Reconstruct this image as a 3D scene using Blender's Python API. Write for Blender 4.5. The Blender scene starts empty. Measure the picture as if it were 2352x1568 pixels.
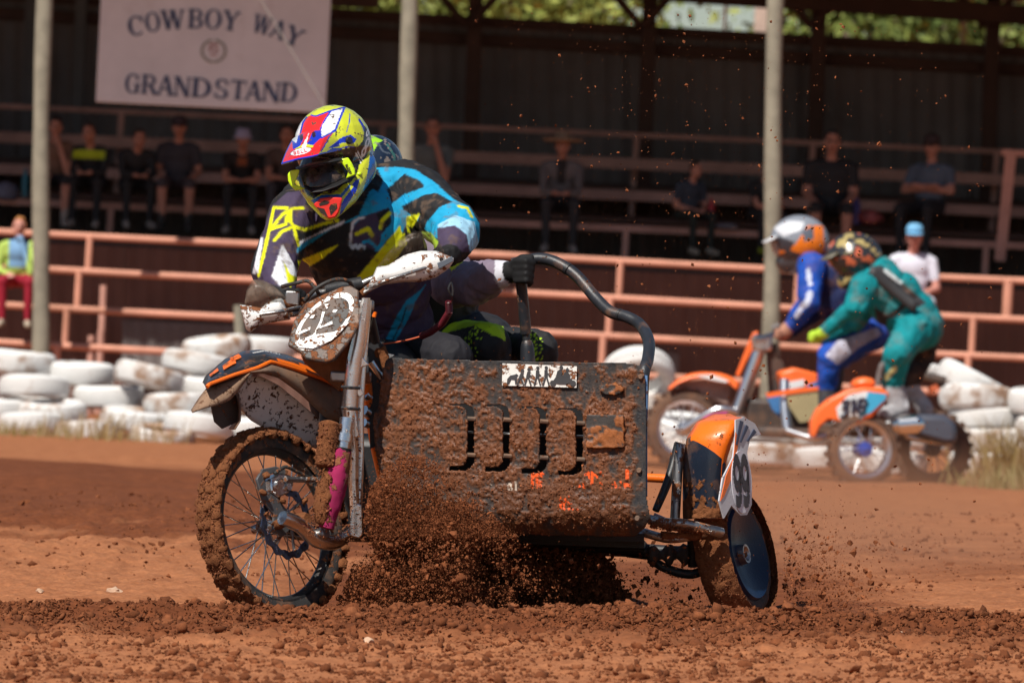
import bpy, math, random
import numpy as np
from mathutils import Vector, Matrix
random.seed(7); RNG = np.random.default_rng(7)
SC = bpy.context.scene
COL = SC.collection
R = math.radians
V3 = lambda *a: np.array(a, float)
# ---------------------------------------------------------------- camera
# long lens, kneeling photographer 25 m from the near outfit
FPX, IW, IH = 15500.0, 2352.0, 1568.0          # focal length in layout units, layout width and height
CAMZ, HORIZON, ROLL, FOCUS = 1.2, 661.0, R(2.2), 25.0
PITCH = math.atan((IH/2 - HORIZON)/FPX)
CAM = V3(0, 0, CAMZ)
FWD = V3(0, math.cos(PITCH), -math.sin(PITCH)); RGT0 = V3(1, 0, 0); UP0 = V3(0, math.sin(PITCH), math.cos(PITCH))
RGT = RGT0*math.cos(ROLL) + UP0*math.sin(ROLL); UPV = UP0*math.cos(ROLL) - RGT0*math.sin(ROLL)
cd = bpy.data.cameras.new('camera'); co = bpy.data.objects.new('camera', cd); COL.objects.link(co)
cd.sensor_width = 36; cd.lens = 36*FPX/IW; cd.clip_start = 0.5; cd.clip_end = 3000
M4 = Matrix(((RGT[0], UPV[0], -FWD[0], 0), (RGT[1], UPV[1], -FWD[1], 0), (RGT[2], UPV[2], -FWD[2], CAMZ), (0, 0, 0, 1)))
co.matrix_world = M4
cd.dof.use_dof = True; cd.dof.focus_distance = 24.95; cd.dof.aperture_fstop = 6.3; cd.dof.aperture_blades = 0
SC.camera = co
# ---------------------------------------------------------------- light
SUN_EL, SUN_AZ = R(52), R(30)                   # the sun stands behind the camera, to its left
SUN = V3(-math.sin(SUN_AZ)*math.cos(SUN_EL), -math.cos(SUN_AZ)*math.cos(SUN_EL), math.sin(SUN_EL))
wd = bpy.data.worlds.new('World'); SC.world = wd; wd.use_nodes = True
nt = wd.node_tree; bgn = nt.nodes['Background']; sky = nt.nodes.new('ShaderNodeTexSky')
sky.sky_type = 'NISHITA'; sky.sun_disc = False; sky.sun_elevation = SUN_EL
sky.sun_rotation = math.atan2(SUN[0], SUN[1]); sky.dust_density = 0.5; sky.altitude = 60; sky.ozone_density = 1.2
nt.links.new(sky.outputs[0], bgn.inputs[0]); bgn.inputs[1].default_value = 0.062
sl = bpy.data.lights.new('sun', 'SUN'); sl.energy = 5.0; sl.angle = R(0.53); sl.color = (1, 0.945, 0.86)
so = bpy.data.objects.new('sun', sl); COL.objects.link(so); so.location = (-8, 6, 12)
so.rotation_euler = Vector(SUN).to_track_quat('Z', 'Y').to_euler()
vs = SC.view_settings; vs.view_transform = 'Standard'; vs.look = 'None'; vs.exposure = 0.12; vs.gamma = 1
SC.cycles.use_denoising = True
SC.cycles.max_bounces = 6; SC.cycles.transparent_max_bounces = 8
# ---------------------------------------------------------------- layout helpers
def raydir(u, v):
    du, dv = u - IW/2, v - IH/2
    return FWD + RGT*(du/FPX) - UPV*(dv/FPX)
def P(u, v, d): return CAM + raydir(u, v)*d     # a place seen at (u, v), d metres away
def on_plane(u, v, o, n):
    r = raydir(u, v); return CAM + r*(np.dot(n, o - CAM)/np.dot(n, r))
def to_px(X):
    X = np.atleast_2d(X) - CAM; d = X @ FWD
    return np.stack([IW/2 + FPX*(X @ RGT)/d, IH/2 - FPX*(X @ UPV)/d], 1)
def unit(a): a = np.asarray(a, float); return a/max(np.linalg.norm(a), 1e-9)
# ---------------------------------------------------------------- noise
def _h(i, j, k, s):
    n = (i*374761393 + j*668265263 + k*2147483647 + s*974634777) & 0xffffffff
    n = ((n ^ (n >> 13))*1274126177) & 0xffffffff
    n = ((n ^ (n >> 16))*2246822519) & 0xffffffff
    return ((n ^ (n >> 15)) & 0xffffff)/8388607.5 - 1.0
def vnoise(p, s=0):
    p = np.asarray(p, float); f = np.floor(p); t = p - f; i = f.astype(np.int64); t = t*t*t*(t*(t*6 - 15) + 10)
    o = 0
    for a in (0, 1):
        for b in (0, 1):
            for c in (0, 1):
                w = (t[:, 0] if a else 1 - t[:, 0])*(t[:, 1] if b else 1 - t[:, 1])*(t[:, 2] if c else 1 - t[:, 2])
                o = o + w*_h(i[:, 0] + a, i[:, 1] + b, i[:, 2] + c, s)
    return o
def fbm(p, octs=4, s=0, gain=0.5):
    o, a, t = 0, 1.0, 0
    for k in range(octs):
        o = o + a*vnoise(np.asarray(p)*(2.03**k) + 17.3*k, s + k); t += a; a *= gain
    return o/t
def ss(a, b, x): t = np.clip((x - a)/(b - a), 0, 1); return t*t*(3 - 2*t)
def inpoly(pts, poly):
    x, y = pts[:, 0], pts[:, 1]; r = np.zeros(len(pts), bool); n = len(poly); j = n - 1
    for i in range(n):
        xi, yi = poly[i]; xj, yj = poly[j]
        if yi != yj:
            r ^= ((yi > y) != (yj > y)) & (x < (xj - xi)*(y - yi)/(yj - yi) + xi)
        j = i
    return r
def near_line(pts, line, w):
    r = np.zeros(len(pts), bool)
    for (a, b) in zip(line[:-1], line[1:]):
        a, b = np.array(a, float), np.array(b, float); ab = b - a
        t = np.clip(((pts - a) @ ab)/max(ab @ ab, 1e-9), 0, 1)
        r |= np.linalg.norm(pts - (a + t[:, None]*ab), axis=1) < w
    return r
# ---------------------------------------------------------------- mesh builder
class MB:
    def __init__(s): s.v = []; s.f = []; s.n = 0
    def add(s, v, f):
        v = np.asarray(v, float); s.v.append(v); s.f += [tuple(int(i) + s.n for i in q) for q in f]; s.n += len(v); return s
    def box(s, c, h, ax=None):
        ax = np.eye(3) if ax is None else np.asarray(ax, float)
        v = [np.asarray(c) + ax[0]*h[0]*x + ax[1]*h[1]*y + ax[2]*h[2]*z for x in (-1, 1) for y in (-1, 1) for z in (-1, 1)]
        return s.add(v, [(0, 1, 3, 2), (4, 6, 7, 5), (0, 4, 5, 1), (2, 3, 7, 6), (0, 2, 6, 4), (1, 5, 7, 3)])
    def tube(s, path, r, n=10, caps=True, sx=1.0):
        path = [np.asarray(p, float) for p in path]; m = len(path)
        rr = [r]*m if np.isscalar(r) else list(r)
        t = [unit(path[min(i + 1, m - 1)] - path[max(i - 1, 0)]) for i in range(m)]
        a = unit(np.cross(t[0], V3(0.13, 0.21, 0.97) if abs(t[0][2]) < .9 else V3(1, 0.1, 0))); vs_ = []
        for i in range(m):
            a = unit(a - t[i]*np.dot(a, t[i])); b = np.cross(t[i], a)
            for k in range(n):
                q = 2*math.pi*k/n; vs_.append(path[i] + (a*math.cos(q) + b*math.sin(q)*sx)*rr[i])
        f = [(i*n + k, i*n + (k + 1) % n, (i + 1)*n + (k + 1) % n, (i + 1)*n + k) for i in range(m - 1) for k in range(n)]
        if caps: f += [tuple(range(n - 1, -1, -1)), tuple((m - 1)*n + k for k in range(n))]
        return s.add(vs_, f)
    def rcone(s, p0, r0, p1, r1, n=14, k=4):
        p0, p1 = np.asarray(p0, float), np.asarray(p1, float); d = unit(p1 - p0); path, rad = [], []
        for i in range(k + 1):
            q = math.pi/2*i/k; path.append(p0 - d*r0*math.cos(q)); rad.append(max(r0*math.sin(q), r0*.02))
        for i in range(k + 1):
            q = math.pi/2*i/k; path.append(p1 + d*r1*math.sin(q)); rad.append(max(r1*math.cos(q), r1*.02))
        a = unit(np.cross(d, V3(.13, .21, .97) if abs(d[2]) < .9 else V3(1, .1, 0))); b = np.cross(d, a); vs_ = []
        for p, r in zip(path, rad): vs_ += [p + (a*math.cos(2*math.pi*j/n) + b*math.sin(2*math.pi*j/n))*r for j in range(n)]
        m = len(path)
        f = [(i*n + j, i*n + (j + 1) % n, (i + 1)*n + (j + 1) % n, (i + 1)*n + j) for i in range(m - 1) for j in range(n)]
        f += [tuple(range(n - 1, -1, -1)), tuple((m - 1)*n + j for j in range(n))]
        return s.add(vs_, f)
    def ell(s, c, ax, rad, n=20, m=12):
        ax = np.asarray(ax, float); vs_ = [np.asarray(c) + ax[2]*rad[2]]
        for i in range(1, m):
            t = math.pi*i/m
            for j in range(n):
                q = 2*math.pi*j/n
                vs_.append(np.asarray(c) + ax[0]*rad[0]*math.sin(t)*math.cos(q) + ax[1]*rad[1]*math.sin(t)*math.sin(q) + ax[2]*rad[2]*math.cos(t))
        vs_.append(np.asarray(c) - ax[2]*rad[2]); e = len(vs_) - 1; f = []
        for j in range(n):
            f.append((0, 1 + j, 1 + (j + 1) % n)); f.append((e, 1 + (m - 2)*n + (j + 1) % n, 1 + (m - 2)*n + j))
        for i in range(m - 2):
            for j in range(n): f.append((1 + i*n + j, 1 + (i + 1)*n + j, 1 + (i + 1)*n + (j + 1) % n, 1 + i*n + (j + 1) % n))
        return s.add(vs_, f)
    def lathe(s, c, axis, prof, n=48, up=None, closed=False, arc=None):
        axis = unit(axis); up = unit(np.cross(axis, V3(.2, .9, .1))) if up is None else unit(np.asarray(up) - axis*np.dot(up, axis)); b = np.cross(axis, up)
        a0, a1 = arc if arc else (0, 2*math.pi); full = arc is None; cols = n if full else n + 1; k = len(prof); vs_ = []
        for j in range(cols):
            q = a0 + (a1 - a0)*j/n; d = up*math.cos(q) + b*math.sin(q)
            vs_ += [np.asarray(c) + d*r + axis*h for r, h in prof]
        f = []
        for j in range(n):
            j2 = (j + 1) % cols
            for i in range(k if closed else k - 1):
                i2 = (i + 1) % k; f.append((j*k + i, j2*k + i, j2*k + i2, j*k + i2))
        return s.add(vs_, f)
    def plate(s, poly, nrm, th):
        poly = [np.asarray(p, float) for p in poly]; nrm = unit(nrm); k = len(poly)
        vs_ = poly + [p - nrm*th for p in poly]
        f = [tuple(range(k)), tuple(range(2*k - 1, k - 1, -1))] + [(i, i + k, (i + 1) % k + k, (i + 1) % k) for i in range(k)]
        return s.add(vs_, f)
    def grid(s, rows, closed=False):
        m, n = len(rows), len(rows[0]); vs_ = np.asarray(rows, float).reshape(-1, 3); f = []
        for i in range(m - 1):
            for j in range(n if closed else n - 1):
                j2 = (j + 1) % n; f.append((i*n + j, i*n + j2, (i + 1)*n + j2, (i + 1)*n + j))
        return s.add(vs_, f)
    def mesh(s, name='mesh'):
        v = np.concatenate(s.v) if s.v else np.zeros((0, 3)); me = bpy.data.meshes.new(name); me.from_pydata(v.tolist(), [], s.f); me.update(); return me
def fast_mesh(name, v, f):
    """big meshes of equal faces from arrays"""
    v = np.asarray(v, np.float32); f = np.asarray(f, np.int32); k = f.shape[1]
    me = bpy.data.meshes.new(name); me.vertices.add(len(v)); me.vertices.foreach_set('co', v.ravel())
    me.loops.add(f.size); me.loops.foreach_set('vertex_index', f.ravel())
    me.polygons.add(len(f)); me.polygons.foreach_set('loop_start', np.arange(0, f.size, k, dtype=np.int32))
    me.update(calc_edges=True); me.validate(); return me
def smooth(me, ang=40):
    me.polygons.foreach_set('use_smooth', np.ones(len(me.polygons), bool))
    if ang is not None: me.set_sharp_from_angle(angle=R(ang))
def getco(me):
    a = np.empty(len(me.vertices)*3, np.float32); me.vertices.foreach_get('co', a); return a.reshape(-1, 3).astype(float)
def setco(me, v): me.vertices.foreach_set('co', np.asarray(v, np.float32).ravel()); me.update()
def getno(me):
    a = np.empty(len(me.vertices)*3, np.float32); me.vertices.foreach_get('normal', a); return a.reshape(-1, 3).astype(float)
def setcol(me, c, name='Col'):
    at = me.color_attributes.get(name) or me.color_attributes.new(name, 'FLOAT_COLOR', 'POINT')
    c = np.asarray(c, float); a = np.ones((len(me.vertices), 4), np.float32); a[:, :c.shape[1]] = c; at.data.foreach_set('color', a.ravel())
ORIG = {}
def obj(name, mb, m=None, parent=None, sm=40, bevel=0, solid=0):
    me = mb.mesh(name) if isinstance(mb, MB) else mb
    if sm is not False: smooth(me, sm)
    o = bpy.data.objects.new(name, me); COL.objects.link(o)
    if m is not None: me.materials.clear(); me.materials.append(m)
    if parent is not None:
        L = ORIG[parent]; o.parent = parent; ORIG[o] = L
        if np.abs(L).max() > 0: setco(me, getco(me) - L)
    else: ORIG[o] = V3(0, 0, 0)
    if solid:
        q = o.modifiers.new('thickness', 'SOLIDIFY'); q.thickness = solid; q.offset = -1
    if bevel:
        q = o.modifiers.new('edge', 'BEVEL'); q.width = bevel; q.segments = 2; q.limit_method = 'ANGLE'; q.angle_limit = R(40)
    return o
def tag(o, label, cat, group=None, kind=None):
    if label: o['label'] = label
    if cat: o['category'] = cat
    if group: o['group'] = group
    if kind: o['kind'] = kind
    return o
def thing(name, label, cat, loc, group=None):
    o = bpy.data.objects.new(name, None); COL.objects.link(o); o.location = loc; o.empty_display_size = .1
    ORIG[o] = np.asarray(loc, float); return tag(o, label, cat, group)
def dup_part(src, parent, mat4=None):
    o = src.copy(); COL.objects.link(o); o.parent = parent; ORIG[o] = ORIG[parent]
    if mat4 is not None: o.matrix_local = mat4
    return o
# ---------------------------------------------------------------- materials
MUD = (0.235, 0.083, 0.030); MUD_DARK = (0.13, 0.045, 0.017)
class NT:
    def __init__(s, name):
        s.m = bpy.data.materials.new(name); s.m.use_nodes = True; s.t = s.m.node_tree; s.b = s.t.nodes['Principled BSDF']
    def n(s, typ, **kw):
        q = s.t.nodes.new(typ)
        for k, v in kw.items(): setattr(q, k, v)
        return q
    def l(s, a, b): s.t.links.new(a, b)
    def coord(s, kind='Object', scale=(1, 1, 1)):
        c = s.n('ShaderNodeTexCoord'); mp = s.n('ShaderNodeMapping'); s.l(c.outputs[kind], mp.inputs[0]); mp.inputs['Scale'].default_value = scale; return mp.outputs[0]
    def noise(s, vec, sc, det=5, rough=.55, dist=0):
        q = s.n('ShaderNodeTexNoise'); q.inputs['Scale'].default_value = sc; q.inputs['Detail'].default_value = det; q.inputs['Roughness'].default_value = rough; q.inputs['Distortion'].default_value = dist
        if vec is not None: s.l(vec, q.inputs['Vector'])
        return q.outputs['Fac']
    def ramp(s, fac, a, b, ca=(0, 0, 0, 1), cb=(1, 1, 1, 1)):
        q = s.n('ShaderNodeValToRGB'); e = q.color_ramp.elements; e[0].position = a; e[1].position = b; e[0].color = ca; e[1].color = cb; s.l(fac, q.inputs[0]); return q.outputs[0]
    def mix(s, fac, a, b, mode='MIX'):
        q = s.n('ShaderNodeMix', data_type='RGBA', blend_type=mode)
        for v, i in ((fac, 0), (a, 6), (b, 7)):
            if hasattr(v, 'links'): s.l(v, q.inputs[i])
            else: q.inputs[i].default_value = v if i == 0 else (*v[:3], 1)
        return q.outputs[2]
    def mathn(s, op, a, b=0.0):
        q = s.n('ShaderNodeMath', operation=op)
        for v, i in ((a, 0), (b, 1)):
            if hasattr(v, 'links'): s.l(v, q.inputs[i])
            else: q.inputs[i].default_value = v
        return q.outputs[0]
    def bump(s, h, strength=.3, dist=.01):
        q = s.n('ShaderNodeBump'); q.inputs['Strength'].default_value = strength; q.inputs['Distance'].default_value = dist; s.l(h, q.inputs['Height']); s.l(q.outputs[0], s.b.inputs['Normal'])
    def setc(s, c):
        if hasattr(c, 'links'): s.l(c, s.b.inputs['Base Color'])
        else: s.b.inputs['Base Color'].default_value = (*c[:3], 1)
    def p(s, rough=.6, metal=0, spec=.5):
        s.b.inputs['Roughness'].default_value = rough; s.b.inputs['Metallic'].default_value = metal; s.b.inputs['Specular IOR Level'].default_value = spec
def mat(name, col, rough=.6, metal=0, var=.15, vs=8, mud=0, ms=25, mudc=MUD, spec=.5, bump=.1, bd=.004, vcol=False, coat=0, dust=0, mudr=.9):
    """plain procedural surface: colour with slow variation, an optional film of dust and optional mud splats"""
    k = NT(name); co_ = k.coord(); base = col
    if vcol:
        a = k.n('ShaderNodeAttribute', attribute_name='Col'); base = a.outputs['Color']
    nz = k.noise(co_, vs, 6, .6)
    dark = k.ramp(nz, .3, .7, (1 - var, 1 - var, 1 - var, 1), (1 + var*.5, 1 + var*.5, 1 + var*.5, 1))
    c = k.mix(1.0, base, dark, 'MULTIPLY'); hgt = k.noise(co_, vs*12, 4, .6); rf = None
    if dust:
        d = k.ramp(k.noise(co_, vs*.7, 6, .65), .62 - dust*.5, .9 - dust*.35); d = k.mathn('MULTIPLY', d, .75); c = k.mix(d, c, (0.27, 0.13, 0.065))
    if mud:
        a1 = k.noise(co_, ms, 6, .62, .4); a2 = k.noise(co_, ms*3.3, 4, .6); s_ = k.mathn('ADD', k.mathn('MULTIPLY', a1, .72), k.mathn('MULTIPLY', a2, .28))
        t = .70 - .30*mud; msk = k.ramp(s_, t - .012, t + .02)
        mc = k.mix(k.ramp(k.noise(co_, ms*2, 5, .7), .3, .7), tuple(x*.6 for x in mudc), tuple(x*1.25 for x in mudc))
        c = k.mix(msk, c, mc); rf = k.mathn('ADD', k.mathn('MULTIPLY', msk, mudr - rough), rough)
        k.l(rf, k.b.inputs['Roughness'])
        mt = k.mathn('MULTIPLY', k.mathn('SUBTRACT', 1.0, msk), metal); k.l(mt, k.b.inputs['Metallic'])
        h2 = k.mathn('MULTIPLY', msk, k.mathn('ADD', k.mathn('MULTIPLY', k.noise(co_, ms*5, 5, .7), 1.2), .6)); hgt = k.mathn('ADD', k.mathn('MULTIPLY', hgt, .15), h2); bump = max(bump, .7); bd = max(bd, .008)
    k.setc(c); k.p(rough, metal, spec)
    if rf is not None: k.l(rf, k.b.inputs['Roughness'])
    if coat: k.b.inputs['Coat Weight'].default_value = coat; k.b.inputs['Coat Roughness'].default_value = .12
    if bump: k.bump(hgt, bump, bd)
    return k.m
def srgb(r, g, b):
    f = lambda c: c/12.92 if c <= .04045 else ((c + .055)/1.055)**2.4
    return tuple(f(x/255) for x in (r, g, b))
# ================================================================ GROUND
def ground_z(x, y):
    x = np.asarray(x, float); y = np.asarray(y, float)
    near = 1 - ss(26, 42, y)
    z = .026*np.clip(x, -4, 4)*near - .10*ss(27, 50, y)
    q = np.stack([x, y, 0*x], -1)
    w = .12*vnoise(q*V3(.9, .9, 1), 3) + .05*vnoise(q*V3(2.3, 2.3, 1), 4)
    ridge = np.exp(-((y - 24.05 - w)/.26)**2)                         # ploughed windrow in front of the wheels
    z = z + (.044 + .020*ss(-1, 1.8, x))*ridge*(.85 + .25*vnoise(q*V3(1.6, 1.6, 1), 5))
    z = z + .035*np.exp(-((y - 22.9 - w*1.6)/.3)**2) - .03*np.exp(-((y - 23.4 - w)/.22)**2) + .02*np.exp(-((y - 21.5 - w*2)/.35)**2)
    z = z - .05*np.exp(-((y - 25.6)/.9)**2)*ss(-1.6, -.4, x)*(1 - ss(.5, 1.1, x))
    z = z + .10*np.exp(-((y - 31.5 - .8*vnoise(q*.5, 9))/1.3)**2)*(1 - ss(-1.2, .3, x)) + .075*fbm(q*V3(1.5, .8, 1), 3, 19)*ss(27, 29, y)*(1 - ss(40, 46, y))*(1 - ss(-1, .4, x)) + .05*np.exp(-((y - 36)/1.5)**2)*ss(.6, 2, x)
    z = z + .06*vnoise(q*.23, 6)*ss(27, 32, y) + .025*vnoise(q*.8, 7)*ss(25.5, 28, y)
    return z
def ground_moist(x, y):
    q = np.stack([x, y*1.0, 0*x], -1)
    n = fbm(q*V3(.8, 1.4, 1), 4, 11); n2 = fbm(q*V3(2.5, 5, 1), 4, 15)
    m = np.exp(-((y - 23.65 - .3*n)/.95)**2)*1.1                     # freshly turned earth under the wheels
    left = (1 - ss(-1.0, .6, x + .5*n))*ss(28.6, 30.2, y + .9*n + .9*n2 + .45*x)*(1 - ss(42, 50, y + 2.5*n + 3*n2))
    m = np.maximum(m, left*.95)
    m = np.maximum(m, (1 - ss(.9, 2.0, x))*ss(-1.2, -.5, x)*(1 - ss(28, 31, y + n))*ss(23.8, 24.6, y)*.8)
    m = np.maximum(m, .45*ss(.5, 1.0, x)*np.exp(-((y - 30)/4.5)**2)*(.6 + .6*n))
    return np.clip(m + .18*n2, 0, 1)
def lumps(x, y):
    q = np.stack([x, y, 0*x], -1); a = fbm(q*9, 4, 21, .6); b = np.abs(fbm(q*24, 3, 23)); c = fbm(q*55, 2, 29)
    rough = .6 + 1.1*np.exp(-((y - 23.9)/.7)**2) + .8*np.exp(-((y - 22.6)/1.0)**2) + .8*np.exp(-((y - 33)/4.5)**2)*(1 - ss(-1.5, .2, x))
    fade = 1 - .55*ss(27, 40, y)
    return (.019*a + .018*b*(a > -.2) + .008*c)*rough*fade
ys = [19.3]
while ys[-1] < 27.2: ys.append(ys[-1] + .0195)
while ys[-1] < 75: ys.append(ys[-1] + .0195 + (ys[-1] - 27.2)*.013)
while ys[-1] < 1500: ys.append(ys[-1]*1.16)
ys = np.array([-60, -10, 5, 14, 18] + ys)
xs = [0.0]
while xs[-1] < 2.25: xs.append(xs[-1] + .0185)
while xs[-1] < 8: xs.append(xs[-1] + .12)
while xs[-1] < 900: xs.append(xs[-1]*1.3)
xs = np.array([-a for a in xs[:0:-1]] + xs)
gx, gy = np.meshgrid(xs, ys); gx, gy = gx.ravel(), gy.ravel()
gz = ground_z(gx, gy) + lumps(gx, gy)*((np.abs(gx) < 8) & (gy > 18) & (gy < 75))
ni, nj = len(ys), len(xs); a = (np.arange(ni - 1)[:, None]*nj + np.arange(nj - 1)[None]).ravel()
gme = fast_mesh('ground', np.stack([gx, gy, gz], 1), np.stack([a, a + 1, a + nj + 1, a + nj], 1))
gmoist = np.where((gy > 18) & (gy < 60), ground_moist(gx, gy), .1); setcol(gme, np.stack([gmoist, gmoist, gmoist], 1))
k = NT('red_earth'); cw = k.coord(); at = k.n('ShaderNodeAttribute', attribute_name='Col')
big = k.noise(cw, 1.3, 6, .6); fine = k.noise(cw, 38, 6, .7); mid = k.noise(cw, 9, 6, .65)
dry = k.mix(k.ramp(mid, .3, .7), (0.42, 0.168, 0.074), (0.29, 0.104, 0.043)); wet = k.mix(k.ramp(mid, .3, .72), (0.125, 0.036, 0.0125), (0.21, 0.064, 0.023))
f_ = k.mathn('ADD', at.outputs['Fac'], k.mathn('MULTIPLY', k.mathn('SUBTRACT', big, .5), .7))
c = k.mix(k.ramp(f_, .15, .6), dry, wet); c = k.mix(1.0, c, k.ramp(fine, .25, .75, (.62, .62, .62, 1), (1.22, 1.2, 1.18, 1)), 'MULTIPLY')
k.setc(c); k.p(.95, 0, .2); k.bump(k.mathn('ADD', k.mathn('MULTIPLY', fine, .7), mid), .55, .012); MAT_EARTH = k.m
g = obj('ground', gme, MAT_EARTH, sm=None); g['kind'] = 'structure'; g['label'] = 'red sandy dirt track with turned earth'
# ---- clods and stones lying loose
ICO_V = []; ICO_F = [(0, 11, 5), (0, 5, 1), (0, 1, 7), (0, 7, 10), (0, 10, 11), (1, 5, 9), (5, 11, 4), (11, 10, 2), (10, 7, 6), (7, 1, 8), (3, 9, 4), (3, 4, 2), (3, 2, 6), (3, 6, 8), (3, 8, 9), (4, 9, 5), (2, 4, 11), (6, 2, 10), (8, 6, 7), (9, 8, 1)]
t_ = (1 + 5**.5)/2
ICO_V = np.array([(-1, t_, 0), (1, t_, 0), (-1, -t_, 0), (1, -t_, 0), (0, -1, t_), (0, 1, t_), (0, -1, -t_), (0, 1, -t_), (t_, 0, -1), (t_, 0, 1), (-t_, 0, -1), (-t_, 0, 1)])/math.sqrt(1 + t_*t_)
def sub_ico():
    v = [tuple(p) for p in ICO_V]; cache = {}; f = []
    def midp(a, b):
        k_ = (min(a, b), max(a, b))
        if k_ not in cache: m_ = unit((np.array(v[a]) + np.array(v[b]))/2); v.append(tuple(m_)); cache[k_] = len(v) - 1
        return cache[k_]
    for (a, b, c_) in ICO_F:
        x, y, z = midp(a, b), midp(b, c_), midp(c_, a); f += [(a, x, z), (b, y, x), (c_, z, y), (x, y, z)]
    return np.array(v), f
ICO2_V, ICO2_F = sub_ico()
def clod_mesh(name, cen, rad, rng, fine=False, flat=1.0, stretch=None):
    bv, bf = (ICO2_V, ICO2_F) if fine is True else (ICO_V, ICO_F) if fine == 'mid' else (TET_V, TET_F) if fine == 'tet' else (OCT_V, OCT_F)
    n, k_ = len(cen), len(bv); bf = np.array(bf)
    q = rng.normal(size=(n, 4)); q /= np.linalg.norm(q, axis=1)[:, None]; w, x, y, z = q.T
    Rm = np.stack([np.stack([1 - 2*(y*y + z*z), 2*(x*y - z*w), 2*(x*z + y*w)], -1), np.stack([2*(x*y + z*w), 1 - 2*(x*x + z*z), 2*(y*z - x*w)], -1), np.stack([2*(x*z - y*w), 2*(y*z + x*w), 1 - 2*(x*x + y*y)], -1)], 1)
    sc = rng.uniform(.55, 1.3, (n, 1, 3)); amp = .3 if fine is True else .36
    rr = 1 + rng.uniform(-amp, amp, (n, k_, 1))
    v = bv[None]*sc*rr; v = np.einsum('nij,nkj->nki', Rm, v)*rad[:, None, None]; v[:, :, 2] *= flat
    v = v + cen[:, None, :]
    return fast_mesh(name, v.reshape(-1, 3), (bf[None] + (np.arange(n)*k_)[:, None, None]).reshape(-1, 3))
TET_V = np.array([(1, 1, 1), (1, -1, -1), (-1, 1, -1), (-1, -1, 1)], float)*.75; TET_F = [(0, 1, 2), (0, 3, 1), (0, 2, 3), (1, 3, 2)]
OCT_V = np.array([(1, 0, 0), (-1, 0, 0), (0, 1, 0), (0, -1, 0), (0, 0, 1), (0, 0, -1)], float); OCT_F = [(0, 2, 4), (2, 1, 4), (1, 3, 4), (3, 0, 4), (2, 0, 5), (1, 2, 5), (3, 1, 5), (0, 3, 5)]
rg = np.random.default_rng(11)
def strew(n, ylo, yhi, mu, sg, rmin, rmax, pw, clus):
    y_ = np.clip(rg.normal(mu, sg, n), ylo, yhi) if sg else rg.uniform(ylo, yhi, n); y_ = np.where((y_ <= ylo) | (y_ >= yhi), rg.uniform(ylo, yhi, n), y_)
    x_ = rg.uniform(-1, 1, n)*y_*.081; r_ = np.minimum(rmin*(1 - rg.random(n))**-pw, rmax)
    c_ = fbm(np.stack([x_*5, y_*5, 0*x_], 1), 3, 41); kp = c_ + rg.normal(0, .22, n) > clus; x_, y_, r_ = x_[kp], y_[kp], r_[kp]
    return x_, y_, ground_z(x_, y_) + lumps(x_, y_) + r_*.2, r_
SM = [strew(84000, 21.5, 26.5, 23.75, .55, .0028, .010, .42, -.25), strew(36000, 19.6, 24, 0, 0, .003, .010, .38, -.15), strew(7000, 27, 38, 0, 0, .006, .02, .35, .05)]
BG_ = [strew(8500, 22.4, 24.9, 23.75, .5, .0075, .022, .36, -.08), strew(4200, 19.6, 23.5, 0, 0, .008, .022, .36, .0)]
smx, smy, smz, smr = [np.concatenate([q[i] for q in SM]) for i in range(4)]; bgx, bgy, bgz, bgr = [np.concatenate([q[i] for q in BG_]) for i in range(4)]
k = NT('loose_earth'); oi = k.n('ShaderNodeNewGeometry'); cw = k.coord(); n1 = k.noise(cw, 2.2, 3, .5); fine = k.noise(cw, 160, 4, .7)
c = k.mix(oi.outputs['Random Per Island'], (0.11, 0.033, 0.012), (0.235, 0.076, 0.029)); c = k.mix(k.ramp(n1, .55, .8), c, (0.29, 0.105, 0.044))
c = k.mix(1.0, c, k.ramp(fine, .3, .7, (.7, .7, .7, 1), (1.2, 1.2, 1.2, 1)), 'MULTIPLY'); k.setc(c); k.p(.95, 0, .2); k.bump(fine, .5, .003); MAT_CLOD = k.m
o = obj('dirt_crumbs', clod_mesh('crumbs', np.stack([smx, smy, smz], 1)[smr < .0045], smr[smr < .0045], rg, 'tet', .8), MAT_CLOD, sm=50); tag(o, 'loose red dirt crumbs strewn over the track', 'dirt', kind='stuff')
o = obj('dirt_pellets', clod_mesh('pellets', np.stack([smx, smy, smz], 1)[smr >= .0045], smr[smr >= .0045], rg, False, .8), MAT_CLOD, sm=50); tag(o, 'pea sized red dirt pellets on the churned ridge', 'dirt', kind='stuff')
o = obj('dirt_clods', clod_mesh('clods', np.stack([bgx, bgy, bgz], 1), bgr, rg, 'mid', .85), MAT_CLOD, sm=70); tag(o, 'larger red dirt clods along the ploughed ridge', 'dirt', kind='stuff')
# a few pale stones
M_STONE = mat('pale_stone', (.55, .36, .24), .85, var=.3, vs=40)
for u, v, d_, s_, lb in ((262, 1352, 26.2, .026, 'pale stone on the track left of the front wheel'), (92, 1372, 25.9, .02, 'pale stone near the left edge of the track'), (1482, 1412, 24.1, .009, 'small pale stone on the ridge under the sidecar'), (846, 1490, 22.4, .017, 'pale stone in the foreground left of centre'), (1600, 1440, 23.6, .02, 'flat brown stone on the ridge in front of the sidecar wheel'), (2070, 1440, 23.5, .014, 'pale stone on the ridge at right')):
    p_ = P(u, v, d_); z_ = float(ground_z(np.array([p_[0]]), np.array([p_[1]]))[0] + lumps(np.array([p_[0]]), np.array([p_[1]]))[0]); tag(obj('stone', clod_mesh('stone', np.array([[p_[0], p_[1], z_ + s_*.3]]), np.array([s_]), rg, True, .7), M_STONE, sm=60), lb, 'stone', 'stones on the track')
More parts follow.
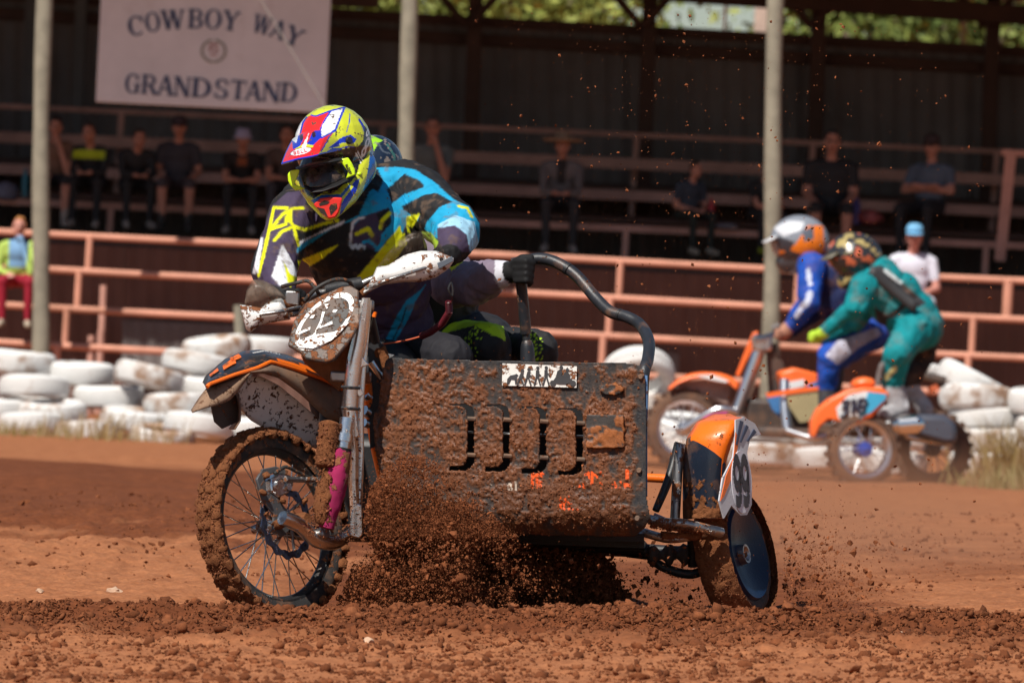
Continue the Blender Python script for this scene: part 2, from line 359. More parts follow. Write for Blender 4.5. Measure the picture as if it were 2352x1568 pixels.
# ================================================================ GRANDSTAND
M_SALMON = mat('salmon_paint', (.66, .30, .205), .7, var=.2, vs=3, bump=.05, dust=.25)
M_SALMON2 = mat('salmon_board', (.62, .33, .26), .8, var=.3, vs=2.5, bump=.1)
M_BROWN = mat('brown_steel', (.115, .05, .034), .7, var=.3, vs=3, bump=.05)
M_WALL = mat('dark_corrugated', (.24, .195, .185), .75, var=.25, vs=1.5, bump=.03)
M_WALLB = mat('brown_corrugated', (.15, .075, .055), .8, var=.25, vs=1.5, bump=.03)
M_GREY = mat('grey_sheet', (.16, .14, .135), .7, var=.2, vs=2)
M_TIMBER = mat('weathered_timber', (.27, .245, .185), .85, var=.3, vs=6, bump=.25, bd=.01)
M_ROOF = mat('roof_sheet', (.12, .08, .06), .7, var=.3, vs=1)
XL, XR = -1290, 3450
gs = thing('grandstand', 'open roofed grandstand with dark back wall and rows of bench boards', 'grandstand', P(1176, 800, 64))
def corrugated(p00, p10, p01, p11, pitch, depth, nrm):
    w = np.linalg.norm(p10 - p00); n = max(8, int(w/pitch*6)); rows = []
    for (a, b) in ((p00, p10), (p01, p11)):
        rows.append([a + (b - a)*(i/n) + nrm*depth*math.sin(2*math.pi*(i/n)*w/pitch) for i in range(n + 1)])
    return MB().grid(rows)
edges = [-1290, -895, -500, -110, 285, 680, 1075, 1475, 1865, 2265, 2660, 3055, 3450]
def ytop(x): return 50 + (x - 1075)*.0555 - (18 if x < 700 else 0)*0
for a_, b_ in zip(edges[:-1], edges[1:]):
    D = 69.0; nb = V3(0, -1, 0)
    obj('wall_sheet', corrugated(P(a_, 900 + a_*.03, D), P(b_, 900 + b_*.03, D), P(a_, ytop(a_), D), P(b_, ytop(b_), D), .19, .018, nb), M_WALL, gs, 60)
    D = 60.6
    obj('riser_sheet', corrugated(P(a_, 1010 + a_*.03, D), P(b_, 1010 + b_*.03, D), P(a_, 553 + a_*.048, D), P(b_, 553 + b_*.048, D), .15, .014, nb), M_WALLB, gs, 60)
def beam(a, b, hw, hh, name, m, par, up=V3(0, 0, 1)):
    d = unit(b - a); s_ = unit(np.cross(d, up)); u_ = np.cross(s_, d)
    return obj(name, MB().box((a + b)/2, (np.linalg.norm(b - a)/2, hw, hh), (d, s_, u_)), m, par, bevel=.008)
# top rail of the back wall, posts, roof
beam(P(XL, ytop(XL) - 2, 68.9), P(XR, ytop(XR) - 2, 68.9), .06, .05, 'wall_plate', M_BROWN, gs)
beam(P(XL, ytop(XL) + 40, 68.85), P(XR, ytop(XR) + 40, 68.85), .04, .06, 'wall_girt', M_BROWN, gs)
for x in (-110, 55, 170, 680, 1075, 1475, 1865, 2265, 2660):
    w_ = 17 if x > 600 else 13
    beam(P(x, 500, 68.6), P(x + 22, -120, 68.6), .07, w_/225/1.0, 'roof_post', M_BROWN if x not in (55, 170) else M_GREY, gs, V3(1, 0, 0))
    if x > 600:
        beam(P(x - 4, 60, 68.5), P(x - 70, -20, 68.4), .04, .05, 'knee_brace', M_BROWN, gs, V3(0, -1, 0))
        beam(P(x + 4, 60, 68.5), P(x + 75, -20, 68.4), .04, .05, 'knee_brace', M_BROWN, gs, V3(0, -1, 0))
# roof: eave beam at the back (just in the picture), purlins and sheets reaching forward over the seats
def ybeam(x): return -22 + (x - 1480)*.066
beam(P(XL, ybeam(XL), 68.3), P(XR, ybeam(XR), 68.3), .08, .1, 'roof_beam', M_BROWN, gs)
bl, br = P(XL, ybeam(XL) - 30, 70), P(XR, ybeam(XR) - 30, 70)
fl, fr = bl + V3(0, -12.85, .75), br + V3(0, -12.85, .75)
for i in range(16):
    t0, t1 = i/16, (i + 1)/16 + .003
    obj('roof_sheet', corrugated(bl + (br - bl)*t0, bl + (br - bl)*t1, fl + (fr - fl)*t0, fl + (fr - fl)*t1, .2, .02, V3(0, 0, 1)), M_ROOF, gs, 60, solid=.01)
for i in range(1, 7):
    t0 = i/7; beam(bl + (fl - bl)*t0 - V3(0, 0, .1), br + (fr - br)*t0 - V3(0, 0, .1), .04, .06, 'purlin', M_BROWN, gs)
obj('fascia_board', MB().box((P(760, -8, 66.5) + P(865, -4, 66.5))/2, (.25, .03, .1)), M_BROWN, gs)
# side walls keep the stand dark
for x in (XL, XR):
    obj('end_wall', MB().plate([P(x, 940, 60), P(x, 900, 69), P(x, -20, 69), P(x, -60, 60)], V3(1, 0, 0), .05), M_WALL, gs)
# tiers
def line_y(y0, sl, x): return y0 + sl*x
def hboard(y0, sl, d, hh, hw, name, m, par=None, x0=XL, x1=XR): return beam(P(x0, line_y(y0, sl, x0), d), P(x1, line_y(y0, sl, x1), d), hw, hh/ (FPX/d), name, m, par or gs)
hboard(244, .0455, 66.4, 6, .025, 'hand_rail', M_SALMON2)
hboard(315, .0425, 66.0, 13, .02, 'bench_board', M_SALMON2)
hboard(388, .0425, 64.6, 12, .02, 'bench_board', M_SALMON2)
hboard(462, .044, 62.2, 8, .16, 'bench_board', M_SALMON2)
for d0, d1, y0, sl in ((65.9, 68.8, 368, .0425), (63.0, 65.8, 440, .0425), (61.3, 62.9, 541, .048)):
    rows = [[P(x, line_y(y0 + (0 if d == d0 else -6), sl, x), d) for x in (XL, XR)] for d in (d0, d1)]
    obj('floor_board', MB().grid(rows), M_WALLB, gs, solid=.05)
for x in (280, 880, 1463, 1868, 2290):
    beam(P(x, line_y(244, .0455, x), 66.38), P(x - 14, line_y(440, .045, x), 66.38), .025, .03, 'rail_post', M_SALMON2, gs, V3(1, 0, 0))
    beam(P(x - 25, line_y(466, .044, x), 62.0), P(x - 30, line_y(545, .048, x), 62.0), .025, .03, 'bench_leg', M_SALMON2, gs, V3(1, 0, 0))
for x0_, x1_ in ((2330, 2308),):
    beam(P(2322, 352, 61.6), P(2296, 600, 61.6), .03, .05, 'stair_post', M_SALMON2, gs, V3(1, 0, 0)); beam(P(2300, 350, 61.6), P(2500, 360, 61.6), .03, .03, 'stair_rail', M_SALMON2, gs)
# lower grey sheets seen under the rails
for a_, b_, y_ in ((280, 575, 735), (790, 1180, 775), (1480, 1560, 800)):
    obj('skirt_sheet', corrugated(P(a_, 870, 60.45), P(b_, 890, 60.45), P(a_, y_, 60.45), P(b_, y_ + 14, 60.45), .12, .01, V3(0, -1, 0)), M_GREY, gs, 60)
# ---------------------------------------------------------------- front railing
rl = thing('pipe_railing', 'salmon painted pipe railing of four bars in front of the stand', 'railing', P(1176, 900, 58))
RAIL = [(532, .0482, 59.3), (612, .052, 58.8), (700, .052, 58.3), (786, .052, 57.8)]
for (y0, sl, d) in RAIL:
    pth = [P(x, line_y(y0, sl, x) + 1.5*math.sin(x*.004), d) for x in range(XL, XR + 1, 200)]
    obj('rail', MB().tube(pth, .031, 10), M_SALMON, rl)
for i, xs_ in enumerate([(-1010, -400, 205, 815, 1424, 1832, 2315, 2920), (-420, 180, 790, 1400, 2234), (-440, 152, 770, 1384, 2223), (-450, 130, 750, 1366, 2205)]):
    for x in xs_:
        (y0, sl, d) = RAIL[i]; ya = line_y(y0, sl, x); yb, db = (line_y(RAIL[i + 1][0], RAIL[i + 1][1], x), RAIL[i + 1][2]) if i < 3 else (ya + 95, d)
        obj('post', MB().tube([P(x + 2, ya, d - .02), P(x - 3, yb, d - .02)], .031 if x != 2315 else .045, 10), M_SALMON, rl)
for (x, y, d) in ((238, 655, 60.0), (210, 770, 60.0), (232, 760, 59.5)):
    tag(obj('steel_stake', MB().tube([P(x, y, d), P(x - 8, y + 190, d)], .03, 8), M_SALMON2), {238: 'tall rusty stake behind the railing at left', 210: 'short rusty stake behind the railing, nearest the left post', 232: 'rusty stake leaning between the other two behind the railing'}[x], 'stake', 'stakes behind the railing')
# ---------------------------------------------------------------- timber posts
def timber(u0, v0, u1, v1, d, label):
    n = 26; pth = []; rad = []
    for i in range(n):
        t = i/(n - 1); p = P(u0 + (u1 - u0)*t, v0 + (v1 - v0)*t, d); p = p + V3(.012*math.sin(t*9 + u0), 0, 0)
        pth.append(p); rad.append((.066 + .012*t)*(1 + .06*math.sin(t*23 + u0) + .05*math.exp(-((t - .42)/.02)**2)))
    mb = MB().tube(pth, rad, 14)
    return tag(obj('timber_post', mb, M_TIMBER, sm=60), label, 'post', 'timber posts in front of the stand')
timber(107, -420, 88, 1015, 57.2, 'leftmost round timber post, beside the ginger child')
timber(942, -420, 931, 1035, 57.2, 'round timber post rising behind the near rider helmet')
timber(1792, -420, 1762, 1060, 57.2, 'round timber post behind the two distant riders')
tag(obj('timber_stump', MB().tube([P(548, 700, 56.6), P(552, 800, 56.6)], .045, 10), M_TIMBER), 'short cut timber stump between railing and white tyres', 'post')
# guy wire
tag(obj('guy_wire', MB().tube([P(575, -40, 56.8), P(742, 238, 56.8), P(760, 268, 56.8)], .006, 6), mat('wire', (.55, .52, .48), .4, .6)), 'thin guy wire running down across the white sign', 'wire')
# ================================================================ SIGN
sg = thing('sign_board', 'large white board reading COWBOY WAY GRANDSTAND in dark blue', 'sign', P(490, 250, 59.3))
M_SIGN = mat('sign_white', (.80, .77, .76), .6, var=.12, vs=2, bump=.02, dust=.12); M_NAVY = mat('sign_navy', (.045, .07, .15), .6, var=.2, vs=3)
SO = P(490, 120, 59.3); SNX = unit(P(750, 132.5, 59.3) - P(490, 120, 59.3)); SNN = V3(0, -1, 0.03); SNN = unit(SNN - SNX*np.dot(SNN, SNX)); SNU = np.cross(SNN*-1, SNX)*-1
if SNU[2] < 0: SNU = -SNU
mpp = 59.3/FPX                                               # metres per layout unit at the sign
obj('board', MB().box(SO + SNU*(.03) , (264*mpp, .02, 135*mpp), (SNX, SNN, SNU)), M_SIGN, sg, bevel=.006)
# bold wedge-serif capitals as polygons on a 0..1 high cell; (width, [polygons])
def bar(a, b, w):
    a, b = np.array(a, float), np.array(b, float); d = unit(b - a); n_ = np.array([-d[1], d[0]])*w/2; return [tuple(a + n_), tuple(a - n_), tuple(b - n_), tuple(b + n_)]
def arcp(cx, cy, rx, ry, a0, a1, w0, w1, n=14):
    o_, i_ = [], []
    for k_ in range(n + 1):
        t = R(a0 + (a1 - a0)*k_/n); w = w0 + (w1 - w0)*abs(math.cos(t)); o_.append((cx + rx*math.cos(t), cy + ry*math.sin(t))); i_.append((cx + (rx - w)*math.cos(t), cy + (ry - w*.75)*math.sin(t)))
    return [[o_[k_], o_[k_ + 1], i_[k_ + 1], i_[k_]] for k_ in range(n)]
def serif(x, y, w, up): s_ = 1 if up else -1; return [(x - w/2, y), (x + w/2, y), (x + w*.28, y + s_*.10), (x - w*.28, y + s_*.10)]
def stem(x, w=.2, y0=0, y1=1): return [[(x - w/2, y0), (x + w/2, y0), (x + w/2, y1), (x - w/2, y1)]]
GL = {
 'C': (.80, arcp(.42, .5, .42, .52, 50, 310, .09, .21) + [[(.68, .62), (.78, .62), (.78, 1.0), (.66, .86)]]),
 'O': (.90, arcp(.45, .5, .45, .52, 0, 360, .08, .21, 24)),
 'W': (1.2, [bar((.12, 1), (.36, 0), .2), bar((.36, 0), (.58, 1), .1), bar((.58, 1), (.82, 0), .2), bar((.82, 0), (1.06, 1), .1), serif(.12, 1, .36, 0), serif(.56, 1, .34, 0), serif(1.06, 1, .3, 0)]),
 'B': (.78, stem(.18) + arcp(.38, .74, .34, .27, -90, 90, .08, .17) + arcp(.38, .27, .38, .28, -90, 90, .08, .18) + [[(.1, 0), (.4, 0), (.4, .09), (.1, .09)], [(.1, .91), (.4, .91), (.4, 1), (.1, 1)], [(.2, .47), (.45, .47), (.45, .55), (.2, .55)], serif(.16, 0, .34, 1), serif(.16, 1, .34, 0)]),
 'Y': (.92, [bar((.14, 1), (.46, .45), .2), bar((.78, 1), (.47, .45), .1)] + stem(.46, .2, 0, .5) + [serif(.46, 0, .42, 1), serif(.14, 1, .36, 0), serif(.78, 1, .3, 0)]),
 'A': (.95, [bar((.12, 0), (.45, 1), .1), bar((.47, 1), (.8, 0), .21), [(.24, .28), (.66, .28), (.64, .37), (.27, .37)], serif(.12, 0, .3, 1), serif(.8, 0, .38, 1)]),
 'G': (.92, arcp(.44, .5, .44, .52, 50, 330, .09, .21) + [[(.62, .02), (.82, .02), (.82, .46), (.62, .46)], [(.54, .4), (.92, .4), (.92, .5), (.54, .5)], [(.68, .64), (.78, .64), (.78, 1.0), (.66, .86)]]),
 'R': (.92, stem(.18) + arcp(.4, .73, .36, .28, -90, 90, .08, .18) + [[(.1, .91), (.42, .91), (.42, 1), (.1, 1)], [(.2, .45), (.45, .45), (.45, .53), (.2, .53)], bar((.46, .5), (.78, 0), .2), serif(.18, 0, .38, 1), serif(.16, 1, .34, 0), serif(.8, 0, .28, 1)]),
 'N': (.95, stem(.14, .1) + stem(.8, .1) + [bar((.15, 1), (.8, 0), .22), serif(.14, 0, .3, 1), serif(.1, 1, .3, 0), serif(.8, 1, .3, 0)]),
 'D': (.90, stem(.18) + arcp(.36, .5, .5, .5, -90, 90, .09, .21) + [[(.1, 0), (.4, 0), (.4, .09), (.1, .09)], [(.1, .91), (.4, .91), (.4, 1), (.1, 1)], serif(.16, 0, .34, 1), serif(.16, 1, .34, 0)]),
 'S': (.72, arcp(.36, .74, .32, .28, 40, 270, .1, .18) + arcp(.36, .26, .34, .28, -140, 90, .1, .19) + [[(.56, .7), (.65, .7), (.65, 1), (.55, .88)], [(.04, .3), (.13, .3), (.14, .12), (.04, 0)]]),
 'T': (.86, stem(.43, .2) + [[(.05, .9), (.81, .9), (.81, 1), (.05, 1)], [(.05, .7), (.13, .9), (.05, .92)], [(.81, .7), (.73, .9), (.81, .92)], serif(.43, 0, .42, 1)]),
}
def letter(ch, o_, ex, ey, w, h, par):
    gw, polys = GL[ch]; mb = MB()
    for pl in polys:
        mb.plate([o_ + ex*(p[0]*w/gw) + ey*(p[1]*h) + SNN*.026 for p in pl], SNN, .004)
    obj('letter', mb, M_NAVY, par, sm=False)['label'] = 'dark blue letter ' + ch
def S2(u, v): return on_plane(u, v, SO + SNU*.03, SNN)
def word(txt, pts, h):
    for ch, (u0, u1, v, ang) in zip(txt, pts):
        a = R(ang); ex = SNX*math.cos(a) + SNU*math.sin(a); ey = -SNX*math.sin(a) + SNU*math.cos(a); letter(ch, S2(u0, v), ex, ey, (u1 - u0 + 2)*mpp, h*mpp, sg)
word('COWBOY', [(298, 333, 86, 13), (336, 369, 76, 9), (371, 425, 70, 5), (431, 465, 66, 1), (469, 506, 66, -2), (508, 546, 68, -6)], 45)
word('WAY', [(577, 618, 73, -13), (616, 650, 83, -17), (648, 690, 95, -21)], 42)
word('GRANDSTAND', [(286, 320, 214, -1), (323, 361, 216, -2), (359, 397, 218, -2), (398, 435, 221, -2), (438, 484, 223, -2.5), (490, 522, 226, -2.5), (526, 563, 228, -3), (561, 599, 230, -3), (600, 641, 232, -3), (643, 681, 234, -3)], 45)
M_WREATH = mat('emblem_olive', (.34, .33, .26), .7); M_EMB = mat('emblem_red', (.42, .2, .17), .7)
mb = MB()
for s_ in (-1, 1):
    for i in range(7):
        a = R(-75 + i*24); c_ = S2(491 + s_*26*math.cos(a), 118 - 24*math.sin(a)); d_ = -s_*math.sin(a)*SNX + math.cos(a)*SNU; e_ = np.cross(SNN, d_)
        mb.plate([c_ - d_*.035 + SNN*.025, c_ + e_*.012*s_ + SNN*.025, c_ + d_*.035 + SNN*.025, c_ - e_*.02*s_ + SNN*.025], SNN, .004)
obj('emblem_wreath', mb, M_WREATH, sg, sm=False)
mb = MB()
for (x, y, w, h) in ((491, 104, 20, 6), (484, 114, 9, 7), (497, 116, 10, 6), (491, 126, 16, 4)): mb.plate([S2(x - w/2, y - h/2) + SNN*.025, S2(x - w/2, y + h/2) + SNN*.025, S2(x + w/2, y + h/2) + SNN*.025, S2(x + w/2, y - h/2) + SNN*.025], SNN, .004)
obj('emblem_shield', mb, M_EMB, sg, sm=False)
# ================================================================ TREES behind the stand
M_LEAF = None
def leaf_mat(name, a, b):
    k = NT(name); g_ = k.n('ShaderNodeNewGeometry'); c = k.mix(g_.outputs['Random Per Island'], a, b); k.setc(c); k.p(.6, 0, .3); k.b.inputs['Subsurface Weight'].default_value = 0
    k.b.inputs['Transmission Weight'].default_value = 0; return k.m
ML1 = leaf_mat('leaf_olive', (.16, .19, .035), (.32, .34, .075)); ML2 = leaf_mat('leaf_green', (.09, .13, .03), (.22, .26, .06)); M_BARK = mat('bark', (.22, .16, .11), .9, var=.4, vs=9, bump=.4)
def tree(u, vtop, d, w, hgt, m, label, seed, n=5200):
    rg = np.random.default_rng(seed); top = P(u, vtop, d); base = V3(top[0], top[1], 0); base[2] = -.3
    t = thing('gum_tree', label, 'tree', base, 'trees behind the stand'); H = top[2] - base[2]
    pth = [base + V3(.25*math.sin(i*.9 + seed), .2*math.cos(i*1.3), H*.8*i/7) for i in range(8)]
    mb = MB().tube(pth, [.24 - .026*i for i in range(8)], 9)
    cl = []
    for i in range(22):
        a = rg.uniform(0, 6.28); rr = w*rg.uniform(.15, 1)**.6; zc = top[2] - hgt*rg.uniform(.0, 1); c_ = V3(base[0] + rr*math.cos(a), base[1] + rr*math.sin(a)*.8, zc); cl.append(c_)
        if i < 10: mb.tube([pth[3 + i % 4], (pth[3 + i % 4] + c_)/2 + V3(0, 0, .2), c_], [.08, .05, .02], 6)
    obj('trunk', mb, M_BARK, t)
    ci = rg.integers(0, 22, n); cen = np.array(cl)[ci] + rg.normal(0, 1, (n, 3))*V3(.48, .48, .34)*(w/1.8)
    ax = rg.normal(size=(n, 3)); ax /= np.linalg.norm(ax, axis=1)[:, None]; bx_ = np.cross(ax, rg.normal(size=(n, 3))); bx_ /= np.linalg.norm(bx_, axis=1)[:, None]
    s_ = rg.uniform(.05, .13, n)[:, None]; v = np.stack([cen - ax*s_, cen + bx_*s_*.45, cen + ax*s_, cen - bx_*s_*.45], 1).reshape(-1, 3)
    obj('crown', fast_mesh('crown', v, np.arange(n*4).reshape(-1, 4)), m, t, sm=False); return t
TR = [(-150, -190, 86, 2.2, 1), (330, -220, 92, 2.4, 0), (820, -160, 84, 2.0, 1), (1010, -170, 88, 2.3, 0), (1170, -150, 82, 1.9, 1), (1270, -170, 86, 1.0, 0), (2000, -150, 85, 1.1, 0), (2120, -180, 90, 2.2, 1), (2270, -150, 84, 1.9, 0), (2450, -190, 88, 2.4, 1)]
TL = ['olive gum tree above the far left of the stand', 'dark green gum tree behind the sign board', 'olive gum tree just right of the sign board', 'green gum tree left of the first clerestory post', 'olive gum tree in the middle of the clerestory gap', 'green gum tree just left of the open sky', 'green gum tree just right of the open sky', 'olive gum tree in the right clerestory gap', 'green gum tree by the right clerestory post', 'olive gum tree at the far right end']
for i, (u, v, d, w, kx) in enumerate(TR): tree(u, v, d, w, 2.9, ML1 if kx else ML2, TL[i], 100 + i)
tag(obj('pale_post', MB().box(P(1750, 20, 73), (.075, .075, .9)), mat('pale_post', (.6, .42, .33), .8), bevel=.01), 'pale square post standing against the sky behind the wall', 'post')
tag(obj('power_line', MB().tube([P(1662, 90, 78), P(1672, -60, 78)], .02, 6), M_BROWN), 'dark cable crossing the sky gap above the wall', 'cable')
# ================================================================ TYRE WALL
k = NT('white_tyre'); cw = k.coord(); oi = k.n('ShaderNodeObjectInfo'); of = k.n('ShaderNodeVectorMath', operation='ADD'); k.l(cw, of.inputs[0]); k.l(oi.outputs['Random'], of.inputs[1]); sc_ = k.n('ShaderNodeVectorMath', operation='ADD'); k.l(of.outputs[0], sc_.inputs[0])
mm = k.n('ShaderNodeVectorMath', operation='SCALE'); k.l(oi.outputs['Random'], mm.inputs[0]); mm.inputs['Scale'].default_value = 31; k.l(mm.outputs[0], sc_.inputs[1])
nz = k.noise(sc_.outputs[0], 5, 6, .65); nz2 = k.noise(sc_.outputs[0], 2.2, 4, .6)
tc = k.n('ShaderNodeTexCoord'); sp = k.n('ShaderNodeSeparateXYZ'); k.l(tc.outputs['Object'], sp.inputs[0]); low = k.ramp(sp.outputs[2], .42, .56, (1, 1, 1, 1), (0, 0, 0, 1))
dirt = k.ramp(k.mathn('ADD', nz, k.mathn('MULTIPLY', k.mathn('SUBTRACT', oi.outputs['Random'], .5), .26)), .54, .70); c = k.mix(dirt, (.72, .71, .69), (.34, .21, .135)); c = k.mix(k.ramp(nz2, .70, .76), c, (.04, .038, .036)); k.setc(c); k.p(.75, 0, .3); k.bump(nz, .2, .01); M_TYRE = k.m
def tyre_mesh():
    prof = []
    ro, ri, w = .30, .185, .105
    for (r, h) in [(ri, -.075), (ri + .02, -.092), (ri + .055, -w), (ro - .05, -w*.97), (ro - .026, -w*.86), (ro - .010, -w*.68)]: prof.append((r, h))
    for i in range(7):
        t = -.52 + 1.04*i/6; e = ro + .003 - .03*t*t; prof.append((e, t*w - .007)); prof.append((e, t*w + .005)); prof.append((e - .008, t*w + .008))
    for (r, h) in [(ro - .010, w*.68), (ro - .026, w*.86), (ro - .05, w*.97), (ri + .055, w), (ri + .02, .092), (ri, .075), (ri + .03, .06), (ro - .03, .05), (ro - .03, -.05), (ri + .03, -.06)]: prof.append((r, h))
    return MB().lathe(V3(0, 0, 0), V3(0, 0, 1), prof, 40, closed=True).mesh('tyre')
TYM = tyre_mesh(); smooth(TYM, 35); TYM.materials.append(M_TYRE)
def tyre(u, v, d, rx, ry, rz, s, label):
    o = bpy.data.objects.new('tyre', TYM); COL.objects.link(o); o.location = P(u, v, d); o.rotation_euler = (R(rx), R(ry), R(rz)); o.scale = (s*.96, s*.96, s*.88); return tag(o, label, 'tyre', 'white painted tyres of the barrier')
TYL = [
 (48, 832, 55.0, 0, 4, 0, 1.02, 'white tyre at far left, top of the pile beneath the left timber post'),
 (186, 858, 55.0, 2, 0, 30, .98, 'ribbed white tyre on the top row, second from the left'),
 (343, 866, 54.6, 8, 10, 60, 1.0, 'large tilted white tyre on the top row near the front fender'),
 (452, 836, 55.2, -2, 8, 10, 1.0, 'white tyre on the top row directly left of the orange fender'),
 (498, 799, 55.5, -6, -5, 80, 1.0, 'greyish white tyre lying highest of the left pile'),
 (600, 800, 56.2, 0, 3, 80, 1.0, 'white tyre of the pile hidden behind the number plate'),
 (78, 892, 54.6, 4, 6, 120, 1.0, 'bright white tyre in the second row at the left edge'),
 (250, 912, 54.8, 0, 2, 170, 1.02, 'dusty brown smeared white tyre in the second row'),
 (408, 928, 54.5, 3, 2, 210, .98, 'clean white tyre in the second row left of the mud flap'),
 (498, 888, 55.0, 0, 4, 250, .98, 'white tyre in the second row tucked behind the fender tip'),
 (560, 930, 55.0, 0, 4, 20, 1.0, 'white tyre in the second row behind the front wheel'),
 (122, 946, 54.3, 4, 3, 300, .95, 'half dusty white tyre in the third row, left part'),
 (310, 964, 54.3, 6, 2, 40, .97, 'dust streaked white tyre in the third row, middle'),
 (455, 978, 54.0, 6, 6, 90, .97, 'white tyre in the third row beside the front tyre'),
 (570, 985, 54.4, 0, 3, 190, 1.0, 'white tyre in the third row behind the spokes'),
 (-10, 940, 54.5, 0, 0, 130, .95, 'dusty tyre cut off by the left edge'),
 (70, 975, 54.0, 6, 4, 160, .9, 'small white tyre at the foot of the pile, far left'),
 (200, 990, 54.0, 5, 3, 220, .95, 'dirt covered tyre at the foot of the pile'),
 (372, 1004, 53.8, 5, 5, 330, .92, 'half buried white tyre at the foot of the pile near the front wheel'),
 (1466, 862, 53.0, -42, 6, 12, 1.0, 'white tyre leaning up behind the sidecar grab bar'),
 (1440, 985, 52.6, 0, 3, 12, 1.0, 'white tyre lying behind the right edge of the muddy panel'),
 (1470, 935, 52.8, -4, 4, 70, 1.0, 'white tyre lying under the leaning one behind the grab bar'),
 (1575, 985, 52.4, 10, 0, 20, 1.0, 'white tyre stacked behind the distant front wheel'),
 (1600, 1040, 52.2, 10, 3, 60, 1.0, 'white tyre lying low behind the distant front wheel'),
 (1752, 990, 52.2, 0, 3, 100, 1.0, 'white tyre behind the distant silver fork'),
 (1752, 1048, 52.0, 4, 3, 140, 1.0, 'white tyre on the ground behind the distant engine'),
 (1905, 1055, 51.8, 4, 3, 180, 1.0, 'white tyre on the ground behind the distant sidecar wheel'),
 (1905, 992, 52.0, 2, 3, 210, 1.0, 'white tyre stacked behind the distant orange fender'),
 (2045, 1062, 51.6, 3, 3, 10, 1.0, 'white tyre on the ground behind the distant rear wheel'),
 (2090, 1000, 51.6, 3, 3, 50, 1.0, 'white tyre stacked behind the distant exhaust'),
 (2128, 852, 52.6, 4, 8, 30, .68, 'small grey tyre on top behind the teal passenger'),
 (2232, 880, 52.0, 24, 10, 70, 1.0, 'arched white tyre on top of the right pile'),
 (2246, 916, 51.8, 4, 5, 110, 1.04, 'big white tyre second from the top of the right pile'),
 (2262, 962, 51.8, 2, 3, 150, 1.0, 'white tyre third from the top of the right pile'),
 (2278, 1012, 51.6, 2, 2, 190, 1.0, 'dusty white tyre low in the right pile behind dry weeds'),
 (2262, 1062, 51.5, 2, 3, 250, .98, 'white tyre at the foot of the right pile'),
 (2400, 920, 51.6, 2, 3, 290, 1.0, 'white tyre cut off by the right edge, upper'),
 (2418, 985, 51.5, 2, 3, 330, 1.0, 'white tyre cut off by the right edge, middle'),
 (2420, 1050, 51.4, 2, 3, 15, 1.0, 'dusty tyre cut off by the right edge, lower'),
]
for t_args in TYL: tyre(*t_args)
# ---- dry weeds
def weeds(u, v, d, w, h, n, label, seed, green=.3):
    rg = np.random.default_rng(seed); base = P(u, v, d); gzb = float(ground_z(np.array([base[0]]), np.array([base[1]]))[0]); vs_, fs_ = [], []
    for i in range(n):
        b = V3(base[0] + rg.normal(0, w), base[1] + rg.normal(0, w*.6), gzb - .02); hh = h*rg.uniform(.4, 1.1); dx, dy = rg.normal(0, .3, 2)*hh; s_ = rg.uniform(.003, .008)
        k_ = len(vs_); vs_ += [b - V3(s_, 0, 0), b + V3(s_, 0, 0), b + V3(dx*.4 + s_*.7, dy*.4, hh*.55), b + V3(dx*.4 - s_*.7, dy*.4, hh*.55), b + V3(dx, dy, hh)]; fs_ += [(k_, k_ + 1, k_ + 2, k_ + 3), (k_ + 3, k_ + 2, k_ + 4)]
    mb = MB(); mb.add(np.array(vs_), fs_); return tag(obj('dry_weeds', mb, leaf_mat('weed%d' % seed, (.30, .20, .10), (.16 + .1*(1 - green), .17, .05)), sm=False), label, 'weeds', kind='stuff')
weeds(2345, 1080, 50.3, .2, .55, 420, 'dry brown weeds in front of the right tyres', 1, .1)
weeds(2330, 1160, 47.5, .2, .2, 300, 'low greenish weeds at the right edge of the track', 2, .8)
weeds(40, 985, 53.3, .25, .16, 160, 'dry weeds at the foot of the left tyres', 3, .4)
weeds(240, 990, 53.3, .3, .26, 110, 'brown dead stalks in front of the left tyre pile', 4, 0)
# ================================================================ NEAR OUTFIT (sidecar motorcycle)
D0 = 25.0
ofl = P(1150, 1400, 25.2); ofl[2] = 0
OUT = thing('sidecar_motorcycle', 'near muddy racing sidecar motorcycle with orange fenders, number 99', 'motorcycle', ofl)
M_CHROME = mat('brushed_alloy', (.80, .79, .78), .2, 1.0, var=.1, vs=20, mud=.24, ms=14, bump=.05)
M_STEEL = mat('dull_steel', (.42, .41, .40), .38, 1.0, var=.2, vs=25, mud=.5, ms=18)
M_BLACK = mat('black_powdercoat', (.022, .023, .026), .38, 0, var=.2, vs=20, mud=.42, ms=20)
M_DARK = mat('dark_frame', (.018, .018, .02), .5, 0, mud=.25, ms=12)
M_RUBBER = mat('tyre_rubber', (.028, .027, .027), .75, var=.3, vs=20, mud=.5, ms=18, dust=.35)
M_MUDT = mat('mud_caked', (.25, .092, .036), .95, var=.35, vs=22, bump=.8, bd=.012, spec=.2)
M_ORANGE = mat('orange_plastic', (.92, .17, .008), .35, var=.06, vs=8, mud=.3, ms=22, coat=.3)
M_ORANGEM = mat('orange_plastic_muddy', (.85, .15, .01), .4, var=.1, vs=8, mud=.55, ms=22)
M_WHITEP = mat('white_plastic', (.78, .77, .75), .4, var=.05, vs=8, mud=.62, ms=26)
M_WHITEC = mat('white_plastic_clean', (.80, .79, .77), .35, var=.05, vs=8, mud=.5, ms=24, coat=.3)
M_GRIME = mat('grimed_plastic', (.155, .105, .075), .7, var=.35, vs=14, mud=.3, ms=30, dust=.5)
M_TAN = mat('dusty_flap', (.28, .17, .105), .85, var=.25, vs=10, mud=.45, ms=40, mudc=(.17, .075, .035))
M_PINK = mat('pink_neoprene', (.33, .007, .08), .85, var=.3, vs=12, mud=.5, ms=13, bump=.4, bd=.006)
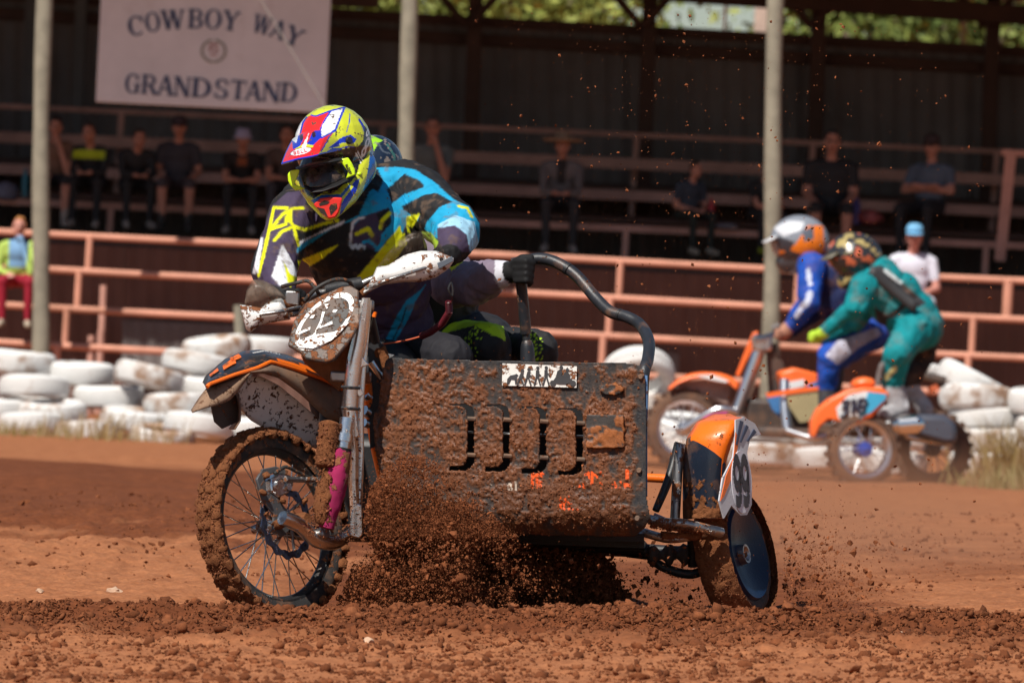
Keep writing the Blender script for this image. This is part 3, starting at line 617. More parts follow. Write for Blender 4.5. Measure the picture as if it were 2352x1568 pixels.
M_BLUEP = mat('blue_anodised', (.03, .07, .17), .3, .5, var=.15, vs=10, mud=.3, ms=14)
M_CABLE = mat('cable_black', (.03, .028, .026), .6, mud=.5, ms=40)
def px(u, v, d): return P(u, v, d)
def tubeo(name, pts, r, m, par, n=12):
    pts = [np.asarray(p) for p in pts]
    if len(pts) > 2:                                             # round the corners
        q = []
        for i in range(len(pts) - 1):
            a, b, c_, d_ = pts[max(i - 1, 0)], pts[i], pts[i + 1], pts[min(i + 2, len(pts) - 1)]
            for j in range(6):
                t = j/6; q.append(.5*((2*b) + (c_ - a)*t + (2*a - 5*b + 4*c_ - d_)*t*t + (3*b - a - 3*c_ + d_)*t**3))
        q.append(pts[-1]); rr = r if np.isscalar(r) else np.interp(np.linspace(0, 1, len(q)), np.linspace(0, 1, len(pts)), r); pts = q; r = rr
    return obj(name, MB().tube(pts, r, n), m, par, sm=50)
# ---------------------------------------------------------------- wheels
def wheel(name, c, nrm, ro, rim_o, tw, par, spokes=36, knobs=True, label=None, disc=False, fwd=None):
    nrm = unit(nrm); up = unit(V3(0, 0, 1) - nrm*nrm[2]); fw = np.cross(up, nrm)
    # tyre carcass is the part itself, with knobs, rim, spokes and hub as sub-parts
    prof = []; rc = ro - .016
    for i in range(21):
        t = math.pi*(-.5 + i/20)*1.28; prof.append((rim_o + .012 + (rc - rim_o - .012)*max(0, .5 + .5*math.cos(t*1.0)) if False else (rim_o + (rc - rim_o)*(.5 + .5*math.cos(t))*1.0, tw*math.sin(t)*.98)))
    prof = []
    for i in range(17):
        t = math.pi*(i/16) ; h = -tw*math.cos(t)*(1.0 if True else 0); r_ = rim_o - .004 + (rc - rim_o + .004)*(math.sin(t)**.62 if 0 < i < 16 else 0); prof.append((r_, h*(.62 + .38*math.sin(t)**.5)))
    mb = MB().lathe(c, nrm, prof, 72, up=up); me = mb.mesh('tyre'); smooth(me, 60)
    v = getco(me); no = getno(me); v += no*(.004*fbm(v*30, 3, 5))[:, None]; setco(me, v)
    w = obj(name, me, M_RUBBER, par, sm=60)
    if label: w['label'] = label
    rim = [(rim_o - .002, -tw*.60), (rim_o + .006, -tw*.60), (rim_o + .006, -tw*.52), (rim_o - .012, -tw*.46), (rim_o - .026, -tw*.18), (rim_o - .028, 0), (rim_o - .026, tw*.18), (rim_o - .012, tw*.46), (rim_o + .006, tw*.52), (rim_o + .006, tw*.60), (rim_o - .002, tw*.60)]
    obj('rim', MB().lathe(c, nrm, rim, 72, up=up), M_RIM if not disc else M_DARK, w, sm=35)
    return w, up, fw
M_RIM = mat('black_rim', (.03, .03, .032), .35, .3, var=.2, vs=20, mud=.4, ms=22, dust=.2)
M_SPOKE = mat('spoke_steel', (.55, .54, .52), .3, 1.0, mud=.35, ms=40)
WC = px(627, 1207, 24.62); WN = unit(V3(.724, -.66, .20))
FW, WUP, WFW = wheel('front_wheel', WC, WN, .362, .288, .052, OUT, label='spoked front wheel caked in red mud')
# knobs: chunky blocks, mud packed
def knob_mesh():
    m_ = MB().box(V3(0, 0, .002), (.0125, .0095, .0145)).mesh('knob'); return m_
rgk = np.random.default_rng(5); KM = []
for s_ in range(4):
    bv = ICO2_V.copy(); bv = np.sign(bv)*np.abs(bv)**.55; bv = bv*V3(.0165, .0145, .016)*(1 + rgk.uniform(-.16, .16, (len(bv), 1)))
    me = MB().add(bv, ICO2_F).mesh('knob'); smooth(me, 60); me.materials.append(M_MUDT); KM.append(me)
NK = 34; kc = 0
for i in range(NK):
    for row, (lat, lift) in enumerate(((-.046, -.020), (-.016, -.002), (.016, -.002), (.046, -.020))):
        a = 2*math.pi*(i + (.5 if row in (1, 2) else 0))/NK; rad = WUP*math.cos(a) + WFW*math.sin(a); cpos = WC + rad*(.351 + lift) + WN*lat
        tilt = lat*5.5; z_ = unit(rad*math.cos(tilt) + WN*math.sin(tilt)); y_ = unit(WN - z_*np.dot(WN, z_)); x_ = np.cross(y_, z_)
        o = bpy.data.objects.new('knob', KM[(i*4 + row*3 + i//3) % 4]); COL.objects.link(o); o.parent = FW
        s_ = 1.0 + .25*math.sin(i*2.7 + row); cl_ = cpos - ofl
        o.matrix_local = Matrix(((x_[0]*s_, y_[0]*1.05, z_[0], cl_[0]), (x_[1]*s_, y_[1]*1.05, z_[1], cl_[1]), (x_[2]*s_, y_[2]*1.05, z_[2], cl_[2]), (0, 0, 0, 1)))
# mud caked between the knobs on the tread
pr = [(.362 - .026*abs(t)**2.2*1.2, t*.062) for t in np.linspace(-1, 1, 13)]
me = MB().lathe(WC, WN, pr, 260, up=WUP).mesh('caked_mud'); v = getco(me); no = getno(me); nn = fbm(v*55, 4, 31, .6); v += no*(.010*nn - .005)[:, None]*np.sign((no*(v - WC)).sum(1))[:, None]; setco(me, v)
obj('caked_mud', me, M_MUDT, FW, sm=70)
def crumbs(name, cen, rad, par, seed): o = obj(name, clod_mesh(name, cen, rad, np.random.default_rng(seed)), M_CRUMB, par, sm=50); o['kind'] = 'stuff'; return o
k = NT('stuck_earth'); gi = k.n('ShaderNodeNewGeometry'); k.setc(k.mix(gi.outputs['Random Per Island'], (.11, .037, .015), (.27, .095, .040))); k.p(.9, 0, .25); M_CRUMB = k.m
rgt = np.random.default_rng(21); nt3 = 5200; aa, hh = rgt.uniform(0, 2*math.pi, nt3), rgt.uniform(-1, 1, nt3); rr_ = .360 - .026*np.abs(hh)**2.2*1.2; crumbs('tyre_crumbs', WC + (np.cos(aa)[:, None]*WUP + np.sin(aa)[:, None]*WFW)*rr_[:, None] + WN*(hh*.062)[:, None], np.minimum(.0018*(1 - rgt.random(nt3))**-.4, .006), FW, 22)
# hub, spokes
obj('hub', MB().lathe(WC, WN, [(.001, -.06), (.03, -.06), (.034, -.05), (.022, -.03), (.022, .03), (.036, .048), (.036, .056), (.02, .06), (.02, .075), (.001, .075)], 28, up=WUP), M_STEEL, FW, sm=35)
for i in range(36):
    a = 2*math.pi*i/36; side = 1 if i % 2 else -1; rad = WUP*math.cos(a) + WFW*math.sin(a)
    b = a + (.62 if (i//2) % 2 else -.62); hb = WUP*math.cos(b) + WFW*math.sin(b)
    tubeo('spoke', [WC + hb*.033 + WN*.045*side, WC + rad*.262 + WN*.006*side], .0024, M_SPOKE, FW, 6); kc += 1
# brake disc, wavy with holes
rd = []
NB = 96
mb = MB(); ring_o, ring_i = [], []
for i in range(NB):
    a = 2*math.pi*i/NB; rad = WUP*math.cos(a) + WFW*math.sin(a); ro_ = .131 + .005*math.sin(a*14); ring_o.append(WC + rad*ro_ + WN*.072); ring_i.append(WC + rad*(.104 + .003*math.sin(a*14 + 1.6)) + WN*.072)
back = [p - WN*.005 for p in ring_o], [p - WN*.005 for p in ring_i]
rows = [ring_i, ring_o, back[0], back[1], ring_i]; mb.grid(rows, closed=True)
obj('brake_disc', mb, mat('blue_brake_disc', (.10, .13, .22), .35, .9, var=.2, mud=.3, ms=30), FW, sm=30)
mb = MB()
for i in range(6):
    a = 2*math.pi*(i + .3)/6; rad = WUP*math.cos(a) + WFW*math.sin(a); rb = WUP*math.cos(a + .5) + WFW*math.sin(a + .5); mb.tube([WC + rad*.035 + WN*.068, WC + rb*.106 + WN*.07], .006, 6)
obj('disc_carrier', mb, M_STEEL, FW)
mb = MB()
for i in range(28):
    a = 2*math.pi*(i + .5)/28; rad = WUP*math.cos(a) + WFW*math.sin(a); tg = WFW*math.cos(a) - WUP*math.sin(a); c_ = WC + rad*(.117 + .006*(i % 2)) + WN*.0735; mb.plate([c_ - tg*.005 - rad*.003, c_ + tg*.005 - rad*.003, c_ + tg*.005 + rad*.003, c_ - tg*.005 + rad*.003], WN, .001)
obj('disc_slots', mb, M_DARK, FW, sm=False)
def wq(u, v, o_): return on_plane(u, v, WC + WN*o_, WN)          # a point on a plane parallel to the wheel
# caliper and its carrier
cal = obj('caliper', MB().plate([wq(u, v, .10) for u, v in ((622, 1100), (640, 1086), (668, 1090), (676, 1112), (664, 1132), (640, 1142), (624, 1128))], WN, .05), M_CHROME, FW, bevel=.006)
obj('caliper_piston', MB().lathe(wq(640, 1112, .10), WN, [(.001, .012), (.017, .012), (.02, 0)], 20), M_CHROME, FW); obj('caliper_piston', MB().lathe(wq(660, 1118, .10), WN, [(.001, .012), (.014, .012), (.017, 0)], 20), M_CHROME, FW)
obj('caliper_bracket', MB().plate([wq(u, v, .095) for u, v in ((590, 1100), (604, 1076), (634, 1070), (664, 1080), (660, 1090), (630, 1085), (610, 1094), (612, 1125), (640, 1145), (664, 1175), (668, 1215), (650, 1232), (628, 1214), (630, 1180), (605, 1150))], WN, .012), mat('grey_bracket', (.10, .10, .105), .45, .2, mud=.45, ms=25), FW, bevel=.003)
tubeo('brake_hose', [wq(630, 1088, .11), wq(655, 1072, .12), wq(680, 1082, .12), wq(715, 1098, .12), wq(740, 1100, .12)], .007, M_CABLE, FW, 8)
for q_, (u_, v_, r_) in enumerate(((612, 1092, .012), (604, 1130, .015), (650, 1150, .014), (672, 1180, .016), (640, 1205, .02), (700, 1150, .018), (612, 1180, .010), (690, 1090, .012))): obj('caliper_mud', clod_mesh('caliper_mud', wq(u_, v_, .105)[None], np.array([r_]), np.random.default_rng(q_), True), M_MUDT, FW, sm=70)
tubeo('torque_rod', [wq(655, 1100, .12), wq(742, 1102, .12)], .011, M_STEEL, FW)
# leading link and axle
tubeo('axle', [WC - WN*.10, WC + WN*.155], .014, M_STEEL, OUT)
obj('axle_nut', MB().lathe(WC + WN*.15, WN, [(.001, .03), (.022, .03), (.026, .02), (.026, -.03), (.001, -.03)], 6), M_MUDT, OUT, sm=20)
tubeo('leading_link', [wq(648, 1188, .15), wq(690, 1206, .155), wq(725, 1238, .16), wq(765, 1245, .165), wq(800, 1225, .17), wq(826, 1200, .17)], [.026, .030, .030, .028, .026, .024], M_CHROME, OUT, 14)
for p_, r_ in ((wq(745, 1224, .20), .024), (wq(822, 1222, .20), .02)): obj('link_bolt', MB().lathe(p_, WN, [(.001, .012), (r_*.7, .012), (r_, .004), (r_, -.03), (.001, -.03)], 12), M_STEEL, OUT)
# far-side link and leg
tubeo('leading_link', [wq(627, 1207, -.10), wq(700, 1225, -.12), wq(790, 1205, -.13)], .026, M_DARK, OUT)
# fork legs: near leg is a twin alloy extrusion with brackets
FD = 24.62
obj('fork_leg', MB().grid([[px(u + du, v, d) for du, d in ((-w, FD + .03), (-w*.9, FD), (-w*.3, FD - .02), (w*.35, FD - .02), (w*.95, FD), (w, FD + .03), (w*.6, FD + .07), (-w*.6, FD + .07))] for u, v, w in ((841, 684, 10), (836, 720, 15), (826, 780, 18), (815, 830, 20), (806, 900, 20), (803, 940, 20), (806, 980, 16), (812, 1040, 13), (812, 1110, 12), (816, 1190, 12), (818, 1226, 11))], closed=True), M_CHROME, OUT, sm=50)
tubeo('fork_strut', [px(848, 690, FD + .05), px(838, 800, FD + .04), px(829, 940, FD + .03), px(829, 1060, FD + .03), px(824, 1190, FD + .02)], .0115, M_CHROME, OUT)
for y_ in (888, 936): obj('fork_clamp', MB().tube([px(785, y_, FD - .015), px(803, y_ + 2, FD - .034), px(826, y_ + 3, FD - .012)], .006, 8), M_BLACK, OUT)
obj('fork_gusset', MB().plate([px(u, v, FD - .005) for u, v in ((822, 806), (848, 838), (832, 842), (820, 872), (836, 905), (826, 912), (808, 880), (812, 830))], V3(0, -1, 0), .012), M_CHROME, OUT, bevel=.003)
obj('fork_gusset', MB().plate([px(u, v, FD - .01) for u, v in ((800, 935), (818, 948), (824, 1000), (812, 1010), (796, 970))], V3(0, -1, 0), .012), M_CHROME, OUT, bevel=.003)
obj('link_plate', MB().plate([px(u, v, FD - .02) for u, v in ((808, 1172), (820, 1155), (832, 1160), (834, 1225), (826, 1236), (806, 1230), (802, 1215))], V3(0, -1, 0), .03), M_CHROME, OUT, bevel=.004)
tubeo('fork_leg', [px(770, 700, FD + .32), px(752, 900, FD + .30), px(735, 1190, FD + .22)], .024, M_DARK, OUT)
# shock absorber with pink cover
def lump_tube(pts, rad, n, amp, sc, seed):
    me = MB().tube(pts, rad, n).mesh('t'); smooth(me, 60); v = getco(me); no = getno(me); v += no*(amp*fbm(v*sc, 4, seed))[:, None]; setco(me, v); return me
def lerp_path(a, b, n): return [a + (b - a)*i/(n - 1) for i in range(n)]
obj('shock_cover', lump_tube(lerp_path(px(786, 1030, 24.50), px(748, 1212, 24.46), 26), [.033 + .012*math.sin(math.pi*min(1, i/22)) for i in range(26)], 24, .006, 45, 3), M_PINK, OUT, sm=70)
obj('shock_mud', lump_tube(lerp_path(px(757, 1078, 24.475), px(735, 1205, 24.445), 22), [.012 + .024*math.sin(math.pi*(i + 1)/24) for i in range(22)], 18, .012, 50, 7), M_MUDT, OUT, sm=70)
tubeo('shock_body', [px(797, 960, 24.52), px(786, 1034, 24.50)], .026, M_CHROME, OUT)
tubeo('shock_collar', [px(791, 996, 24.51), px(788, 1014, 24.505)], .033, M_CHROME, OUT); tubeo('shock_collar', [px(787, 1026, 24.5), px(785, 1034, 24.5)], .035, M_DARK, OUT)
obj('shock_reservoir', lump_tube(lerp_path(px(757, 968, 24.5), px(746, 1072, 24.47), 24), [.028] + [.036]*22 + [.028], 20, .005, 60, 9), M_MUDT, OUT, sm=70)
# ---------------------------------------------------------------- front fender
crown = [(470, 882), (479, 870), (534, 824), (572, 806), (606, 804), (663, 817), (745, 850), (790, 884)]
edge = [(474, 890), (481, 882), (540, 860), (590, 845), (622, 830), (680, 847), (745, 871), (790, 895)]
far = [(468, 880), (474, 866), (520, 826), (556, 812), (592, 808), (650, 818), (735, 846), (788, 878)]
def spline(pts, n):
    pts = np.array(pts, float); t = np.linspace(0, 1, len(pts)); q = np.linspace(0, 1, n)
    return np.stack([np.interp(q, t, pts[:, 0]), np.interp(q, t, pts[:, 1])], 1)
nF = 40; cS, eS, fS = spline(crown, nF), spline(edge, nF), spline(far, nF)
rows = []
for i in range(nF):
    a_, b_, c_ = wq(*eS[i], .10), wq(*cS[i], .0), wq(*fS[i], -.10); row = []
    for j in range(9):
        t = j/8; row.append(a_*(1 - t)**2 + 2*(b_*1.0 + (b_ - (a_ + c_)/2)*.35)*t*(1 - t) + c_*t*t)
    rows.append(row)
M_BLKGLOSS = mat('black_graphics', (.02, .02, .022), .28, var=.2, vs=15, mud=.42, ms=32, coat=.4)
FEN = obj('front_fender', MB().grid(rows), M_BLKGLOSS, OUT, sm=70, solid=.006); FEN['label'] = 'black and orange front fender spattered with mud'
def wstrip(poly, o_, name, m, par, th=.004, lift=0):
    return obj(name, MB().plate([wq(u, v, o_) for u, v in poly], WN, th), m, par, sm=30)
tr_ = [eS[i] for i in range(nF)]
pts = [wq(*eS[i], .103) for i in range(1, nF)]; obj('orange_trim', MB().tube(pts, .0075, 8), M_ORANGE, FEN)
# orange graphics lie on the crown: patches lifted 2 mm off the fender sheet
def fen_patch(i0, i1, j0, j1, m, skew=0):
    rr = []
    for i in range(i0, i1 + 1):
        rr.append([np.array(rows[i][j]) + unit(np.cross(np.array(rows[min(i + 1, nF - 1)][j]) - rows[max(i - 1, 0)][j], np.array(rows[i][min(j + 1, 8)]) - rows[i][max(j - 1, 0)]))*(.0025) for j in range(j0, j1 + 1)])
    nr = unit(np.cross(rr[1][0] - rr[0][0], rr[0][1] - rr[0][0]))
    flip = -1 if np.dot(nr, V3(0, -.6, .8)) < 0 else 1
    if flip < 0: rr = [[p - unit(np.cross(rr[1][0] - rr[0][0], rr[0][1] - rr[0][0]))*0 for p in q] for q in rr]
    return rr
def fen_graphic(i0, i1, j0, j1, m, name='fender_graphic'):
    rr = []
    for i in range(i0, i1 + 1): rr.append([np.array(rows[i][j]) + V3(-.002, -.007, .0095) for j in range(j0, j1 + 1)])
    return obj(name, MB().grid(rr), m, FEN, sm=70)
fen_graphic(9, 12, 2, 4, M_ORANGEM); fen_graphic(11, 14, 3, 5, M_ORANGEM); fen_graphic(6, 8, 3, 5, M_ORANGEM)
fen_graphic(24, 35, 0, 1, M_ORANGE); fen_graphic(29, 36, 1, 2, M_ORANGE); fen_graphic(36, 39, 0, 4, M_ORANGE)
# small worn lettering: white strokes
mb = MB()
rgw = np.random.default_rng(3)
for q in range(13):
    i = 18 + q*.62; i0 = int(i); jj = 3 + (.45 if q % 3 else 0); b_ = np.array(rows[i0][3]) + (np.array(rows[i0 + 1][3]) - rows[i0][3])*(i - i0) + V3(-.002, -.008, .011); d1 = unit(np.array(rows[i0 + 1][3]) - rows[i0][3]); d2 = unit(np.array(rows[i0][5]) - rows[i0][3])
    mb.tube([b_ - d2*.006, b_ + d2*.008 + d1*rgw.uniform(-.004, .004)], .0016, 5)
    if q % 2: mb.tube([b_ + d2*.001, b_ + d1*.007 + d2*rgw.uniform(-.004, .006)], .0014, 5)
obj('fender_lettering', mb, mat('white_print', (.7, .7, .68), .5), FEN)
# side skirt and nose flap, grimy
sk_t = [(575, 852), (598, 846), (622, 832), (680, 849), (745, 873), (787, 892)]; sk_b = [(577, 856), (606, 858), (640, 868), (690, 905), (748, 960), (783, 968)]
a_, b_ = spline(sk_t, 24), spline(sk_b, 24)
obj('fender_skirt', MB().grid([[wq(*(a_[i] + (b_[i] - a_[i])*t), .098 + .02*math.sin(math.pi*t)) for t in np.linspace(0, 1, 6)] for i in range(24)]), M_GRIME, OUT, sm=70, solid=.005)
nt_ = [(438, 942), (455, 915), (476, 888), (510, 874), (545, 863), (578, 852)]; nb_ = [(441, 945), (470, 935), (500, 930), (527, 920), (546, 900), (578, 856)]
a_, b_ = spline(nt_, 20), spline(nb_, 20)
obj('fender_nose', MB().grid([[wq(*(a_[i] + (b_[i] - a_[i])*t), .10 - .17*(1 - t)*(1 - i/19)*.6 + .015*math.sin(math.pi*t)) for t in np.linspace(0, 1, 6)] for i in range(20)]), M_TAN, OUT, sm=70, solid=.005)
obj('mud_flap', MB().grid([[wq(u, v, o_) for o_, du in ((.07, 0), (.03, 0), (-.03, 0), (-.07, 0)) for u, v in [(uu + (o_ - .07)*90, vv)]] for uu, vv in ((546, 905), (551, 935), (550, 965), (538, 984))]), M_GRIME, OUT, solid=.006)
obj('mud_flap', MB().plate([wq(u, v, .02) for u, v in ((486, 930), (545, 905), (553, 940), (547, 968), (512, 984), (494, 968))], WN, .006), mat('flap_rubber', (.09, .065, .05), .8, mud=.3, ms=30), OUT)
lin_t = [(543, 900), (572, 866), (600, 864), (640, 884), (690, 925), (735, 965)]; lin_b = [(552, 940), (575, 965), (610, 985), (650, 1000), (700, 1020), (735, 1035)]
a_, b_ = spline(lin_t, 24), spline(lin_b, 24)
obj('fender_liner', MB().grid([[wq(*(a_[i] + (b_[i] - a_[i])*t), .02 - .07*t) for t in np.linspace(0, 1, 8)] for i in range(24)]), mat('white_liner', (.74, .70, .66), .6, var=.1, mud=.52, ms=36, mudc=(.13, .06, .035)), OUT, sm=70, solid=.004)
# ---------------------------------------------------------------- steering head, number plate
PD = 24.62; PN = unit(V3(-.10, -.86, .50)); PO = px(744, 740, PD)
def pq(u, v, o_=0): return on_plane(u, v, PO + PN*o_, PN)
M_PLATEB = mat('plate_grey', (.06, .058, .056), .55, var=.25, vs=18, mud=.66, ms=30, dust=.45)
poly = [(661, 791), (675, 735), (704, 694), (752, 671), (784, 658), (806, 655), (824, 666), (822, 700), (832, 726), (812, 768), (796, 790), (766, 824), (748, 830), (702, 822), (688, 806)]
NP = obj('number_plate', MB().plate([pq(u, v) for u, v in poly], PN, .02), M_PLATEB, OUT, bevel=.005); NP['label'] = 'muddy front number plate with 99 in a white oval'
oc = (745, 738)
def ovalp(rx, ry, n=40, lo=0): return [(oc[0] + rx*math.cos(t)*.93 + ry*math.sin(t)*-.30, oc[1] + ry*math.sin(t)*.95 - rx*math.cos(t)*.34) for t in np.linspace(0, 2*math.pi, n, endpoint=False)]
M_OVAL = mat('white_print_muddy', (.80, .79, .76), .45, var=.05, mud=.52, ms=34)
obj('white_oval', MB().plate([pq(u, v, .003) for u, v in ovalp(70, 66)], PN, .003), M_OVAL, NP)
M_NUM = mat('number_print', (.055, .05, .048), .6, var=.3, mud=.55, ms=30, dust=.5, mudc=(.16, .085, .05))
def nine(f, th=.003):
    """outline strokes of a 9 in a unit cell: returns quads mapped by f(x,y)"""
    mb = MB(); w = .34 if th > .0025 else .24
    def seg(pts_):
        q = []
        for i in range(len(pts_) - 1): mb.plate([f(*p) for p in bar(pts_[i], pts_[i + 1], w)], PN, th)
    arc = [(.5 + .36*math.cos(R(t)), .70 + .28*math.sin(R(t))) for t in range(0, 361, 24)]
    seg(arc); seg([(.86, .72), (.86, .3), (.74, .13), (.5, .1), (.22, .14)]); return mb
K32 = lambda x, y: (545.6 + .192*x, 602 + .192*y)
obj('oval_field', MB().plate([pq(u, v, .0055) for u, v in ovalp(59, 53)], PN, .003), M_NUM, NP)
for i_, pl_ in enumerate(([(862, 672), (885, 635), (928, 628), (905, 668)], [(1122, 602), (1150, 568), (1198, 568), (1172, 602)], [(1012, 590), (1046, 592), (1008, 720), (988, 765), (962, 790), (925, 872), (890, 892), (958, 765), (992, 690)], [(985, 765), (1132, 702), (1136, 738), (980, 792)], [(735, 835), (872, 772), (868, 806), (740, 862)], [(705, 990), (735, 935), (900, 868), (1160, 832), (1235, 752), (1335, 715), (1210, 860), (1120, 935), (900, 1030), (740, 1020)], [(1035, 500), (1068, 562), (1105, 495)])):
    obj('numeral_outline', MB().plate([pq(*K32(x, y), .0085 + .0001*i_) for x, y in pl_], PN, .003), M_OVAL, NP, sm=False)
tubeo('steering_head', [px(800, 690, 24.85), px(815, 860, 24.80)], .04, M_DARK, OUT)
obj('triple_clamp', MB().box(px(806, 700, 24.72), (.085, .05, .02)), M_STEEL, OUT, bevel=.008); obj('triple_clamp', MB().box(px(806, 865, 24.74), (.075, .05, .02)), M_STEEL, OUT, bevel=.008)
obj('plate_bracket', MB().plate([px(u, v, 24.70) for u, v in ((690, 815), (770, 828), (800, 790), (815, 800), (800, 850), (780, 900), (745, 870), (700, 835))], V3(0, -1, 0), .03), M_MUDT, OUT, bevel=.005)
# handlebar, levers, cables
BARP = [px(636, 690, 24.80), px(690, 690, 24.84), px(735, 672, 24.88), px(800, 668, 24.90), px(845, 645, 24.90), px(930, 615, 24.95), px(1045, 582, 25.02)]
tubeo('handlebar', BARP, .013, M_STEEL, OUT); tubeo('bar_pad', [px(745, 668, 24.87), px(830, 652, 24.90)], .028, M_DARK, OUT)
obj('master_cylinder', MB().box(px(672, 684, 24.78), (.026, .022, .026)), M_STEEL, OUT, bevel=.006); tubeo('lever_clamp', [px(650, 700, 24.77), px(700, 694, 24.8)], .018, M_MUDT, OUT)
tubeo('brake_lever', [px(690, 705, 24.76), px(640, 716, 24.70), px(596, 722, 24.70)], .007, M_STEEL, OUT, 8); tubeo('clutch_lever', [px(838, 662, 24.80), px(900, 640, 24.78), px(985, 612, 24.84)], .007, M_STEEL, OUT, 8)
for pts_ in ([(648, 658, 24.80), (680, 650, 24.74), (708, 646, 24.74), (728, 668, 24.73), (736, 684, 24.78)], [(700, 690, 24.70), (730, 660, 24.68), (770, 642, 24.70), (800, 646, 24.72), (812, 662, 24.78)], [(712, 694, 24.72), (690, 720, 24.75), (700, 790, 24.8)], [(790, 690, 24.74), (818, 760, 24.76), (800, 850, 24.78)], [(880, 782, 25.2), (866, 830, 25.1), (872, 900, 25.1)]):
    tubeo('cable', [px(*p) for p in pts_], .0075, M_CABLE, OUT, 8)
# hand guards (curved shells) and clear wind deflectors
def shell(name, top, bot, d0, bulge, m, par, n=26, k_=7, slope=0.0, solid=.005):
    a_, b_ = spline(top, n), spline(bot, n); rr = []
    for i in range(n):
        row = []
        for j in range(k_):
            t = j/(k_ - 1); q = a_[i] + (b_[i] - a_[i])*t; row.append(px(q[0], q[1], d0 + slope*(i/(n - 1)) - bulge*(4*t*(1 - t))**.6*math.sin(math.pi*(i + .4)/(n - .2))**.5))
        rr.append(row)
    return obj(name, MB().grid(rr), m, par, sm=70, solid=solid)
HG = shell('hand_guard', [(828, 672), (846, 656), (866, 612), (890, 610), (930, 585), (965, 576), (1005, 576), (1042, 592)], [(836, 678), (852, 668), (880, 654), (926, 648), (965, 648), (1000, 638), (1030, 618), (1042, 600)], 24.86, .035, M_WHITEC, OUT); HG['label'] = 'white hand guard with mud splats below the rider left hand'
obj('guard_insert', MB().plate([px(u, v, 24.815) for u, v in ((1004, 604), (1038, 588), (1042, 600), (1008, 618))], V3(0, -1, 0), .008), mat('grey_insert', (.11, .13, .16), .35), HG, bevel=.002)
mb = MB().lathe(px(1014, 596, 24.82), V3(0, -1, 0), [(.001, .004), (.007, .004), (.008, 0)], 12); obj('guard_bolt', mb, M_DARK, HG)
HG2 = shell('hand_guard', [(551, 700), (575, 702), (600, 706), (620, 690), (645, 684), (652, 690), (660, 712)], [(553, 712), (565, 756), (575, 764), (600, 745), (640, 738), (655, 736), (668, 734)], 24.72, .03, M_WHITEP, OUT, slope=.05); HG2['label'] = 'white hand guard thick with mud below the rider right hand'
tubeo('guard_stay', [px(662, 722, 24.78), px(700, 716, 24.82)], .012, M_STEEL, OUT); tubeo('guard_stay', [px(830, 676, 24.86), px(862, 650, 24.87), px(880, 640, 24.89)], .014, M_MUDT, OUT)
k = NT('clear_deflector'); cw = k.coord(); m1 = k.ramp(k.noise(cw, 24, 6, .65), .50, .60); m2 = k.ramp(k.noise(cw, 7, 5, .6), .35, .75); tb = k.n('ShaderNodeBsdfTransparent'); tb.inputs[0].default_value = (.9, .9, .88, 1); ms_ = k.n('ShaderNodeMixShader')
fac = k.mathn('ADD', k.mathn('MULTIPLY', m1, .14), k.mathn('ADD', k.mathn('MULTIPLY', m2, .42), .01)); k.l(fac, ms_.inputs[0]); k.l(tb.outputs[0], ms_.inputs[1]); k.l(k.b.outputs[0], ms_.inputs[2]); k.setc((.36, .27, .21)); k.p(.35); k.l(ms_.outputs[0], k.t.nodes['Material Output'].inputs[0]); M_CLEAR = k.m
M_CLEAR2 = M_CLEAR.copy(); M_CLEAR2.name = 'clear_deflector_clean'
for n_ in M_CLEAR2.node_tree.nodes:
    if n_.type == 'MATH' and n_.operation == 'MULTIPLY' and abs(n_.inputs[1].default_value - .42) < .001: n_.inputs[1].default_value = .05
shell('wind_deflector', [(562, 692), (566, 665), (580, 642), (600, 642), (625, 652), (648, 672), (656, 684)], [(562, 700), (580, 704), (596, 706), (612, 702), (625, 692), (645, 686), (656, 686)], 24.74, .03, M_CLEAR, OUT, solid=.002)
shell('wind_deflector', [(866, 612), (890, 580), (920, 545), (950, 531), (975, 530), (1003, 545), (1020, 575)], [(868, 616), (890, 610), (930, 588), (955, 580), (980, 576), (1005, 578), (1022, 584)], 24.88, .03, M_CLEAR2, OUT, solid=.002)
# kill-switch lanyard: carabiner, coil, cord
tubeo('lanyard_clip', [px(1036, 648, 24.86), px(1030, 664, 24.85), px(1038, 680, 24.86), px(1040, 664, 24.86), px(1036, 648, 24.86)], .004, M_DARK, OUT, 6)
coil = []
cp = [px(1030, 692, 24.88), px(1032, 716, 24.9), px(1016, 742, 24.95), px(990, 762, 25.0), px(968, 772, 25.05)]
cps = [np.array([np.interp(t, np.linspace(0, 1, 5), [c_[k_] for c_ in cp]) for k_ in range(3)]) for t in np.linspace(0, 1, 400)]
for i, c_ in enumerate(cps):
    t = cps[min(i + 1, 399)] - cps[max(i - 1, 0)]; t = unit(t); a_ = unit(np.cross(t, V3(0, 1, 0))); b_ = np.cross(t, a_); q = i*.55; coil.append(c_ + (a_*math.cos(q) + b_*math.sin(q))*.011)
M_CORD = mat('dark_red_cord', (.10, .008, .014), .4); M_OCORD = mat('orange_cord', (.6, .10, .03), .5)
obj('lanyard_coil', MB().tube(coil, .0028, 5), M_CORD, OUT); tubeo('lanyard_cord', [px(1037, 680, 24.86), px(1038, 690, 24.87), px(1030, 692, 24.88)], .002, M_CORD, OUT, 6); tubeo('lanyard_cord', [px(968, 772, 25.05), px(930, 782, 25.05), px(880, 790, 25.05), px(868, 788, 25.05)], .003, M_OCORD, OUT, 6)
tubeo('key_ring', [px(868 + 8*math.cos(t), 790 + 8*math.sin(t), 25.03) for t in np.linspace(0, 6.28, 14)], .0016, M_SPOKE, OUT, 5)
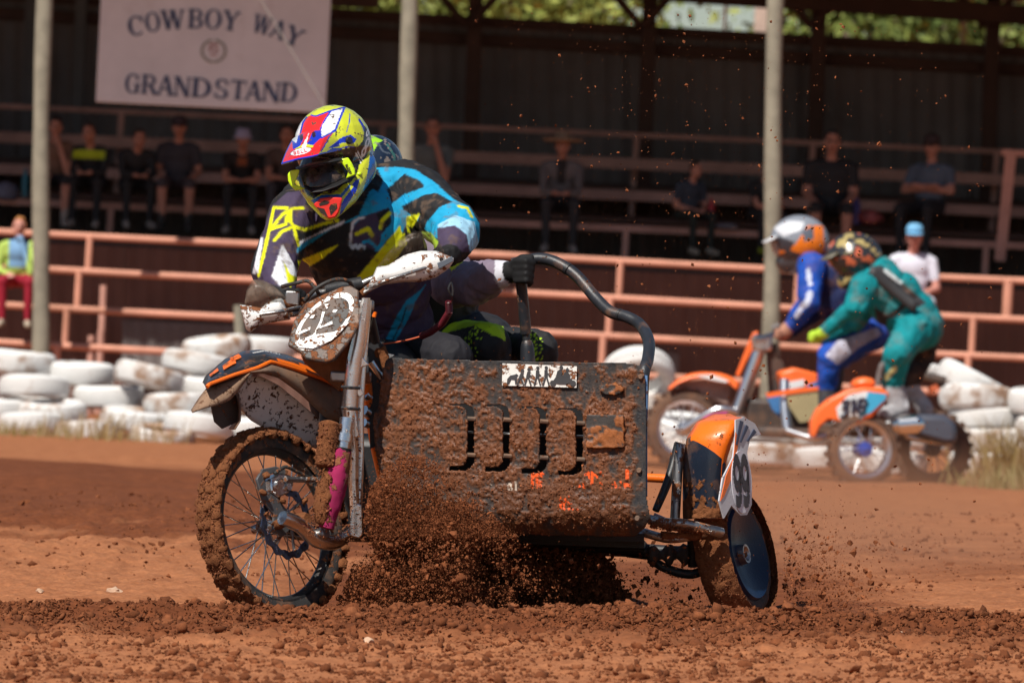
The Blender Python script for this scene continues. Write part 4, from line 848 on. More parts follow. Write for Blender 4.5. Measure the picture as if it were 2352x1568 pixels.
tubeo('fuel_breather', [px(861, 720, 24.9), px(853, 745, 24.92), px(846, 770, 24.94)], [.006, .004, .004], M_CABLE, OUT, 6); tubeo('breather_cap', [px(862, 716, 24.9), px(859, 728, 24.9)], .008, M_ORANGE, OUT, 8)
# ---------------------------------------------------------------- sidecar nose panel, caked in mud
SN = unit(V3(-.21, -.975, .06)); SPO = px(1176, 1000, 24.67)
SPX = unit(on_plane(1476, 1000 + 300*.024, SPO, SN) - SPO); SPY = np.cross(SPX, SN); SPY = SPY if SPY[2] > 0 else -SPY
def sq(u, v, o_=0): return on_plane(u, v, SPO + SN*o_, SN)
OUTL = [(892, 821), (1000, 825), (1455, 833), (1468, 838), (1478, 850), (1482, 870), (1485, 960), (1485, 1140), (1494, 1190), (1478, 1212), (1452, 1230), (1436, 1231), (1146, 1226), (900, 1215), (886, 1160), (876, 1105), (861, 1030), (857, 960), (868, 930), (876, 870), (884, 828)]
gu = np.arange(852, 1500, 2.1); gv = np.arange(818, 1236, 2.1); UU, VV = np.meshgrid(gu, gv); uu, vv = UU.ravel(), VV.ravel()
pts2 = np.stack([uu, vv], 1)
SLOT = [(1075, 930), (1158, 932), (1242, 936), (1326, 940)]     # right edge of each louvre flap
def rr_in(x, y, x0, x1, y0, y1, r_):                             # rounded on the right side only
    dx = np.maximum(x - (x1 - r_), 0); dy = np.maximum(np.maximum((y0 + r_) - y, y - (y1 - r_)), 0); core = (x > x0) & (x < x1) & (y > y0) & (y < y1)
    return core & ~((dx > 0) & (dy > 0) & (dx*dx + dy*dy > r_*r_))
hole = np.zeros(len(uu), bool); flap = np.zeros(len(uu))
for (xr, yt) in SLOT:
    yb = yt + 142; outer = rr_in(uu, vv, xr - 42, xr + 13, yt - 1, yb + 7, 22); inner = rr_in(uu, vv, xr - 48, xr, yt + 1, yb, 20)
    hole |= outer & ~inner; flap = np.maximum(flap, np.where(inner, np.clip((uu - (xr - 45))/45, 0, 1), 0))
keepv = inpoly(pts2, OUTL) & ~hole
# position, tuck-under at the bottom, mud relief
q3 = np.stack([uu/620, vv/620, 0*uu], 1)
n1 = fbm(q3*34, 4, 51, .65); n2 = fbm(q3*80, 4, 57, .7); n3 = fbm(q3*7, 5, 61, .6)
thick = .48*n1 + .40*n2 + .52*n3 + .17 + .22*fbm(q3*V3(60, 14, 1), 3, 66) + .10*ss(1080, 1180, vv) - .30*ss(1440, 1482, uu)*(1 - ss(1150, 1220, vv)) - .28*ss(860, 828, vv) - .18*np.exp(-((uu - 1250)/160)**2 - ((vv - 900)/40)**2) + .12*np.exp(-((uu - 1120)/140)**2 - ((vv - 1010)/90)**2)
tab_clean = .07*np.sin(uu*.05)
mud = np.clip(thick, 0, None); clump = ss(-.10, .30, thick)
hgt = clump*(.001 + .010*mud + .003*np.clip(n2, 0, 1)) + .0008*n2
bend = np.clip((vv - 1168)/62, 0, 1.1); back = .07*bend**2
base = np.stack([sq(a, b) for a, b in zip(uu, vv)])
pos = base - SN*(back[:, None]) + SN*(hgt + .022*flap**1.3)[:, None]
idx = -np.ones(len(uu), int); idx[keepv] = np.arange(keepv.sum())
nr, nc = UU.shape; a = (np.arange(nr - 1)[:, None]*nc + np.arange(nc - 1)[None]).ravel(); quads = np.stack([a, a + nc, a + nc + 1, a + 1], 1); quads = quads[keepv[quads].all(1)]
me = fast_mesh('nose_panel', pos[keepv], idx[quads])
dustf = ss(-.45, .0, thick)
colr = np.array((.030, .030, .033))[None]*(1 + .6*n2[:, None]) ; colr = colr + dustf[:, None]*.7*(np.array((.060, .041, .031)) - colr)
mc = np.array((.150, .054, .022))[None]*(1 + .55*n2 + .45*n3)[:, None]; wetm = ss(1090, 1170, vv + 40*n3); mc = mc*(1 - .3*wetm)[:, None]
colr = colr + clump[:, None]*(mc - colr)
# worn sign-writing in orange and white showing through the mud
lett = np.zeros(len(uu), bool)
rgp = np.random.default_rng(8)
for row, (y0, y1, x0, x1) in enumerate(((1085, 1118, 1205, 1448), (1120, 1142, 1270, 1310), (1146, 1168, 1270, 1445))):
    x = x0
    while x < x1:
        w = rgp.uniform(9, 16); 
        if rgp.random() < .9: lett |= near_line(pts2, [(x, y1), (x, y0)], 3.2) | near_line(pts2, [(x, y0 + rgp.uniform(0, 10)), (x + w, y0 + rgp.uniform(0, 12))], 3.0) | (near_line(pts2, [(x + w, y0), (x + w*.8, y1)], 3) if rgp.random() < .6 else False)
        x += w + 8
show = fbm(q3*21, 3, 71) + .25*n2
lo_ = lett & (show + .35*n2 > .22); lo_ |= near_line(pts2, [(1441, 1080), (1441, 1098)], 3.5) | near_line(pts2, [(1437, 1112), (1443, 1114)], 4)
colr[lo_] = (.85, .10, .012)
wl = near_line(pts2, [(1158, 1108), (1160, 1124)], 2.5) | near_line(pts2, [(1164, 1112), (1174, 1112), (1176, 1124), (1166, 1124), (1164, 1112)], 2.2) | near_line(pts2, [(1184, 1106), (1185, 1124)], 2.2) | near_line(pts2, [(1128, 1112), (1140, 1122)], 2) | near_line(pts2, [(1060, 1116), (1090, 1120)], 1.6) | near_line(pts2, [(1098, 1112), (1102, 1124)], 1.8)
colr[wl & (show > -.12)] = (.55, .45, .36)
setcol(me, np.clip(colr[keepv], 0, 1)); glo = np.where(keepv, wetm, 0)[keepv]
k = NT('muddy_panel'); at = k.n('ShaderNodeAttribute', attribute_name='Col'); cw = k.coord(); f1 = k.noise(cw, 150, 5, .7); c = k.mix(1.0, at.outputs['Color'], k.ramp(f1, .3, .7, (.72, .72, .72, 1), (1.25, 1.25, 1.25, 1)), 'MULTIPLY'); k.setc(c); k.l(k.ramp(k.noise(cw, 14, 4, .6), .4, .66, (.3, .3, .3, 1), (.92, .92, .92, 1)), k.b.inputs['Roughness']); k.b.inputs['Specular IOR Level'].default_value = .3; k.bump(f1, .6, .004); M_PANEL = k.m
PAN = obj('nose_panel', me, M_PANEL, OUT, sm=None, solid=.008); PAN['label'] = 'black sidecar nose panel caked in red mud, four louvres'
rgc = np.random.default_rng(31); pick = rgc.choice(np.where(keepv)[0], 9500, p=(lambda w_: w_/w_.sum())((np.clip(thick, 0, 1)**1.2 + .02)[keepv])); crumbs('panel_crumbs', pos[pick] + rgc.normal(0, .0012, (len(pick), 3)), np.minimum(.0012*(1 - rgc.random(len(pick)))**-.42, .0055), PAN, 32)
# pegs bridging each louvre
for (xr, yt) in SLOT:
    for dy in (31, 114): obj('louvre_peg', MB().tube([sq(xr - 2, yt + dy, .018), sq(xr + 16, yt + dy + 1, .004)], .0085, 8), M_GRIME, PAN)
# raised square plate and oval latch
def panel_relief(name, poly, lift, seed):
    xs_ = [p[0] for p in poly]; ys_ = [p[1] for p in poly]; g1 = np.arange(min(xs_), max(xs_) + .1, 2.6); g2 = np.arange(min(ys_), max(ys_) + .1, 2.6); A, B = np.meshgrid(g1, g2); f_ = np.stack([A.ravel(), B.ravel()], 1); ins = inpoly(f_, poly)
    q = np.stack([f_[:, 0]/620, f_[:, 1]/620, 0*f_[:, 0]], 1); m1 = fbm(q*16, 5, 51, .6); m2 = fbm(q*48, 4, seed, .6); th = .5*m1 + .5*m2 + .12; cl_ = ss(0, .16, th)
    p3 = np.stack([sq(a_, b_, lift) for a_, b_ in f_]) + SN*(cl_*(.002 + .008*np.clip(th, 0, 1)))[:, None]
    ix = -np.ones(len(f_), int); ix[ins] = np.arange(ins.sum()); nr, nc = A.shape; a_ = (np.arange(nr - 1)[:, None]*nc + np.arange(nc - 1)[None]).ravel(); qd = np.stack([a_, a_ + nc, a_ + nc + 1, a_ + 1], 1); qd = qd[ins[qd].all(1)]
    mm_ = fast_mesh(name, p3[ins], ix[qd]); cc = np.array((.05, .042, .038))[None] + cl_[:, None]*(np.array((.27, .095, .037))*(1 + .4*m2)[:, None] - .05); setcol(mm_, np.clip(cc[ins], 0, 1)); return obj(name, mm_, M_PANEL, PAN, sm=None, solid=lift + .004)
panel_relief('square_plate', [(1345, 950), (1434, 952), (1434, 1026), (1430, 1030), (1344, 1028)], .016, 81)
panel_relief('oval_latch', [(1404 + 28*np.sign(math.cos(t))*abs(math.cos(t))**.8, 894 + 14*math.sin(t)) for t in np.linspace(0, 6.28, 30)], .016, 83)
for (u, v) in ((1468, 1080), (1472, 865), (1464, 1190)): obj('panel_bolt', MB().lathe(sq(u, v, .004), SN, [(.001, .008), (.008, .008), (.011, 0)], 10), M_GRIME, PAN)
# sticker: white strip with the march of man ending in a sidecar
M_STK = mat('white_sticker', (.80, .77, .72), .5, var=.04, mud=.56, ms=38); M_SIL = mat('sticker_print', (.045, .042, .045), .5, var=.2)
STK = obj('sticker', MB().plate([sq(u, v, .011) for u, v in ((1154, 834), (1325, 841), (1324, 890), (1153, 885))], SN, .003), M_STK, PAN); STK['label'] = 'white sticker with dark walking figures and a sidecar'
def sil(poly, i): obj('silhouette', MB().plate([sq(u, v, .0135 + .0001*i) for u, v in poly], SN, .002), M_SIL, STK, sm=False)
def limb(a, b, w): return bar(a, b, w)
sil([(1164, 881), (1165, 870), (1172, 862), (1182, 860), (1186, 858), (1190, 861), (1187, 866), (1186, 882), (1183, 882), (1182, 872), (1174, 871), (1169, 882)], 0)
for i, (x, h, ln) in enumerate(((1195, 30, .5), (1212, 33, .3), (1234, 37, .1), (1254, 38, .05))):
    t_ = 880 + (x - 1150)*.02; hx = x + ln*10
    sil([(hx + 4*math.cos(q), t_ - h + 4*math.sin(q)) for q in np.linspace(0, 6.28, 9)[:-1]], 1); sil([(x - 4, t_ - h*.45), (hx - 4, t_ - h + 5), (hx + 3, t_ - h + 5), (x + 4, t_ - h*.42)], 2)
    sil(limb((x - 1, t_ - h*.48), (x - 7, t_ + 3), 3.6), 3); sil(limb((x + 1, t_ - h*.48), (x + 7, t_ + 3), 3.6), 4); sil(limb((hx, t_ - h + 9), (x + 8, t_ - h*.5), 2.4), 5)
for (cx_, cy_, r_) in ((1270, 880, 7), (1316, 880, 7)): sil([(cx_ + r_*math.cos(q), cy_ + r_*math.sin(q)) for q in np.linspace(0, 6.28, 13)[:-1]], 6)
sil([(1268, 878), (1276, 866), (1290, 862), (1306, 864), (1318, 876), (1300, 882), (1284, 882)], 7); sil([(1276, 868), (1280, 852), (1288, 846), (1292, 856), (1286, 868)], 8); sil([(1292, 866), (1296, 856), (1304, 852), (1310, 864)], 9); sil([(1289 + 4*math.cos(q), 843 + 4*math.sin(q)) for q in np.linspace(0, 6.28, 9)[:-1]], 10); sil([(1303 + 4*math.cos(q), 849 + 4*math.sin(q)) for q in np.linspace(0, 6.28, 9)[:-1]], 11)
# panel backing and blue side wall of the nose
obj('nose_side', MB().plate([sq(1487, 862, -.012), sq(1487, 1140, -.012), sq(1487, 1140, -.012) + V3(-.06, .5, 0), sq(1487, 862, -.012) + V3(-.05, .35, 0)], SPX, .012), mat('blue_side', (.12, .24, .45), .4, mud=.45, ms=20), OUT)
obj('floor_tray', MB().plate([sq(880, 1215, -.42), sq(1480, 1225, -.42), sq(1480, 1180, -.42) + V3(0, 1.1, 0), sq(880, 1170, -.42) + V3(0, 1.1, 0)], V3(0, 0, 1), .03), M_DARK, OUT)
obj('inner_bulkhead', MB().plate([sq(880, 845, -.16), sq(1470, 850, -.16), sq(1470, 1195, -.22), sq(880, 1180, -.22)], SN, .01), M_DARK, OUT)
tubeo('inner_tube', [sq(1050, 992, -.09), sq(1360, 1003, -.09)], .006, M_STEEL, OUT)
# ---------------------------------------------------------------- grab rail
M_GRIP = mat('black_grab_bar', (.022, .024, .03), .42, var=.25, vs=18, mud=.22, ms=18, dust=.18)
tubeo('grab_rail', [px(1176, 606, 25.42), px(1206, 600, 25.42), px(1240, 594, 25.41), px(1280, 604, 25.38), px(1325, 634, 25.34), px(1368, 684, 25.28), px(1402, 716, 25.22), px(1440, 728, 25.18), px(1472, 748, 25.12), px(1490, 784, 24.95), px(1488, 824, 24.80), px(1478, 862, 24.72), px(1474, 960, 24.74)], .0225, M_GRIP, OUT, 16)
tubeo('grab_post', [px(1196, 640, 25.42), px(1202, 700, 25.44), px(1208, 765, 25.46)], .021, M_GRIP, OUT, 16); tubeo('grab_post', [px(1208, 755, 25.46), px(1212, 850, 25.46)], .015, M_BLACK, OUT); tubeo('post_boot', [px(1209, 782, 25.46), px(1211, 800, 25.46), px(1213, 860, 25.46)], [.017, .026, .032], M_GRIP, OUT, 16)
for a_, b_ in (((1300, 615, 25.36), (1306, 619, 25.355)), ((1420, 722, 25.2), (1425, 724, 25.195))): tubeo('tape_band', [px(*a_), px(*b_)], .0238, M_DARK, OUT, 16)
# ---------------------------------------------------------------- sidecar wheel
QN = unit(V3(.885, -.385, .245)); QC = px(1690, 1276, 25.30)
SWH, QUP, QFW = wheel('sidecar_wheel', QC, QN, .255, .165, .062, OUT, disc=True, label='sidecar wheel with dark blue disc cover')
def qq(u, v, o_): return on_plane(u, v, QC + QN*o_, QN)
obj('disc_cover', MB().lathe(QC, QN, [(.001, .020), (.05, .022), (.10, .034), (.15, .05), (.172, .058), (.18, .045)], 60, up=QUP), mat('blue_cover', (.006, .020, .055), .28, 0, var=.2, vs=9, mud=.1, ms=20, spec=.22), SWH, sm=50)
obj('hub_cap', MB().lathe(QC, QN, [(.001, .03), (.018, .03), (.028, .045), (.036, .046), (.039, .02)], 30, up=QUP), M_STEEL, SWH)
pr = [(.255 - .03*abs(t)**2.6, t*.070) for t in np.linspace(-1, 1, 17)]
me = MB().lathe(QC, QN, pr, 240, up=QUP).mesh('caked_mud'); v = getco(me); ra = v - QC; ra = ra - QN*(ra @ QN)[:, None]; ra /= np.linalg.norm(ra, axis=1)[:, None]; v += ra*(.011*fbm(v*60, 4, 91, .6) + .004)[:, None]; setco(me, v); obj('caked_mud', me, M_MUDT, SWH, sm=70)
# fender: channel over the wheel, modelled as cross-section swept along an arc
arcp_ = []
fpx = [(1608, 1196), (1608, 1120), (1612, 1060), (1620, 1016), (1640, 980), (1672, 960), (1705, 956), (1738, 966)]   # front/crown line of the tread side, left edge
rows = []
Lc = spline([(1569, 1192), (1568, 1120), (1569, 1060), (1577, 1006), (1600, 968), (1640, 950), (1680, 950), (1716, 972)], 34)
Rc = spline([(1662, 1190), (1664, 1120), (1668, 1060), (1690, 990), (1700, 962), (1712, 958), (1730, 972), (1747, 996)], 34)
dl = np.interp(np.linspace(0, 1, 34), [0, .4, .55, .75, 1], [25.10, 25.10, 25.14, 25.30, 25.52]); dr = dl - .06
for i in range(34):
    row = []
    for j in range(11):
        t = j/10; q = Lc[i] + (Rc[i] - Lc[i])*t; row.append(px(q[0], q[1], dl[i] + (dr[i] - dl[i])*t - .045*(4*t*(1 - t))**.6))
    rows.append(row)
SF = MB().grid(rows).mesh('sidecar_fender'); vpx = np.array([(Lc[i] + (Rc[i] - Lc[i])*j/10) for i in range(34) for j in range(11)])
sf = obj('sidecar_fender', SF, M_ORANGE, OUT, sm=70, solid=.005); sf['label'] = 'orange, navy and white sidecar fender with oval 99 plate'
def sub_rows(i0, i1, jf0, jf1, lift, m, name):
    rr = []
    for i in range(i0, i1 + 1):
        a0, a1 = jf0(i), jf1(i)
        if a1 - a0 < .02: a1 = a0 + .02
        row = []
        for t in np.linspace(a0, a1, 9):
            x = t*10; j = min(int(x), 9); p = np.array(rows[i][j])*(1 - (x - j)) + np.array(rows[i][j + 1])*(x - j); row.append(p + V3(-.15, -.95, .25)*lift)
        rr.append(row)
    return obj(name, MB().grid(rr), m, sf, sm=70)
M_NAVYP = mat('navy_vinyl', (.012, .018, .032), .3, var=.2, vs=12, mud=.36, ms=16, dust=.25, coat=.3); M_MUDDYF = mat('navy_vinyl_muddy', (.03, .03, .035), .6, var=.2, mud=.72, ms=13, dust=.5)
sub_rows(0, 14, lambda i: 0, lambda i: min(1, 1 - max(0, i - 9.3)*.2), .003, M_NAVYP, 'navy_graphic')
def fender_mud(i0, i1, m_):
    ti = np.arange(i0, i1, .22); tj = np.linspace(0, 1, 48); A, B = np.meshgrid(tj, ti); R0 = np.array(rows); pos = []
    for b_, a_ in zip(B.ravel(), A.ravel()):
        i = min(int(b_), 32); x = a_*10; j = min(int(x), 9); fi, fj = b_ - i, x - j; pos.append((R0[i, j]*(1 - fi) + R0[i + 1, j]*fi)*(1 - fj) + (R0[i, j + 1]*(1 - fi) + R0[i + 1, j + 1]*fi)*fj)
    pos = np.array(pos); n_ = fbm(pos*26, 4, 88, .6); n2_ = fbm(pos*80, 3, 89, .6); th = .75*n_ + .3*n2_ + .33 - .075*(B.ravel() - i0); kp = th > 0; pos = pos + V3(-.15, -.95, .25)*(.004 + .018*np.clip(th, 0, 1) + .004*np.clip(n2_, -1, 1)*(th > .05))[:, None]
    nr, nc = A.shape; a_ = (np.arange(nr - 1)[:, None]*nc + np.arange(nc - 1)[None]).ravel(); qd = np.stack([a_, a_ + nc, a_ + nc + 1, a_ + 1], 1); qd = qd[kp[qd].all(1)]; ix = -np.ones(len(pos), int); us = np.unique(qd); ix[us] = np.arange(len(us)); obj('fender_mud', fast_mesh('fender_mud', pos[us], ix[qd]), m_, sf, sm=60)
fender_mud(0, 12, M_MUDT)
rgt = np.random.default_rng(41); nt3 = 3600; aa, hh = rgt.uniform(0, 2*math.pi, nt3), rgt.uniform(-1, 1, nt3); rr_ = .258 - .03*np.abs(hh)**2.6; crumbs('tyre_crumbs', QC + (np.cos(aa)[:, None]*QUP + np.sin(aa)[:, None]*QFW)*rr_[:, None] + QN*(hh*.070)[:, None], np.minimum(.0018*(1 - rgt.random(nt3))**-.4, .006), SWH, 42)
sub_rows(24, 33, lambda i: max(0, .95 - (i - 24)*.14), lambda i: 1, .003, M_WHITEC, 'white_graphic')
for p0, p1 in (((1664, 1050), (1702, 968)), ((1640, 1010), (1690, 980)), ((1655, 1040), (1690, 1010))): pass
# outer side plate
SPN = unit(V3(.80, -.60, .05)); SPB = px(1690, 1060, 24.98)
def fq(u, v, o_=0): return on_plane(u, v, SPB + SPN*o_, SPN)
M_SIDE = mat('fender_side', (.60, .60, .64), .3, var=.05, mud=.22, ms=18, coat=.4)
polyo = [(1690, 964), (1710, 958), (1734, 972), (1748, 998), (1738, 1000), (1724, 1004), (1716, 1040), (1727, 1110), (1727, 1158), (1716, 1182), (1701, 1183), (1680, 1160), (1663, 1190), (1652, 1150), (1660, 1098), (1684, 1050), (1690, 1000)]
sp_ = obj('fender_side', MB().plate([fq(u, v) for u, v in polyo], SPN, .006), M_SIDE, sf)
obj('side_graphic', MB().plate([fq(u, v, .002) for u, v in ((1690, 992), (1686, 1050), (1668, 1092), (1655, 1150), (1663, 1140), (1680, 1100), (1698, 1010))], SPN, .002), M_ORANGE, sf, sm=False)
for q in (((1700, 965), (1690, 1020), (1694, 1022), (1708, 968)), ((1714, 975), (1700, 1015), (1703, 1016), (1720, 980)), ((1732, 985), (1716, 1012), (1719, 1014), (1738, 992))): obj('side_graphic', MB().plate([fq(u, v, .003) for u, v in q], SPN, .002), mat('slate_print', (.06, .08, .14), .4), sf, sm=False)
M_LAV = mat('plate_white', (.74, .74, .80), .35, mud=.2, ms=20); M_NUMD = mat('numeral_grey', (.06, .06, .07), .5)
obj('oval_plate', MB().plate([fq(1704 + 23*math.cos(t)*(1.0) + 3*math.sin(t), 1106 + 72*math.sin(t), .005) for t in np.linspace(0, 6.28, 36)[:-1]], SPN, .003), M_LAV, sf)
PNs = PN; PN = SPN
for k_, x0 in enumerate((1685, 1703)):
    f = lambda x, y, x0=x0: fq(x0 + x*19 + (.5 - y)*6, 1164 - y*112, .008)
    obj('numeral_nine', nine(f, .002), M_NUMD, sf, sm=False)
PN = PNs
# ---------------------------------------------------------------- sidecar frame tubes
tubeo('orange_tube', [px(1480, 1096, 25.35), px(1530, 1099, 25.35)], .017, M_ORANGE, OUT)
tubeo('damper', [px(1506, 1172, 25.1), px(1536, 1100, 25.15), px(1560, 1020, 25.2)], [.014, .017, .02], M_BLACK, OUT); tubeo('damper_reservoir', [px(1552, 1060, 25.25), px(1566, 1018, 25.25)], .026, M_DARK, OUT)
tubeo('upright_tube', [px(1563, 1022, 25.12), px(1558, 1060, 25.1), px(1549, 1215, 25.08)], .0185, M_STEEL, OUT)
tubeo('bumper_tube', [px(1490, 1192, 24.95), px(1530, 1200, 24.95), px(1570, 1202, 24.95), px(1630, 1216, 24.98), px(1656, 1222, 25.02)], .019, M_STEEL, OUT); tubeo('bumper_tube', [px(1478, 1222, 25.02), px(1530, 1236, 25.0), px(1570, 1234, 25.0), px(1620, 1222, 25.04)], .017, M_STEEL, OUT); tubeo('bumper_tube', [px(1500, 1185, 25.2), px(1560, 1212, 25.2), px(1600, 1236, 25.2)], .015, M_STEEL, OUT)
obj('bumper_mud', lump_tube(lerp_path(px(1496, 1202, 24.94), px(1618, 1218, 24.97), 30), [.012]*30, 12, .012, 60, 15), M_MUDT, OUT, sm=70)
obj('bumper_mud', lump_tube(lerp_path(px(1520, 1228, 24.98), px(1612, 1230, 25.0), 24), [.014]*24, 12, .012, 55, 16), M_MUDT, OUT, sm=70)
for pts_, r_ in (([(1150, 1232, 25.4), (1330, 1252, 25.4), (1490, 1262, 25.35), (1620, 1270, 25.3)], .022), ([(1480, 1262, 25.3), (1520, 1300, 25.3), (1590, 1318, 25.28), (1640, 1290, 25.3)], .018), ([(1300, 1236, 25.8), (1480, 1270, 25.6), (1600, 1262, 25.4)], .024), ([(1590, 1230, 25.25), (1592, 1300, 25.28)], .02)): tubeo('chassis_tube', [px(*p) for p in pts_], r_, M_DARK, OUT)
obj('hub_carrier', lump_tube(lerp_path(px(1490, 1275, 25.25), px(1600, 1272, 25.28), 20), [.03 + .012*math.sin(i) for i in range(20)], 14, .012, 40, 17), mat('muddy_carrier', (.05, .04, .035), .8, mud=.5, ms=20), OUT, sm=70)
obj('belly_plate', MB().plate([px(u, v, d) for u, v, d in ((1100, 1226, 25.25), (1480, 1240, 25.2), (1500, 1262, 25.9), (1080, 1250, 25.95))], V3(0, 0, 1), .03), M_DARK, OUT)
def crumb_run(a_, b_, r0, n, par, seed):
    g_ = np.random.default_rng(seed); t = g_.random(n)[:, None]; ax_ = unit(b_ - a_); s1 = unit(np.cross(ax_, V3(0, 1, .1))); s2 = np.cross(ax_, s1); q = g_.uniform(0, 6.283, n)[:, None]; crumbs('stuck_crumbs', a_ + (b_ - a_)*t + (s1*np.cos(q) + s2*np.sin(q))*r0*g_.uniform(.85, 1.05, (n, 1)), np.minimum(.0016*(1 - g_.random(n))**-.45, .007), par, seed)
crumb_run(px(757, 970, 24.5), px(746, 1070, 24.47), .037, 700, OUT, 51); crumb_run(px(755, 1085, 24.475), px(736, 1200, 24.445), .035, 800, OUT, 52); crumb_run(px(1496, 1200, 24.94), px(1630, 1218, 24.97), .02, 600, OUT, 53); crumb_run(px(700, 1210, 24.45), px(815, 1225, 24.5), .03, 300, OUT, 54); crumb_run(px(812, 930, 24.6), px(818, 1220, 24.6), .022, 260, OUT, 55)
# ---------------------------------------------------------------- engine side, frame, rear of the bike (mostly hidden)
for pts_, r_, m_ in (([(846, 720, 24.95), (866, 820, 25.05), (880, 980, 25.15), (900, 1120, 25.2)], .022, M_DARK), ([(852, 830, 25.0), (880, 872, 25.02), (900, 900, 25.1)], .017, M_CHROME), ([(836, 905, 25.0), (880, 935, 25.06)], .022, M_CHROME), ([(836, 942, 25.0), (878, 965, 25.06)], .02, M_CHROME), ([(836, 970, 25.0), (876, 985, 25.06)], .016, M_CHROME), ([(842, 880, 25.0), (860, 1010, 25.05), (880, 1100, 25.1)], .02, M_ORANGE), ([(760, 1000, 25.3), (820, 1120, 25.5), (900, 1260, 25.8)], .03, M_DARK)): tubeo('frame_tube', [px(*p) for p in pts_], r_, m_, OUT)
obj('engine_case', MB().box(px(880, 1120, 25.7), (.16, .28, .2)), M_DARK, OUT, bevel=.04); obj('fuel_tank', MB().ell(px(880, 850, 25.5), np.eye(3), (.15, .32, .12)), M_DARK, OUT); obj('seat_pad', MB().box(px(900, 830, 26.0), (.12, .4, .05)), M_DARK, OUT, bevel=.03)
obj('radiator', MB().plate([px(u, v, 25.0) for u, v in ((845, 780), (880, 790), (900, 850), (880, 1020), (850, 1030))], V3(0, -1, 0), .05), M_DARK, OUT)
obj('control_bracket', lump_tube(lerp_path(px(872, 800, 25.0), px(892, 850, 25.0), 12), [.02]*12, 12, .014, 45, 19), M_MUDT, OUT, sm=70)
obj('bracket_plate', MB().plate([px(u, v, 25.0) for u, v in ((872, 806), (906, 815), (892, 824), (878, 826))], V3(0, -1, .3), .01), M_CHROME, OUT)
RWc = px(980, 1240, 26.3); RWn = unit(V3(.93, -.36, .08))
RWH, ru_, rf_ = wheel('rear_wheel', RWc, RWn, .30, .2, .065, OUT, disc=True)
# ================================================================ PEOPLE
def remesh(prims, voxel, iters=6):
    mb = MB()
    for q in prims:
        if q[0] == 'c': mb.rcone(q[1], q[2], q[3], q[4])
        else: mb.ell(q[1], q[2], q[3])
    me = mb.mesh('tmp'); o = bpy.data.objects.new('tmp', me); COL.objects.link(o)
    r_ = o.modifiers.new('r', 'REMESH'); r_.mode = 'VOXEL'; r_.voxel_size = voxel
    s_ = o.modifiers.new('s', 'SMOOTH'); s_.iterations = iters; s_.factor = .5
    dg = bpy.context.evaluated_depsgraph_get(); dg.update(); out = bpy.data.meshes.new_from_object(o.evaluated_get(dg)); bpy.data.objects.remove(o); bpy.data.meshes.remove(me); return out
def prim_dist(x, q):
    if q[0] == 'c':
        a, b = np.asarray(q[1]), np.asarray(q[3]); ab = b - a; t = np.clip(((x - a) @ ab)/max(ab @ ab, 1e-9), 0, 1); return np.linalg.norm(x - (a + t[:, None]*ab), axis=1) - (q[2] + (q[4] - q[2])*t)
    r_ = x - np.asarray(q[1]); k_ = (r_ @ np.asarray(q[2]).T)/np.asarray(q[3]); n_ = np.maximum(np.linalg.norm(k_, axis=1), 1e-6); return np.linalg.norm(r_, axis=1)*(1 - 1/n_)
def prim_colours(v, prims, pal):
    best = np.full(len(v), 9.0); col = np.zeros((len(v), 3))
    for q in prims:
        d = prim_dist(v, q) - (q[6] if len(q) > 6 else 0) if q[0] == 'c' else prim_dist(v, q); m_ = d < best; best[m_] = d[m_]; col[m_] = pal[q[5] if q[0] == 'c' else q[4]]
    return col
def C(a, r0, b, r1, key): return ('c', a, r0, b, r1, key)
def E(c_, rad, key, ax=None): return ('e', c_, np.eye(3) if ax is None else ax, rad, key)
def folds(me, amp, sc, seed, mask=None):
    v = getco(me); no = getno(me); q = v*sc; w = fbm(q, 3, seed); rid = 1 - np.abs(fbm(q*V3(1, 1, .55) + .7*w[:, None], 3, seed + 3))*2.2; d = amp*(.6*w + .7*rid)
    if mask is not None: d = d*mask
    setco(me, v + no*d[:, None])
def soften(me, col, n):
    e = np.empty(len(me.edges)*2, np.int32); me.edges.foreach_get('vertices', e); e = e.reshape(-1, 2); cnt = np.bincount(e.ravel(), minlength=len(col)).astype(float)[:, None]
    for _ in range(n):
        a = np.zeros_like(col); np.add.at(a, e[:, 0], col[e[:, 1]]); np.add.at(a, e[:, 1], col[e[:, 0]]); col[:] = .5*col + .5*a/np.maximum(cnt, 1)
M_CLOTH = mat('jersey_cloth', (1, 1, 1), .75, var=.12, vs=12, mud=.20, ms=46, bump=.25, bd=.002, vcol=True, mudc=(.16, .085, .05), spec=.25)
M_CLOTHP = mat('passenger_cloth', (1, 1, 1), .7, var=.15, vs=12, mud=.08, ms=30, bump=.2, bd=.002, vcol=True, spec=.3)
M_BODY = mat('clothes_and_skin', (1, 1, 1), .75, var=.12, vs=12, bump=.1, bd=.002, vcol=True, spec=.3)
M_KIT = mat('race_kit', (1, 1, 1), .75, var=.3, vs=10, mud=.2, ms=16, bump=.3, bd=.01, vcol=True, spec=.25, dust=.2, mudc=(.2, .1, .06))
M_SHELL = mat('helmet_gloss', (1, 1, 1), .24, var=.04, vs=8, mud=.10, ms=42, bump=0, vcol=True, coat=.5)
BLK = (.016, .016, .018); PUR = (.062, .044, .086); CY = (.012, .33, .58); YEL = (.74, .76, .01); WHT = (.72, .74, .80); LBL = (.32, .58, .76)
